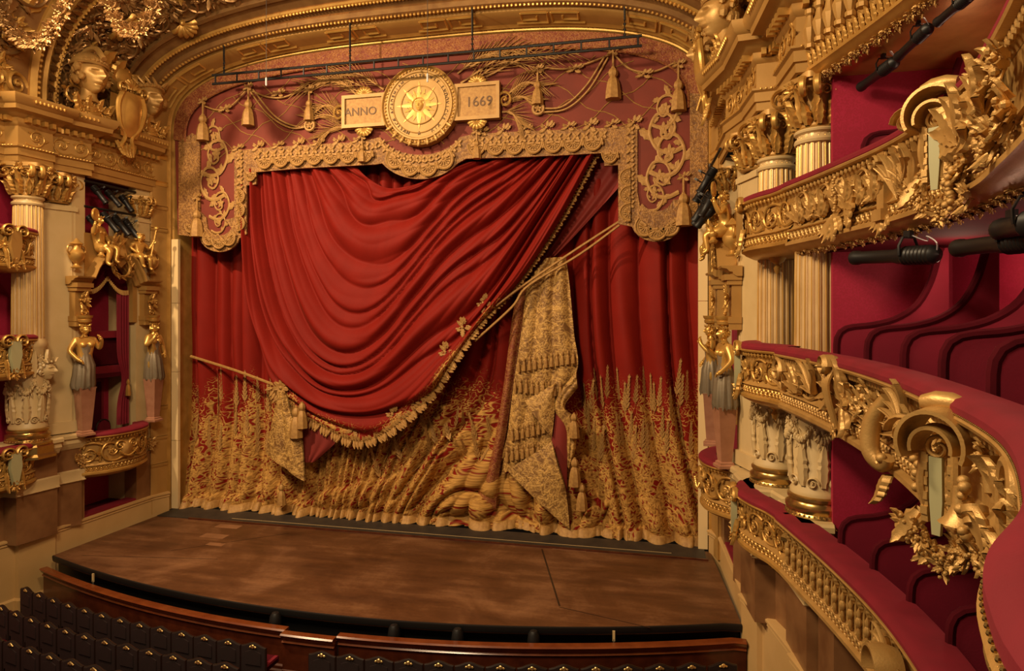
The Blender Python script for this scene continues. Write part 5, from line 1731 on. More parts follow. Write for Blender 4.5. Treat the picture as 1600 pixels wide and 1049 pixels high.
# ---------------------------------------------------------------- the two stage-box bays
def side_bay(side, sx, B0, B1, B2, C1, ent_path, dado_path, ped_path):
    b0, b1, b2 = Vector((*B0, 0)), Vector((*B1, 0)), Vector((*B2, 0))
    d = (b1 - b0).normalized(); Lb = (b1 - b0).length
    n = Vector((d.y, -d.x, 0)); n = n if n.x * sx < 0 else -n
    def W(a, z, o=0.0): return b0 + d * a + n * o + Vector((0, 0, z))
    def Wf(a, z, o=0.0): return frame(W(a, z, o), n)
    flipX = 1 if (Vector((0, 0, 1)).cross(n)).dot(d) > 0 else -1      # local X direction against a
    def wbox(mb, a0, a1, z0, z1, o0, o1):
        mb.box(((a0 + a1) / 2, 0, 0), (1, 1, 1), Matrix.Identity(4)) if False else None
        V = [W(a, z, o) for z in (z0, z1) for (a, o) in ((a0, o0), (a1, o0), (a1, o1), (a0, o1))]
        mb.add([tuple(v) for v in V], [(3, 2, 1, 0), (4, 5, 6, 7), (0, 1, 5, 4), (1, 2, 6, 5), (2, 3, 7, 6), (3, 0, 4, 7)])
        return mb
    where = side + ' stage box'
    # wall piers, spandrel and box interior
    mb = MB()
    wbox(mb, -0.05, 0.48, 2.0, 10.1, -.4, 0)
    wall = structure('wall_' + side, mb, M_CREAM, label='cream and gilded wall of the ' + where, cat='wall')
    mb = MB(); wbox(mb, Lb - .25, Lb + .15, 2.0, 10.1, -.4, 0); obj('pier', mb, M_CREAM, wall)
    mb = MB()
    pol = [(.46, 6.0), (.62, 6.0), (.62, 6.95)] + [(1.36 - .74 * math.cos(PI * k / 14), 6.95 + .78 * math.sin(PI * k / 14)) for k in range(1, 14)] + [(2.10, 6.95), (2.10, 6.0), (Lb - .22, 6.0), (Lb - .22, 8.52), (.46, 8.52)]
    n_p = len(pol)
    V = [W(a, z, -.30) for a, z in pol] + [W(a, z, .02) for a, z in pol]
    tr_ = tessellate_polygon([[Vector((a, z, 0)) for a, z in pol]])
    mb.add([tuple(v) for v in V], [tuple(t) for t in tr_] + [tuple(i + n_p for i in t) for t in tr_] + [(i, (i + 1) % n_p, n_p + (i + 1) % n_p, n_p + i) for i in range(n_p)])
    obj('arch_spandrel', mb, M_OCHRE, wall)
    mb = MB(); wbox(mb, -.4, Lb + .5, .5, 10.2, -1.15, -1.05); obj('damask_back', mb, M_DAMASK, wall)
    mb = MB(); wbox(mb, .30, .46, .5, 10.1, -1.1, -.3); obj('inner_cheek', mb, M_CREAM, wall)
    mb = MB(); wbox(mb, Lb - .24, Lb - .1, .5, 10.1, -1.1, -.3); obj('inner_cheek', mb, M_CREAM, wall)
    mb = MB()
    for z in (.52, 1.95, 4.45, 8.42, 10.1):
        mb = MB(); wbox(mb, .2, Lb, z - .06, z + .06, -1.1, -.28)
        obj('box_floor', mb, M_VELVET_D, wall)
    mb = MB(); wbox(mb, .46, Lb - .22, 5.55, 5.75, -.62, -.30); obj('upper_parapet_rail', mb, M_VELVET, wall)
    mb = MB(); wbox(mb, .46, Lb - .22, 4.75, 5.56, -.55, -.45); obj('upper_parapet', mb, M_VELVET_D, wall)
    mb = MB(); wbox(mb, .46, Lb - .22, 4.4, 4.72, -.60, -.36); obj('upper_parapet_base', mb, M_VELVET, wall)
    mb = MB(); wbox(mb, .75, 1.6, 2.1, 4.2, -1.05, -1.02); obj('dark_door', mb, M_VELVET_D, wall)
    mb = MB(); wbox(mb, .68, .75, 2.1, 4.26, -1.05, -1.0); wbox(mb, 1.6, 1.67, 2.1, 4.26, -1.05, -1.0); wbox(mb, .68, 1.67, 4.2, 4.28, -1.05, -1.0); obj('door_frame', mb, M_VELVET, wall)
    # lower piers in marble
    mb = MB(); wbox(mb, -.05, .5, .5, 2.0, -.4, .04); obj('marble_pier', mb, M_REDMARBLE, wall)
    mb = MB(); wbox(mb, Lb - .2, Lb + .15, .5, 2.0, -.4, .04); obj('marble_pier', mb, M_REDMARBLE, wall)
    mb = MB(); wbox(mb, .5, Lb - .2, .5, .66, -.35, .02); obj('lower_sill', mb, M_VELVET, wall)
    # arched pediment
    ped = thing('arched_pediment', 'gilded broken arched pediment over the ' + where, 'pediment', tuple(W(1.36, 7.2, .1)))
    prof = [(-.06, 0.0), (-.06, .10), (-.02, .16), (.03, .18), (.04, .24), (.10, .30), (.12, .40), (.16, .42), (.16, -.02), (-.06, -.02)]
    for seq in ([(-.12, 7.12), (.30, 7.12), (.56, 7.14), (.72, 7.45), (.92, 7.74), (1.10, 7.86)], [(1.62, 7.86), (1.80, 7.74), (2.0, 7.45), (2.16, 7.14), (2.42, 7.12), (2.80, 7.12)]):
        pts = [W(a, z, 0) for a, z in seq]
        outs = []
        for i in range(len(pts)):
            t = (pts[min(i + 1, len(pts) - 1)] - pts[max(i - 1, 0)]).normalized()
            o = Vector((0, 0, 1)) - t * t.z
            outs.append(o.normalized())
        mb = MB(); mb.sweep(pts, outs, prof, up=n, closed_prof=True)
        obj('cornice', mb, M_OCHRE, ped, sharp=25)
    for a in (.17, 2.50):
        mb = MB()
        for (z0, z1, w, o) in ((6.98, 7.10, .50, .34), (6.88, 6.98, .44, .28), (6.2, 6.88, .36, .18), (6.06, 6.2, .44, .26), (5.92, 6.06, .40, .24)):
            wbox(mb, a - w / 2, a + w / 2, z0, z1, -.02, o)
        obj('bracket_pier', mb, M_OCHRE, ped)
        obj('bracket_cluster', G_BOU[0], None, ped, Wf(a, 6.62, .22) @ S(.45, .62, .4))
        obj('bracket_volute', G_VOL, None, ped, Wf(a, 6.3, .26) @ S(.22, .22, .4))
    # figures on the pediment
    seated('gold seated woman holding a round mirror on the pediment of the ' + where, Wf(1.95, 7.66, .20) @ S(flipX, 1, 1) @ RY(-.35), 1.7, False, 'mirror')
    seated('gold seated cherub with a knobbed staff on the pediment of the ' + where, Wf(.62, 7.62, .20) @ S(-flipX, 1, 1) @ RY(-.2), 1.3, True, 'staff')
    wreath('gold laurel wreath hanging at the keystone of the ' + where, Wf(1.32, 7.62, .32), .30)
    sh = thing('crested_shield', 'plain gilt shield with palm sprays at the crown of the ' + where, 'shield', tuple(W(1.3, 7.7, .1)))
    mb = MB(); mb.prism([(-.22, .2), (-.26, .0), (-.2, -.25), (0, -.42), (.2, -.25), (.26, 0), (.22, .2), (.1, .3), (-.1, .3)], .10, Wf(1.30, 8.0, .14) @ RX(-.15)); obj('shield_plate', mb, M_OCHRE, sh)
    for k, (a, r_) in enumerate(((1.02, .5), (1.1, .2), (1.55, -.2), (1.62, -.5), (1.2, .7), (1.45, -.7))):
        obj('palm_leaf', G_LEAF, None, sh, Wf(a, 8.02, .16) @ RZ(-r_ * flipX) @ S(.3, .62, .4))
    urn('gold two-handled urn on the house side of the pediment of the ' + where, tuple(W(2.62, 7.5, .16)), .82)
    urn('gold two-handled urn on the stage side of the pediment of the ' + where, tuple(W(.05, 7.5, .16)), .82)
    # caryatids
    caryatid('caryatid with gold torso and grey drapery on the house side of the ' + where, tuple(W(2.50, 2.95, .30)), n + d * .25, 2.1, flipX)
    caryatid('caryatid with gold torso and grey drapery on the stage side of the ' + where, tuple(W(.12, 2.95, .30)), n - d * .1, 2.1, -flipX)
    # drapes in the arch
    dr = thing('box_drape', 'crimson fringed drape looped in the arch of the ' + where, 'drape', tuple(W(1.36, 5.8, -.2)))
    for (a0, a1) in ((.62, 1.36), (1.36, 2.10)):
        def top_z(a): return 6.95 + .78 * math.sqrt(max(0, 1 - ((a - 1.36) / .74) ** 2))
        mb = MB()
        def fn(u, v):
            a = a0 + (a1 - a0) * u
            zb_ = 6.95 - .16 * math.sin(PI * u) + (.40 * (u if a0 < 1 else 1 - u))
            z = zb_ + (max(zb_ + .05, top_z(a)) - zb_) * v
            return tuple(W(a, z, -.15 - .04 * abs(math.sin(v * 9))))
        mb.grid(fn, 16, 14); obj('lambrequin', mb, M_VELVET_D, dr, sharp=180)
        mb = MB()
        for k in range(16):
            u = (k + .5) / 16; a = a0 + (a1 - a0) * u
            zb_ = 6.95 - .16 * math.sin(PI * u) + (.40 * (u if a0 < 1 else 1 - u))
            mb.tube([W(a, zb_ + .02, -.13), W(a, zb_ - .12, -.13)], [.022, .014], 4)
        obj('fringe', mb, M_GOLD, dr, kind='stuff')
    for a0, a1, am in ((.62, .95, 1), (2.10, 1.95, -1)):
        mb = MB()
        def fn2(u, v):
            z = 6.95 - 4.0 * v
            tie = math.exp(-((z - 4.3) / .5) ** 2)
            wdt = (a1 - a0) * (1 - .55 * tie)
            return tuple(W(a0 + wdt * u, z, -.18 + .06 * math.cos(u * 22)))
        mb.grid(fn2, 28, 24); obj('side_curtain', mb, M_VELVET, dr, sharp=180)
        mb = MB(); mb.merge(tassel_mb(), T(*W(a0 + am * .1, 4.3, -.05)) @ S(.35, .35, .5)); obj('tie_tassel', mb, M_GOLD, dr)
    # bowed box front
    bow = [W(a, 0, o) for a, o in ((.22, .02), (.5, .34), (1.0, .58), (1.45, .62), (1.95, .52), (2.35, .22), (2.48, .02))]
    th, tk, (zc, ph) = balcony('small bowed gilded balcony of the ' + where, [(p.x, p.y) for p in bow], 2.98, 1.78, ORN_G, 40, relief='scroll', cushion=.3, floor=.6)
    mid = tk.len * .55
    mb = MB(); mb.lathe([(0, .12), (.12, .10), (.17, .05), (.19, 0)], 20, tk.fr(mid, zc, .02) @ S(1, 1.3, 1)); obj('cartouche', mb, M_OCHRE, th)
    for sg in (-1, 1): obj('cartouche_scroll', G_VOL, None, th, tk.fr(mid + sg * .2, zc + .12, .04) @ S(sg * .3, .3, .5))
    mb = MB()
    for k in range(15): mb.sphere((-.28 + .04 * k, -.02 - .16 * math.sin(PI * k / 14), .1), .026, 6, 4, tk.fr(mid, zc, .06))
    obj('pearl_swag', mb, M_GOLD2, th, kind='stuff')
    # chairs in the lower box
    for k, a in enumerate((.85, 1.45)):
        chair(('nearer the stage' if k == 0 else 'nearer the house') + ' in the ' + where, W(a, 2.03, -.62), n)
    # pilaster and its Corinthian capital
    pd = (b2 - b1).normalized(); pn = Vector((pd.y, -pd.x, 0)); pn = pn if pn.x * sx < 0 else -pn
    pil = thing('pilaster', 'flat cream pilaster with gilded capital beside the column of the ' + where, 'pilaster', tuple((b1 + b2) / 2 + Vector((0, 0, 3))))
    mb = MB()
    c = (b1 + b2) / 2
    mb.box((0, 0, 0), ((b2 - b1).length * .92, 6.0, .3), frame(c - pn * .12 + Vector((0, 0, 6.2)), pn)); obj('pilaster_shaft', mb, M_CREAM, pil)
    mb = MB(); mb.box((0, 0, 0), ((b2 - b1).length, .12, .40), frame(c - pn * .12 + Vector((0, 0, 9.1)), pn)); obj('pilaster_band', mb, M_CREAM, pil)
    mb = MB(); mb.box((0, 0, 0), ((b2 - b1).length * 1.04, .3, .46), frame(c - pn * .12 + Vector((0, 0, 3.2)), pn)); obj('pilaster_base', mb, M_CREAM, pil)
    capital(pil, T(*(c - pn * .16 + Vector((0, 0, 9.22)))) @ RZ(math.atan2(pn.y, pn.x)) @ RZ(PI / 4) @ S(1, 1, 1), 1.0)
    c0 = W(.2, 9.22, -.12)
    sp = thing('strip_pilaster', 'narrow pilaster with gilded capital at the stage end of the ' + where, 'pilaster', tuple(W(.2, 8.5, 0)))
    mb = MB(); wbox(mb, .0, .44, 8.5, 9.2, -.1, .05); wbox(mb, -.03, .47, 9.06, 9.14, -.1, .08); obj('pilaster_shaft', mb, M_CREAM, sp)
    capital(sp, T(*c0) @ RZ(math.atan2(n.y, n.x)) @ RZ(PI / 4), .82)
    # entablature, dado, pedestals
    entablature(side, ent_path)
    dd = structure('baseboard_' + side, plan_sweep(dado_path, DADO), M_DADO, label='ochre panelled dado along the ' + side + ' end of the stage', cat='dado')
    PEDP = [(-.3, 3.02), (.10, 3.02), (.14, 2.98), (.14, 2.90), (.08, 2.85), (.10, 2.76), (.06, 2.70), (.04, 2.62), (.02, 2.60)]
    ob = structure('trim_pedestal_' + side, plan_sweep(ped_path, PEDP), M_CREAM, label='moulded pedestal course under the columns on the ' + side, cat='pedestal')
    obj('marble_die', plan_sweep(ped_path, [(.02, 2.61), (.0, 2.58), (.0, 2.02)]), M_REDMARBLE, ob)
    obj('stone_band', plan_sweep(ped_path, [(.0, 2.03), (.05, 2.0), (.04, 1.9), (.04, 1.76), (.06, 1.72), (.0, 1.68)]), M_CREAM, ob)
    obj('marble_plinth', plan_sweep(ped_path, [(.0, 1.69), (.0, .5)]), M_REDMARBLE, ob)
    # gilded console clusters under the caryatids
    for a in (.12, 2.5):
        obj('console_cluster', C_BOU[0], None, ob, Wf(a, 2.25, .12) @ S(.5, .6, .5))
    # heads, cartouche on the cornice
    for a, hel, lab in ((.35, False, 'laurelled'), (2.35, True, 'helmeted')):
        t = thing('portrait_bust', lab + ' gilded head on the cornice above the ' + where, 'sculpture', tuple(W(a, 11.68, .25)))
        hm = MB().merge(head_mb(hel, not hel, 4 if hel else 6), Wf(a, 12.78, .36) @ RY(flipX * .12) @ S(1.0)); obj('head', hm, M_CARVED, t)
        mb = MB(); mb.lathe([(.34, 0), (.36, .06), (.28, .14), (.32, .24), (.2, .34), (.16, .7)], 16, T(*W(a, 11.66, .22))); obj('socle', mb, M_GOLD, t)
        for k in range(4): obj('acanthus', G_LEAFW, None, t, Wf(a + (k - 1.5) * .26, 11.72, .4) @ RZ((1.5 - k) * .3 * flipX) @ S(.4, .5, .5))
        for k in range(3): obj('flower_cluster', G_BOU[k], None, t, Wf(a + (k - 1) * .3, 11.85, .42) @ S(.42))
    ct = thing('cartouche', 'large gilded scrolled cartouche overlapping the cornice above the ' + where, 'sculpture', tuple(W(1.35, 11.2, .5)))
    mb = MB(); mb.grid(lambda u, v: tuple(W(1.35 + (u - .5) * .74 * (1 - .35 * abs(v - .62)) , 11.35 + 1.25 * v, .62 + .14 * math.sin(PI * u) * math.sin(PI * v) + .15 * v)), 12, 12)
    mb.grid(lambda u, v: tuple(W(1.35 + (u - .5) * .74 * (1 - .35 * abs(v - .62)) , 11.35 + 1.25 * v, .30)), 2, 4); obj('cartouche_plate', mb, M_GOLD, ct)
    for sg in (-1, 1):
        mb = MB(); c = catmull([W(1.35 + sg * .34, 12.55, .74), W(1.35 + sg * .46, 12.2, .72), W(1.35 + sg * .36, 11.7, .66), W(1.35 + sg * .12, 11.35, .6), W(1.35 + sg * .22, 11.05, .55), W(1.35 + sg * .1, 10.92, .5)], 24)
        mb.tube(c, [.075 - .001 * i for i in range(25)], 7); obj('cartouche_border', mb, M_GOLD2, ct)
        obj('cartouche_volute', G_VOL, None, ct, Wf(1.35 + sg * .36, 12.66, .72) @ S(.34 * sg, .34, .8))
    obj('cartouche_shell', G_SHELL, None, ct, Wf(1.35, 12.72, .66) @ S(.6))
    for k in range(5): obj('cartouche_leaf', G_LEAF, None, ct, Wf(1.35 + (k - 2) * .16, 11.2, .5) @ RZ(PI + (k - 2) * .2) @ S(.3, .45, .5))
    # trophies: lyre, shield and acanthus behind the heads
    tp_ = thing('relief_trophy', 'gilded relief trophy of lyre, shield and leaves above the ' + where, 'sculpture', tuple(W(1.3, 11.9, -.1)))
    mb = MB(); mb.lathe([(0, .2), (.2, .17), (.34, .08), (.38, 0)], 22, Wf(1.1, 13.15, .05) @ RX(.4)); mb.torus(.38, .04, 22, 5, Wf(1.1, 13.15, .05) @ RX(.4)); obj('round_shield', mb, M_GOLD, tp_)
    mb = MB()
    for k in range(6): mb.tube([W(.75 + k * .07, 12.5 + .05 * k, .15), W(.55 + k * .07, 13.2 + .03 * k, .12)], .022, 5)
    mb.tube([W(.5, 13.18, .13), W(1.0, 13.4, .13)], .05, 6); mb.tube([W(.72, 12.46, .15), W(1.15, 12.76, .15)], .05, 6); obj('pan_pipes', mb, M_GOLD, tp_)
    rr = random.Random(9)
    for k in range(16):
        a = .1 + 2.5 * k / 15
        z = 12.3 + .9 * math.sin(PI * k / 15) + rr.uniform(-.2, .3)
        m_ = (G_RIN[k % 3], G_BOU[k % 3], G_LEAFW)[k % 3]
        obj('relief_ornament', m_, None, tp_, Wf(a, z, -.02 + .05 * (k % 3)) @ RZ(rr.uniform(-1, 1)) @ S(rr.uniform(.55, .8)))
    return W, Wf, n, d

CH = {}
def chair(where, pos, n, group='small velvet chairs in the boxes'):
    t = thing('box_chair', 'small velvet chair with carved wood back ' + where, 'chair', tuple(pos), group)
    M_ = frame(pos, n)
    if not CH:
        CH['s'] = shared('seat', MB().box((0, .45, 0), (.44, .08, .44)), M_VELVET)
        CH['b'] = shared('backrest', MB().prism([(-.2, .5), (.2, .5), (.22, .8), (.16, .95), (0, 1.0), (-.16, .95), (-.22, .8)], .05, T(0, 0, -.22)), M_VELVET)
        CH['f'] = shared('back_frame', MB().tube(catmull([(-.21, .44, -.2), (-.24, .8, -.22), (-.16, .98, -.22), (0, 1.04, -.22), (.16, .98, -.22), (.24, .8, -.22), (.21, .44, -.2)], 20), .025, 6), M_SEATWOOD)
        CH['l'] = shared('leg', MB().tube([(0, .42, 0), (0, .2, 0), (0, 0, 0)], [.028, .022, .016], 6), M_SEATWOOD)
    obj('seat', CH['s'], None, t, M_); obj('backrest', CH['b'], None, t, M_); obj('back_frame', CH['f'], None, t, M_)
    for x in (-.19, .19):
        for z in (-.19, .19): obj('leg', CH['l'], None, t, M_ @ T(x, 0, z))

LEFT = side_bay('left', -1, (-8.50, -1.15), (-8.58, -3.62), (-8.90, -4.5), None,
    [(-8.46, -1.0), (-8.54, -3.35), (-8.38, -3.42), (-8.66, -4.35), (-8.52, -4.45), (-8.62, -5.25), (-8.98, -5.3), (-9.3, -7.2)],
    [(-8.22, -.60), (-8.42, -1.1), (-8.60, -4.25), (-8.54, -4.3), (-8.72, -5.15), (-8.85, -5.15), (-9.3, -7.4)],
    [(-8.62, -3.62), (-8.44, -3.60), (-8.62, -4.2), (-8.42, -4.35), (-8.56, -5.35), (-8.95, -5.35), (-9.3, -7.2)])
RIGHT = side_bay('right', 1, (8.56, -1.15), (8.66, -3.62), (8.96, -4.5), None,
    [(8.52, -1.0), (8.60, -3.35), (8.46, -3.42), (8.72, -4.35), (8.72, -4.5), (8.80, -5.4), (9.16, -5.45), (9.34, -6.3), (9.06, -6.35), (9.12, -7.3), (9.5, -7.35)],
    [(8.26, -.60), (8.50, -1.1), (8.66, -4.45), (8.60, -4.5), (8.80, -5.2), (8.90, -5.2), (9.20, -6.7), (9.12, -6.75), (9.3, -7.6), (9.45, -7.6), (9.7, -9.5)],
    [(8.68, -3.62), (8.54, -3.60), (8.70, -4.2), (8.60, -4.4), (8.72, -5.5), (9.08, -5.52), (9.28, -6.2), (9.12, -6.3), (9.22, -7.4), (9.6, -7.42)])
column('fluted column with carved drum at the left edge beside the left stage box', -8.80, -4.84)
column('fluted column with carved drum next to the right stage box', 9.19, -4.98)
column('fluted column with carved drum standing nearest on the right', 9.50, -6.87)
# mask on the left drum
t = thing('carved_mask', 'cream carved mask with headdress on the drum of the left column', 'sculpture', (-8.62, -4.98, 4.9))
mb = MB().merge(head_mb(False, True, 2), frame((-8.5, -4.66, 4.82), (1, .45, 0)) @ S(.56)); obj('mask', mb, M_CREAM, t)
# small bowed boxes between the columns
def bow_box(side, tier, zr, zb, pts):
    th, tk, (zc, ph) = balcony('bowed gilded box front between columns, ' + side + ' side, ' + tier + ' tier', pts, zr, zb, ORN_G, 40, 'bowed boxes between the columns', 'scroll', .3, .9, name='bowed_box_front')
    s_ = tk.len * (.42 if side == 'left' else .36)
    mb = MB(); mb.prism([(-.12, .34), (.12, .34), (.14, 0), (.05, -.42), (-.05, -.42), (-.14, 0)], .1, tk.fr(s_, zc, .06)); obj('bracket_plate', mb, M_GREEN if tier != 'upper' else M_OCHRE, th)
    for sg in (-1, 1):
        obj('bracket_scroll', G_VOL, None, th, tk.fr(s_ + sg * .16, zc + .34, .08) @ S(sg * .32, .32, .7))
        obj('bracket_leaf', G_LEAF, None, th, tk.fr(s_ + sg * .17, zc - .1, .06) @ RZ(PI) @ S(.25, .5, .5))
    obj('bracket_cluster', G_BOU[1], None, th, tk.fr(s_, zc - .45, .1) @ S(.34))
    mb = MB(); p, nn = tk.at(tk.len * .5); mb.lathe([(0, -.32), (.05, -.28), (.07, -.2), (.03, -.14), (.12, -.08), (.16, 0)], 14, T(p.x - nn.x * .5, p.y - nn.y * .5, zb - .06)); obj('drop_finial', mb, M_GOLD, th)
    return th
for tier, zr, zb in (('upper', 8.42, 7.36), ('middle', 5.74, 4.70), ('lower', 3.02, 1.98)):
    bow_box('left', tier, zr, zb, [(-8.68, -4.78), (-8.48, -5.0), (-8.36, -5.35), (-8.36, -5.8), (-8.5, -6.3), (-8.9, -6.8)])
    o = {'upper': 0, 'middle': -.04, 'lower': -.10}[tier]
    bow_box('right', tier, zr, zb, [(9.0 + o, -4.62), (8.74 + o, -4.86), (8.58 + o, -5.3), (8.58 + o, -5.75), (8.72 + o, -6.2), (8.92 + o, -6.6), (9.06 + o, -7.1)])
# crimson wall of the auditorium seen past the left column
mb = MB(); mb.box((-9.8, -6.6, 6.5), (.2, 4.8, 14.5)); structure('wall_auditorium', mb, M_DAMASK, label='crimson damask wall beyond the left column', cat='wall')
for k, z in enumerate((1.9, 4.62, 7.28)):
    chair('in the ' + ('lower', 'middle', 'upper')[k] + ' left bowed box', Vector((-9.3, -5.6, z + .1)), Vector((1, .3, 0)))
    chair('in the ' + ('lower', 'middle', 'upper')[k] + ' right bowed box', Vector((9.55, -5.75, z + .1)), Vector((-1, .3, 0)))
# spotlights in the dark opening above each stage box
W, Wf, n_, d_ = LEFT
rr = random.Random(4)
names = ['topmost', 'upper middle', 'lower middle', 'lowest', 'steeply tilted', 'small hanging', 'rear']
for k, (a, z, da, dz, L) in enumerate(((1.9, 9.75, -.15, -.45, .62), (1.45, 9.7, -.15, -.4, .6), (.95, 9.65, -.1, -.45, .6), (1.6, 9.05, -.22, -.5, .7), (1.2, 9.0, -.22, -.5, .7), (.85, 8.95, -.22, -.5, .7), (2.05, 8.85, .1, -.2, .45))):
    a_ = W(a, z + .12, -.08); b_ = a_ + (d_ * da + Vector((0, 0, dz)) + n_ * .3).normalized() * L
    spotlight(names[k] + ' black spotlight in the opening above the left stage box', a_, b_, group='black spotlights above the left stage box', fat=1.15)
bar = thing('lighting_bar', 'black pipe carrying spotlights above the left stage box', 'pipe', tuple(W(1.3, 9.9, 0)))
mb = MB(); mb.tube([W(.5, 9.95, 0), W(2.25, 9.95, 0)], .035, 8); obj('pipe', mb, M_BLACK, bar)
mb = MB(); mb.tube([W(.5, 9.25, 0), W(2.25, 9.25, 0)], .035, 8); obj('pipe', mb, M_BLACK, bar)
W, Wf, n_, d_ = RIGHT
for k, (a, z, da, dz, L) in enumerate(((.5, 9.65, -.1, -.5, .75), (.7, 9.2, -.3, -.5, .85), (1.2, 9.7, -.1, -.5, .7), (.35, 9.0, -.5, -.4, .8), (1.5, 9.1, -.1, -.5, .7), (1.0, 8.8, -.4, -.35, .7))):
    a_ = W(a, z, .35); b_ = a_ + (d_ * da + Vector((0, 0, dz)) + n_ * .3).normalized() * L
    spotlight(names[k] + ' black spotlight clustered above the right stage box', a_, b_, group='black spotlights above the right stage box', fat=1.2)
bar = thing('lighting_bar', 'black pipe carrying spotlights above the right stage box', 'pipe', tuple(W(1.0, 9.9, .3)))
mb = MB(); mb.tube([W(.2, 9.9, .35), W(2.2, 9.9, .35)], .035, 8); obj('pipe', mb, M_BLACK, bar)
mb = MB(); mb.tube([W(.3, 8.6, .35), W(.3, 10.0, .35)], .035, 8); obj('pipe', mb, M_BLACK, bar)
# ---------------------------------------------------------------- curved tiers of boxes on the right
P3 = [(8.93, -7.05), (9.08, -8.2), (9.2, -9.8), (9.18, -11.4), (9.03, -12.95), (8.76, -14.55), (8.26, -15.85), (7.87, -16.5), (7.73, -16.83), (7.67, -17.1), (7.67, -17.5)]
P4 = [(9.04, -7.02), (9.45, -8.5), (9.76, -10.04), (9.72, -11.7), (9.5, -12.75), (9.15, -14.0), (8.7, -15.2)]
P2 = [(8.94, -7.02), (9.28, -8.9), (9.46, -10.5), (9.42, -12.0), (9.2, -13.5)]
P5 = [(9.18, -6.95), (9.55, -8.2), (9.9, -9.5), (10.05, -10.6), (10.1, -11.6)]
t3, k3, (zc3, ph3) = balcony('long curving carved gilt balcony of the middle tier on the right', P3, 5.73, 4.70, ORN_C, 160, relief=None, cushion=.2, floor=2.0, rail_out=.13)
t4, k4, (zc4, ph4) = balcony('long curving carved gilt balcony of the upper tier on the right', P4, 8.42, 7.32, ORN_C, 120, relief=None, cushion=.34, floor=2.2, rail_out=.12)
t2, k2, (zc2, ph2) = balcony('curving balcony of the lower tier on the right with pierced gilt arcade', P2, 3.02, 1.98, ORN_C, 100, relief=None, cushion=.34, floor=2.0, rail_out=.13)
t5, k5, (zc5, ph5) = balcony('gilded balustrade balcony of the topmost tier in the upper right corner', P5, 11.25, 10.02, ORN_G, 80, relief=None, cushion=.2, floor=2.2)
def s_at(tk, y):
    return min((abs(p.y - y), l) for p, l in zip(tk.P, tk.L))[1]
# topmost: blocky balusters and a leaf frieze
for i in range(16):
    s_ = .22 + i * .27
    M_ = k5.fr(s_, 10.62, .03)
    mb = MB()
    mb.box((0, -.15, 0), (.13, .08, .13)); mb.box((0, .0, 0), (.15, .22, .15), None, 1.0); mb.box((0, .17, 0), (.09, .14, .09)); mb.box((0, .27, 0), (.14, .07, .14))
    obj('baluster', MB().lathe([(.075, 10.40), (.075, 10.46), (.05, 10.49), (.085, 10.60), (.10, 10.70), (.06, 10.80), (.045, 10.9), (.075, 10.93), (.075, 11.0)], 8, T(k5.at(s_)[0].x + k5.at(s_)[1].x * .06, k5.at(s_)[0].y + k5.at(s_)[1].y * .06, 0)), M_OCHRE, t5, sharp=20)
for i in range(34):
    obj('frieze_leaf', G_LEAFW, None, t5, k5.fr(.06 + i * .135, 10.12, .03) @ S(.17, .26, .22))
for i in range(40):
    p, n_ = k5.at(.05 + i * .115)
    obj('soffit_ornament', C_BOU[i % 3], None, t5, frame(p - n_ * (.12 + .06 * (i % 2)) + Vector((0, 0, 9.97)), n_ * .6 + Vector((0, 0, -1))) @ S(.2))

# lower tier: pierced arcade, one loop after another
LOOP = shared('arcade_loop', MB().tube(catmull([(-.075, -.26, .03), (-.085, 0, .03), (-.07, .14, .03), (0, .2, .03), (.07, .14, .03), (.085, 0, .03), (.075, -.26, .03), (0, -.30, .03), (-.075, -.26, .03)], 28), .02, 5), M_CARVED)
POCK = shared('arcade_recess', MB().prism([(-.07, -.25), (.07, -.25), (.08, 0), (.065, .13), (0, .18), (-.065, .13), (-.08, 0)], .012), M_DARKGOLD)
BEAD = shared('arcade_drop', MB().lathe([(0, -.2), (.02, -.17), (.03, -.1), (.015, -.05), (.04, 0), (.045, .04), (.02, .08), (.03, .14), (0, .2)], 8, RX(-PI / 2)), M_CARVED)
for i in range(15):
    s_ = .22 + i * .235
    obj('arcade_loop', LOOP, None, t2, k2.fr(s_, zc2 - .02, -.03)); obj('arcade_recess', POCK, None, t2, k2.fr(s_, zc2 - .02, -.035))
    obj('arcade_drop', BEAD, None, t2, k2.fr(s_ + .117, zc2 - .05, .05)); obj('arcade_leaf', C_LEAF, None, t2, k2.fr(s_ + .117, zc2 + .1, .0) @ S(.16, .2, .3))
    obj('arcade_base', C_ROS, None, t2, k2.fr(s_, zc2 - .26, .02) @ S(.12))

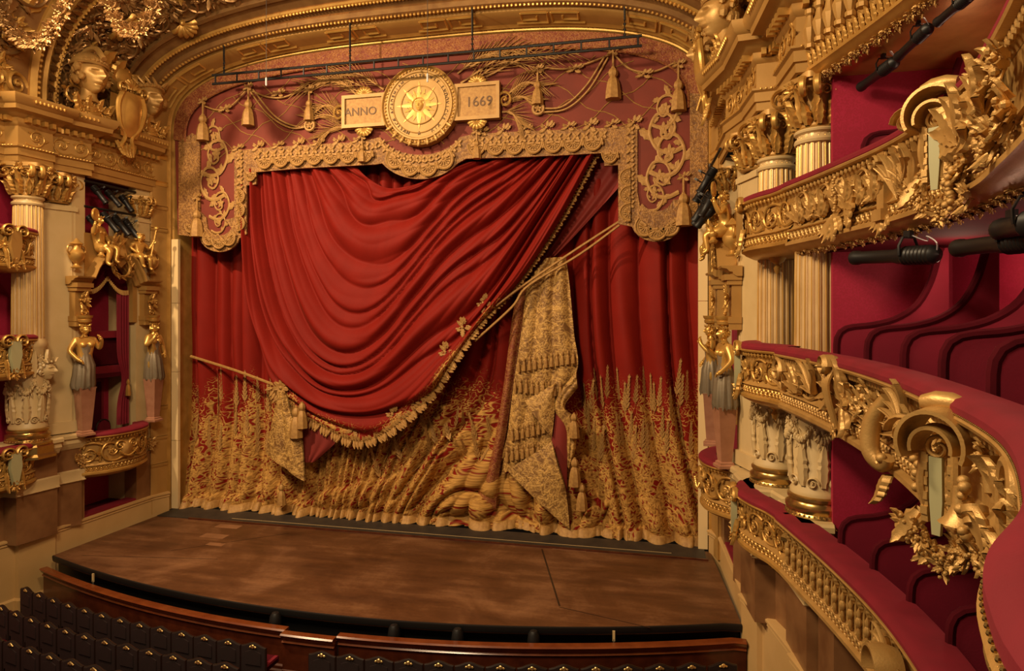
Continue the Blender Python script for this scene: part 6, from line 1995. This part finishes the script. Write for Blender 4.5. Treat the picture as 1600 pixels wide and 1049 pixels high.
def fan(th, tk, s_, z, n_, L, a0, a1, mesh=C_BLADE, w=.9, out=.02, name='carved_blade'):
    for k in range(n_):
        a = a0 + (a1 - a0) * k / max(1, n_ - 1)
        obj(name, mesh, None, th, tk.fr(s_, z, out + .012 * (k % 3)) @ RZ(math.radians(a)) @ S(L * w, L * (1 - .12 * (k % 2)), L * .8))
def grapes(th, tk, s_, z, n_, r, out=.14, spread=(.06, .22), seed=1):
    rn_ = random.Random(seed)
    for k in range(n_):
        f = k / n_
        mb_s = GRAPE
        obj('grape', GRAPE, None, th, tk.fr(s_ + rn_.uniform(-1, 1) * spread[0] * (1 - .6 * f), z - spread[1] * f, out + rn_.uniform(0, .05)) @ S(r * rn_.uniform(.8, 1.15)))
GRAPE = shared('grape', MB().sphere((0, 0, 0), 1, 10, 7), M_CARVED)
def half_ring(R_, w, thick, n=18, a0=0.0, a1=PI):
    """open hood: half cylinder band, axis along Z"""
    mb = MB()
    V = []
    for i in range(n + 1):
        a = a0 + (a1 - a0) * i / n
        for (r, z) in ((R_, 0), (R_ + thick * .4, w * .15), (R_ + thick, w * .5), (R_ + thick * .6, w), (R_, w), (R_ - .01, w * .5)):
            V.append((r * math.cos(a), r * math.sin(a), z))
    F = [(i * 6 + k, i * 6 + (k + 1) % 6, (i + 1) * 6 + (k + 1) % 6, (i + 1) * 6 + k) for i in range(n) for k in range(6)]
    F += [tuple(range(6)), tuple(n * 6 + k for k in range(5, -1, -1))]
    return mb.add(V, F)
H_OUT = shared('scroll_hood', half_ring(.20, .30, .045, 22, -.45, PI + .55), M_CARVED, 50)
H_IN = shared('inner_hood', half_ring(.12, .22, .04, 18, -.2, PI + .3), M_CARVED, 50)
H_TOP = shared('crest_roll', MB().tube([(-.14, 0, 0), (-.05, .01, 0), (.05, .01, 0), (.14, 0, 0)], [.05, .075, .075, .05], 12), M_CARVED)
pl = MB(); pl.prism([(-.055, .0), (.055, 0), (.06, -.3), (.04, -.52), (-.03, -.52), (-.05, -.3)], .03)
H_PLATE = shared('green_inlay', pl, M_GREEN)
def rocaille(th, tk, y, z, sc=1.0, flip=1, seed=2):
    s_ = s_at(tk, y)
    B_ = tk.fr(s_, z, .06) @ RY(.85)
    def A(x, yy, o, rot=0.0): return B_ @ T(x * sc, yy * sc, o * sc) @ RZ(rot)
    obj('scroll_hood', H_OUT, None, th, A(.02, .0, .05) @ S(sc)); obj('inner_hood', H_IN, None, th, A(.0, -.03, .08) @ S(sc))
    obj('hood_eye', C_VOL, None, th, A(0, -.04, .16) @ S(.18 * sc, .18 * sc, .4 * sc)); obj('crest_roll', H_TOP, None, th, A(0, .25, .12) @ S(sc))
    obj('green_inlay', H_PLATE, None, th, A(-.01, -.1, .18) @ S(sc * .75, sc, sc))
    for sg in (-1, 1):
        mb = MB()
        for k in range(9): mb.box((sg * .085, -.12 - k * .05, .17), (.045, .055, .06 + .02 * (k % 2)))
        mb.tube(catmull([(sg * .10, -.08, .18), (sg * .11, -.3, .2), (sg * .09, -.5, .16), (sg * .16, -.6, .14)], 12), .028, 6)
        obj('edge_strip', mb, M_CARVED, th, A(0, 0, 0) @ S(sc))
        obj('side_scroll', C_VOL, None, th, A(sg * .26, .02, .1) @ S(.24 * sc * sg, .24 * sc, .6 * sc))
        obj('side_leaf', C_LEAFW, None, th, A(sg * .16, -.5, .12, math.radians(180 + 28 * sg)) @ S(.26 * sc, .30 * sc, .3 * sc))
    for k in range(7):
        obj('base_cluster', C_BOU[k % 3], None, th, A((k - 3) * .075, -.62 - .07 * (3 - abs(k - 3)), .13) @ S(.26 * sc))
    return s_
# middle tier, from the column towards the camera
obj('scroll_bracket', C_VOL, None, t3, k3.fr(.12, zc3 + .1, .05) @ S(.42, .42, .8))
fan(t3, k3, .18, zc3 - .2, 7, .42, 70, -60, C_BLADE)
obj('scrollwork', C_RIN[0], None, t3, k3.fr(.55, zc3 + .02, -.02) @ S(.62, .5, .4)); obj('scrollwork', C_RIN[1], None, t3, k3.fr(1.15, zc3 + .02, -.02) @ S(-.62, .5, .4))
fan(t3, k3, .9, zc3 - .16, 6, .5, 75, -50, C_LEAF); fan(t3, k3, 1.5, zc3 - .1, 6, .55, 80, -40, C_BLADE)
s_ = s_at(k3, -9.55)          # ribbed term
for k in range(5):
    mb = MB(); mb.tube(catmull([(-.10 + .05 * k, .34, .10), (-.09 + .045 * k, .1, .19), (-.07 + .035 * k, -.3, .10), (-.06 + .03 * k, -.46, .05)], 14), .024, 6); obj('term_rib', mb, M_CARVED, t3, k3.fr(s_, zc3 + .02, 0))
obj('term_scroll', C_VOL, None, t3, k3.fr(s_, zc3 + .36, .1) @ S(.28, .28, 1.2)); obj('term_foot', C_ROS, None, t3, k3.fr(s_, zc3 - .46, .08) @ S(.22))
fan(t3, k3, s_ + .22, zc3 - .05, 8, .55, 60, -150, C_LEAF, .8); fan(t3, k3, s_ - .22, zc3 + .0, 6, .42, -30, 140, C_LEAF, .8)
for i, y in enumerate((-10.15, -10.55, -10.95)):
    q = s_at(k3, y)
    obj('flower_cluster', C_BOU[i % 3], None, t3, k3.fr(q, zc3 + .08 * (i % 2), .0) @ S(.55, .55, .5)); fan(t3, k3, q, zc3 - .22, 5, .42, 70, -70, C_BLADE)
    obj('scrollwork', C_RIN[i % 2], None, t3, k3.fr(q + .2, zc3 - .05, -.03) @ S(.5, .5, .35))
s_ = s_at(k3, -11.55)         # plain volute bracket
mb = MB(); mb.tube(catmull([(-.02, .30, .10), (-.12, .05, .20), (-.10, -.22, .22), (.02, -.34, .14), (.10, -.25, .12)], 20), [.06 + .03 * math.sin(PI * i / 20) for i in range(21)], 10); obj('volute_bracket', mb, M_CARVED, t3, k3.fr(s_, zc3 - .08, 0))
obj('bracket_knob', GRAPE, None, t3, k3.fr(s_ + .08, zc3 - .34, .17) @ S(.05)); obj('bracket_pendant', C_LEAFW, None, t3, k3.fr(s_ + .05, zc3 - .5, .1) @ RZ(PI) @ S(.3, .3, .4))
fan(t3, k3, s_at(k3, -12.1), zc3 - .02, 9, .50, 100, -20, C_BLADE, .8, .06); fan(t3, k3, s_at(k3, -12.45), zc3 - .12, 8, .42, 100, -60, C_BLADE, .8, .08)
for i, y in enumerate((-11.2, -11.9, -12.3, -12.8)):
    obj('flower_cluster', C_BOU[i % 3], None, t3, k3.fr(s_at(k3, y), zc3 - .05 + .1 * (i % 2), .0) @ S(.42, .42, .4))
rocaille(t3, k3, -13.35, zc3 + .16, 1.0)
grapes(t3, k3, s_at(k3, -12.75), zc3 + .0, 10, .036, .12, (.03, .36), 3)
# trophy on the near curve
s_ = s_at(k3, -14.15)
grapes(t3, k3, s_, zc3 + .06, 12, .032, .16, (.05, .34), 5)
obj('bell_flower', shared('bell_flower', MB().lathe([(.0, .2), (.03, .19), (.035, .1), (.06, .04), (.10, .0), (.085, .0), (.03, .06)], 14, RX(-PI / 2)), M_CARVED), None, t3, k3.fr(s_at(k3, -14.3), zc3 + .24, .12) @ RZ(PI + .3) @ S(1.0))
BELL = bpy.data.meshes['bell_flower']
obj('bell_flower', BELL, None, t3, k3.fr(s_at(k3, -13.8), zc3 - .28, .14) @ S(1.2))
obj('stopper', shared('stopper', MB().lathe([(.03, 0), (.06, .01), (.06, .04), (.045, .05), (.065, .07), (.065, .11), (.03, .12)], 14, RX(-PI / 2)), M_CARVED), None, t3, k3.fr(s_at(k3, -14.25), zc3 - .16, .16) @ RZ(.5))
fan(t3, k3, s_at(k3, -14.55), zc3 - .30, 5, .34, 60, -60, C_LEAFW, 1.1, .10, 'carved_broad_leaf')
fan(t3, k3, s_at(k3, -14.6), zc3 + .0, 6, .30, 70, -70, C_LEAFW, 1.0, .06, 'carved_broad_leaf')
for k in range(6):            # lyre strings and frame
    q = s_at(k3, -14.75 - .045 * k)
    mb = MB(); mb.tube([(0, -.26, .08), (0, .24, .08)], .008, 5); obj('lyre_string', mb, M_GOLD2, t3, k3.fr(q, zc3 + .02, .04))
mb = MB(); mb.tube(catmull([(-.18, -.3, .06), (-.22, 0, .08), (-.15, .26, .08), (.15, .28, .08), (.22, 0, .08), (.18, -.3, .06)], 24), .03, 7); obj('lyre_frame', mb, M_CARVED, t3, k3.fr(s_at(k3, -14.86), zc3 + .02, .04))
for i, (y, dz, sz) in enumerate(((-13.9, -.42, .3), (-13.65, -.5, .32), (-13.45, -.55, .3), (-14.2, -.5, .28), (-14.9, -.36, .3), (-15.2, .1, .4), (-15.35, -.3, .4), (-15.6, .1, .4), (-15.8, -.2, .4), (-16.1, .0, .4), (-14.0, .18, .28))):
    obj('flower_cluster', C_BOU[i % 3], None, t3, k3.fr(s_at(k3, y), zc3 + dz, .05) @ S(sz))
fan(t3, k3, s_at(k3, -15.1), zc3 - .3, 6, .36, 60, -60, C_LEAFW, 1.0, .08, 'carved_broad_leaf'); fan(t3, k3, s_at(k3, -15.7), zc3 - .3, 6, .4, 60, -60, C_LEAFW, 1.0, .06, 'carved_broad_leaf')
# round bracket post under the near curve
p, n_ = k3.at(s_at(k3, -14.75))
for k, (dx, w) in enumerate(((-.07, .05), (0, .09), (.08, .05))):
    mb = MB(); mb.tube(catmull([(dx, .02, .06), (dx * .95, -.2, .10), (dx * .85, -.42, .02)], 10), w * .8, 8); obj('console_lobe', mb, M_CARVED, t3, k3.fr(s_at(k3, -14.75), 4.84, .04))
obj('console_knob', GRAPE, None, t3, k3.fr(s_at(k3, -14.45), 4.62, .10) @ S(.055))
fan(t3, k3, s_at(k3, -15.15), 4.52, 4, .34, 150, 220, C_LEAFW, 1.0, .06, 'carved_broad_leaf')
for i in range(4): obj('pendant_flower', C_BOU[i % 3], None, t3, k3.fr(s_at(k3, -15.3 - .12 * i), 4.42 - .1 * i, .08) @ S(.2))
# brass nails under the cushion
mb = MB()
s0 = s_at(k3, -13.0)
while s0 < k3.len:
    p, n_ = k3.at(s0); mb.sphere(p + n_ * .132 + Vector((0, 0, 5.625)), .007, 6, 4); s0 += .035
obj('brass_nails', mb, M_BRASS, t3, kind='stuff')
# upper tier ornaments
q = s_at(k4, -8.35)
mb = MB(); mb.lathe([(0, .10), (.10, .085), (.17, .04), (.19, 0)], 22, k4.fr(q, zc4 + .05, 0) @ S(1, 1.3, 1)); mb.torus(.19, .025, 22, 5, k4.fr(q, zc4 + .05, 0) @ S(1, 1.3, 1)); obj('oval_shield', mb, M_CARVED, t4)
fan(t4, k4, q, zc4 - .25, 7, .42, 130, 230, C_LEAF); fan(t4, k4, q + .3, zc4 - .15, 6, .42, -150, -40, C_LEAF); grapes(t4, k4, q + .16, zc4 + .25, 14, .028, .1, (.02, .5), 7)
for i, y in enumerate((-7.45, -7.75, -8.05, -8.7, -9.0, -9.3)):
    obj('flower_cluster' if i % 2 else 'scrollwork', (C_BOU[i % 3] if i % 2 else C_RIN[i // 2 % 2]), None, t4, k4.fr(s_at(k4, y), zc4 + .05 * (-1) ** i, -.02) @ S(.52, .5, .45))
    fan(t4, k4, s_at(k4, y), zc4 - .2, 4, .4, 60, -60, C_LEAF)
q = s_at(k4, -9.55)
mb = MB(); mb.box((0, .05, .06), (.16, .8, .12)); mb.box((0, -.38, .08), (.22, .14, .18)); obj('pier_block', mb, M_CARVED, t4, k4.fr(q, zc4 - .05, -.04))
obj('pier_scroll', C_VOL, None, t4, k4.fr(q, zc4 + .2, .1) @ S(.2, .2, .7)); fan(t4, k4, q, zc4 - .4, 5, .3, 130, 230, C_LEAF)
fan(t4, k4, s_at(k4, -9.95), zc4 - .3, 9, .62, 40, -50, C_BLADE, .7); fan(t4, k4, s_at(k4, -10.3), zc4 - .3, 8, .6, 60, -40, C_BLADE, .8)
for i, y in enumerate((-10.1, -10.55, -10.85)):
    obj('flower_cluster', C_BOU[i % 3], None, t4, k4.fr(s_at(k4, y), zc4 + .14 * (-1) ** i, .0) @ S(.46))
rocaille(t4, k4, -11.2, zc4 + .26, 1.15)
for i, (y, dz, sz) in enumerate(((-11.5, -.5, .42), (-11.7, -.3, .42), (-11.75, -.62, .36), (-11.6, .1, .45), (-11.95, .0, .45), (-12.2, .25, .45), (-12.3, -.2, .5), (-12.6, .1, .5), (-12.7, -.35, .5), (-13.0, .15, .5), (-13.2, -.25, .5))):
    obj('flower_cluster', C_BOU[i % 3], None, t4, k4.fr(s_at(k4, y), zc4 + dz, .05) @ S(sz))
fan(t4, k4, s_at(k4, -11.8), zc4 - .1, 8, .55, 90, -90, C_LEAFW, .8, .08, 'carved_broad_leaf'); fan(t4, k4, s_at(k4, -12.4), zc4 + .0, 8, .5, 120, -90, C_LEAF, .9, .08)
grapes(t4, k4, s_at(k4, -11.65), zc4 - .3, 18, .035, .16, (.07, .4), 9)
for i in range(46):
    p, n_ = k4.at(.1 + i * .12)
    obj('soffit_ornament', C_BOU[i % 3], None, t4, frame(p - n_ * (.15 + .05 * (i % 2)) + Vector((0, 0, 7.26)), n_ * .6 + Vector((0, 0, -1))) @ S(.17))
# lower tier end scroll near the frame edge
q = s_at(k2, -10.75)
obj('scroll_hood', H_OUT, None, t2, k2.fr(q, zc2 + .0, .05) @ S(1.0)); obj('hood_eye', C_VOL, None, t2, k2.fr(q, zc2 - .03, .18) @ S(.16, .16, .4)); grapes(t2, k2, q, zc2 - .08, 10, .035, .2, (.1, .2), 12)
fan(t2, k2, q - .25, zc2 + .0, 6, .36, 90, -60, C_BLADE, .8, .05)
for i in range(4): obj('flower_cluster', C_BOU[i % 3], None, t2, k2.fr(q + .25 * i - .1, zc2 - .2 + .15 * (i % 2), .05) @ S(.36))

# ---------------------------------------------------------------- crimson interiors behind the right tiers
def back_wall(name, pts, off, z0, z1, mat, label):
    tk = Track(pts, 40)
    mb = MB(); mb.sweep(tk.P, tk.N, [(-off, z0), (-off, z1), (-off - .15, z1), (-off - .15, z0)], closed_prof=True)
    return structure(name, mb, mat, label=label, cat='wall')
PW = [(9.6, -7.3), (9.9, -9.0), (10.0, -11.0), (9.8, -13.0), (9.4, -14.6), (8.8, -16.2), (8.2, -17.6)]
back_wall('wall_tier_1', PW, 1.75, 7.3, 10.2, M_DAMASK, 'crimson damask back wall of the upper tier boxes')
back_wall('wall_tier_2', PW, 1.6, 4.7, 7.3, M_DAMASK, 'crimson damask back wall of the middle tier boxes')
back_wall('wall_tier_3', PW, 1.5, -1.5, 4.7, M_DAMASK, 'crimson damask back wall of the lower tier boxes')
mb = MB(); mb.box((10.9, -7.35, 6.4), (2.6, .12, 8.6)); structure('wall_tier_4', mb, M_DAMASK, label='crimson end wall of the tiers beside the nearest column', cat='wall')
tk = Track(PW, 40)
for z, nm, lab in ((7.22, 'ceiling_middle_tier', 'dark soffit over the middle tier boxes'), (4.58, 'ceiling_lower_tier', 'dark soffit over the lower tier boxes')):
    mb = MB(); mb.sweep(tk.P, tk.N, [(.05, z), (-1.7, z), (-1.7, z + .08), (.05, z + .08)], closed_prof=True); structure(nm, mb, M_VELVET_D, label=lab, cat='ceiling')
mb = MB(); mb.sweep(tk.P, tk.N, [(-.25, 9.98), (-1.9, 10.16), (-1.9, 10.26), (-.25, 10.04)], closed_prof=True); structure('ceiling_upper_tier', mb, varied('plum_soffit', (.16, .035, .11), (.12, .028, .085), .6, 0, 1.5), label='plum coloured soffit over the upper tier boxes', cat='ceiling')
# partitions between the boxes
PROFILE = [(-.30, -.55), (-.30, .02), (-.31, .18), (-.36, .28), (-.48, .34), (-.8, .38), (-1.1, .47), (-1.35, .65), (-1.52, .95), (-1.62, 1.3), (-1.66, 1.46)]
def partition(tier, tk, y, zr, ht, k):
    p, n_ = tk.at(s_at(tk, y))
    tdir = Vector((-n_.y, n_.x, 0))
    top = [(o, min(z, ht)) for o, z in PROFILE]
    line = catmull([(o, z, 0) for o, z in top], 30)
    pos = p + n_ * -.3 + Vector((0, 0, zr - .6))
    order = ['first', 'second', 'third', 'fourth', 'fifth', 'sixth', 'seventh'][k]
    th = thing('box_partition', order + ' crimson box partition from the column in the ' + tier + ' tier', 'partition', tuple(pos), 'curved velvet partitions between the right boxes')
    poly = [(q.x, q.y) for q in line] + [(-1.75, top[-1][1]), (-1.75, -1.0), (-.30, -1.0)]
    mb = MB()
    Mx = Matrix((n_, Vector((0, 0, 1)), tdir)).transposed().to_4x4(); Mx.translation = p + Vector((0, 0, zr)) - tdir * .03
    mb.prism(poly, .06, Mx); obj('velvet_panel', mb, M_VELVET_P, th)
    mb = MB(); mb.tube([Mx @ Vector((q.x, q.y, .03)) for q in line], .048, 8); obj('padded_edge', mb, M_VELVET_D, th)
M_VELVET_P = varied('crimson_partition_velvet', (.24, .003, .024), (.19, .002, .018), .8, 0, 2.0, .1, 50, sheen=.1, sheen_tint=(1, .12, .2))
for k, y in enumerate((-8.45, -9.55, -10.65, -11.75, -12.85, -13.9, -14.9)): partition('middle', k3, y, 5.73, 1.44, k)
for k, y in enumerate((-8.5, -9.8, -11.1, -12.3)): partition('upper', k4, y, 8.42, 1.4, k)
for k, y in enumerate((-8.4, -9.3, -10.2, -11.1, -12.0)): partition('lower', k2, y, 3.02, 1.4, k)
for k, y in enumerate((-9.05, -10.1, -11.2, -12.3, -13.4)):
    p, n_ = k3.at(s_at(k3, y)); chair('in the middle tier box, ' + ['first', 'second', 'third', 'fourth', 'fifth'][k] + ' from the column', p - n_ * .8 + Vector((0, 0, 4.78)), n_)
for k, y in enumerate((-7.95, -8.9, -9.8, -10.7)):
    p, n_ = k2.at(s_at(k2, y)); chair('in the lower tier box, ' + ['first', 'second', 'third', 'fourth'][k] + ' from the column', p - n_ * .8 + Vector((0, 0, 2.06)), n_)
# marble pier below the lower tier
t = thing('marble_pier', 'brown marble pier under the lower right balcony', 'pier', (9.6, -8.1, -1.4))
mb = MB(); mb.box((9.72, -7.95, .3), (.7, .9, 3.3)); obj('pier_shaft', mb, M_REDMARBLE, t); mb = MB(); mb.box((9.72, -7.95, -1.2), (.8, 1.0, .4)); obj('pier_base', mb, M_DADO, t)
# spotlights under the balconies
spotlight('long black profile spotlight hanging below the upper tier beside the column', (9.99, -10.2, 6.93), (9.42, -8.98, 7.0), fat=.6, white=True)
spotlight('long black profile spotlight hanging below the upper tier near the right edge', (9.9, -12.4, 6.86), (9.76, -11.19, 6.9), fat=.62, white=True)
spotlight('short black profile spotlight cut by the right edge of the picture', (9.7, -12.9, 6.94), (9.78, -12.0, 6.98), fat=.9)
spotlight('black profile spotlight under the topmost balustrade nearest the column', (10.12, -8.51, 9.72), (9.94, -7.5, 9.70), fat=.62, white=True)
spotlight('black profile spotlight under the topmost balustrade in the middle', (10.16, -9.52, 9.74), (10.10, -8.6, 9.72), fat=.62, white=True)
spotlight('black profile spotlight under the topmost balustrade furthest right', (10.29, -10.3, 9.76), (10.2, -9.6, 9.74), fat=.75)
# lamps inside the boxes
for x, y, z, e in ((10.7, -9.0, 6.85, 16), (10.9, -11.4, 6.85, 16), (10.5, -13.6, 6.85, 12), (10.9, -8.6, 9.0, 9), (11.1, -11.0, 9.0, 9), (10.6, -9.2, 4.2, 5), (-10.0, -5.6, 11.0, 30), (-10.1, -6.0, 6.6, 14)):
    add_light('box_lamp', 'POINT', (x, y, z), e, (1.0, .62, .42), .15)

# ---------------------------------------------------------------- pendentives beyond the vault and the next arch on the left
def pend(u, v):
    p = vault(u, 1.0)
    s_ = -1 if p.x < 0 else 1
    f = abs(p.x) / 8.95
    return p + Vector((s_ * .9 * f * v, -4.2 * v, 1.6 * v * (1 - .3 * f)))
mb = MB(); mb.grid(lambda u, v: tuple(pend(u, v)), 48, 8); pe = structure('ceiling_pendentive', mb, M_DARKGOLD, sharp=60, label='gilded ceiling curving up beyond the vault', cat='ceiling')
rr = random.Random(12)
for i in range(46):
    u = .01 + .30 * i / 45 if i < 34 else .8 + .19 * (i - 34) / 11
    v = rr.uniform(.08, .7)
    p = pend(u, v); c = (Vector((0, p.y, 11)) - p).normalized()
    obj('pendentive_ornament', (D_RIN[i % 2], G_BOU[i % 3], D_LEAF, G_LEAFW)[i % 4], None, pe, frame(p, c, (0, -1, .2)) @ RZ(rr.uniform(0, 6)) @ S(rr.uniform(.6, 1.0)))
# garlands slung under the ceiling
for k, (a, b, drop) in enumerate((((0, 2, -5.8), (105, 5, -5.6), 1.0), ((170, 0, -5.0), (245, 2, -4.6), .8))):
    A0, A1 = P(a[0], a[1], a[2]), P(b[0], b[1], b[2])
    g_ = thing('flower_garland', 'gilded flower garland slung under the ceiling at the upper left, ' + ('outer' if k == 0 else 'inner') + ' one', 'garland', tuple((A0 + A1) / 2), 'gilded garlands under the ceiling')
    for i in range(15):
        f = i / 14
        p = A0.lerp(A1, f) - Vector((0, 0, drop * (1 - (2 * f - 1) ** 2)))
        obj('garland_cluster', D_BOU[i % 2], None, g_, frame(p, (.5, -.8, -.3)) @ S(.48))
# wall and arch band at the far left
mb = MB()
AC = Vector((-9.25, -7.35, 11.75)); AR = 1.75
ring = [(AC.y + AR * math.cos(PI * i / 24), AC.z + AR * 1.25 * math.sin(PI * i / 24)) for i in range(25)]
pol = [(-4.9, 11.6)] + ring + [(-9.6, 11.6), (-9.6, 16), (-4.9, 16)]
mb.prism([(a, b) for a, b in pol], .3, Matrix(((0, 0, 1, -9.45), (1, 0, 0, 0), (0, 1, 0, 0), (0, 0, 0, 1))))
wl = structure('wall_upper_left', mb, M_OCHRE, label='gilded wall with a round arch at the upper left', cat='wall')
mb = MB(); pts_ = [Vector((-9.15, a, b)) for a, b in ring]
outs_ = [Vector((0, a - AC.y, (b - AC.z) / 1.25)).normalized() for a, b in ring]
mb.sweep(pts_, outs_, [(-.04, .0), (-.04, .12), (.04, .16), (.06, .10), (.34, .10), (.36, .18), (.44, .18), (.46, 0)], up=(1, 0, 0)); obj('arch_band', mb, M_GOLD, wl)
for i in range(1, 24):
    obj('arch_cluster', G_BOU[i % 3], None, wl, frame(pts_[i] + outs_[i] * .2 + Vector((.1, 0, 0)), (1, 0, 0)) @ S(.34))
for i in range(10):          # voussoir-like ribs of the pendentive bracket
    obj('bracket_rib', G_LEAFW, None, wl, frame(Vector((-9.1, -5.05 - .03 * i, 12.5 + .22 * i)), (1, .1, 0)) @ RZ(PI / 2) @ T(0, -.2, 0) @ S(.26, .5, .5))
obj('bracket_volute', G_VOL, None, wl, frame((-9.0, -5.05, 12.1), (1, .2, 0)) @ S(.62, .62, 1.0)); obj('bracket_volute', G_VOL, None, wl, frame((-9.0, -5.6, 12.1), (1, .2, 0)) @ S(-.5, .5, 1.0))
# ---------------------------------------------------------------- stalls seats
SM = {}
def seat_meshes():
    prof = [(-.262, -.3), (-.264, .3), (-.262, .395), (-.18, .41), (-.08, .45), (0, .47), (.08, .45), (.18, .41), (.262, .395), (.264, .3), (.262, -.3)]
    SM['back'] = shared('backrest', MB().prism(prof, .06, T(0, 0, -.03)), M_SEAT)
    SM['frame'] = shared('back_frame', MB().tube([(x, y, 0) for x, y in prof], .022, 6), M_SEATWOOD)
    SM['seat'] = shared('seat', MB().box((0, -.06, .26), (.44, .11, .46)), M_VELVET_D)
    SM['leg'] = shared('leg', MB().box((0, -.32, .0), (.05, .46, .06)), M_SEATWOOD)
    SM['panel'] = shared('back_panel', MB().prism([(-.17, .06), (-.17, .3), (0, .36), (.17, .3), (.17, .06)], -.012, T(0, 0, -.03)), M_SEAT)
    mb = MB(); mb.lathe([(0, .012), (.03, .01), (.04, 0)], 10, T(0, .42, -.045) @ RY(PI)); mb.lathe([(0, .01), (.016, .008), (.022, 0)], 8, T(-.055, .405, -.042) @ RY(PI)); mb.lathe([(0, .01), (.016, .008), (.022, 0)], 8, T(.055, .405, -.042) @ RY(PI))
    mb.tube([(-.075, .40, -.04), (0, .44, -.04), (.075, .40, -.04)], .012, 5)
    SM['plate'] = shared('number_plate', mb, M_BRASS_B)
    SM['arm'] = shared('armrest', MB().box((0, .04, .2), (.07, .05, .36)), M_VELVET)
M_BRASS_B = new_mat('bright_brass', (.95, .66, .26), .3, .85)
seat_meshes()
def stall_seat(x, y, nrm, ztop, label, group):
    t = thing('stalls_seat', label, 'seat', (x, y, ztop - 1.0), group)
    M_ = frame((x, y, ztop - .47), -Vector(nrm))
    obj('backrest', SM['back'], None, t, M_); obj('back_frame', SM['frame'], None, t, M_); obj('back_panel', SM['panel'], None, t, M_)
    obj('number_plate', SM['plate'], None, t, M_); obj('seat', SM['seat'], None, t, M_)
    for sx in (-.22, .22): obj('leg', SM['leg'], None, t, M_ @ T(sx, 0, 0)); obj('armrest', SM['arm'], None, t, M_ @ T(sx * 1.1, 0, 0))
ORD = ['first', 'second', 'third', 'fourth', 'fifth', 'sixth', 'seventh', 'eighth', 'ninth', 'tenth', 'eleventh', 'twelfth', 'thirteenth', 'fourteenth', 'fifteenth', 'sixteenth', 'seventeenth', 'eighteenth']
def row_y(x, k): return -7.1 - .83 * k + (x / 7.1) ** 2
def seat_row(k, ztop, x0, x1, block):
    n_ = int(abs(x1 - x0) / .535)
    for i in range(n_):
        x = x0 + (x1 - x0) * (i + .5) / n_
        nn = Vector((2 * x / 7.1 ** 2, -1, 0)).normalized()
        o = ORD[min(len(ORD) - 1, n_ - 1 - i)]
        stall_seat(x, row_y(x, k), nn, ztop, 'dark stalls seat, ' + block + ' block, row ' + ['one', 'two', 'three', 'four'][k] + ' from stage, ' + o + ' from the ' + ('aisle' if block == 'left' else 'right wall'), 'stalls seats, ' + block + ' block')
for k, (zt, x0, x1) in enumerate(((-.16, -7.75, -.45), (-.11, -7.85, -.45), (-.06, -7.2, -.9), (-.01, -6.3, -2.4))):
    seat_row(k, zt, x0, x1, 'left')
seat_row(0, -.16, .45, 8.4, 'right')
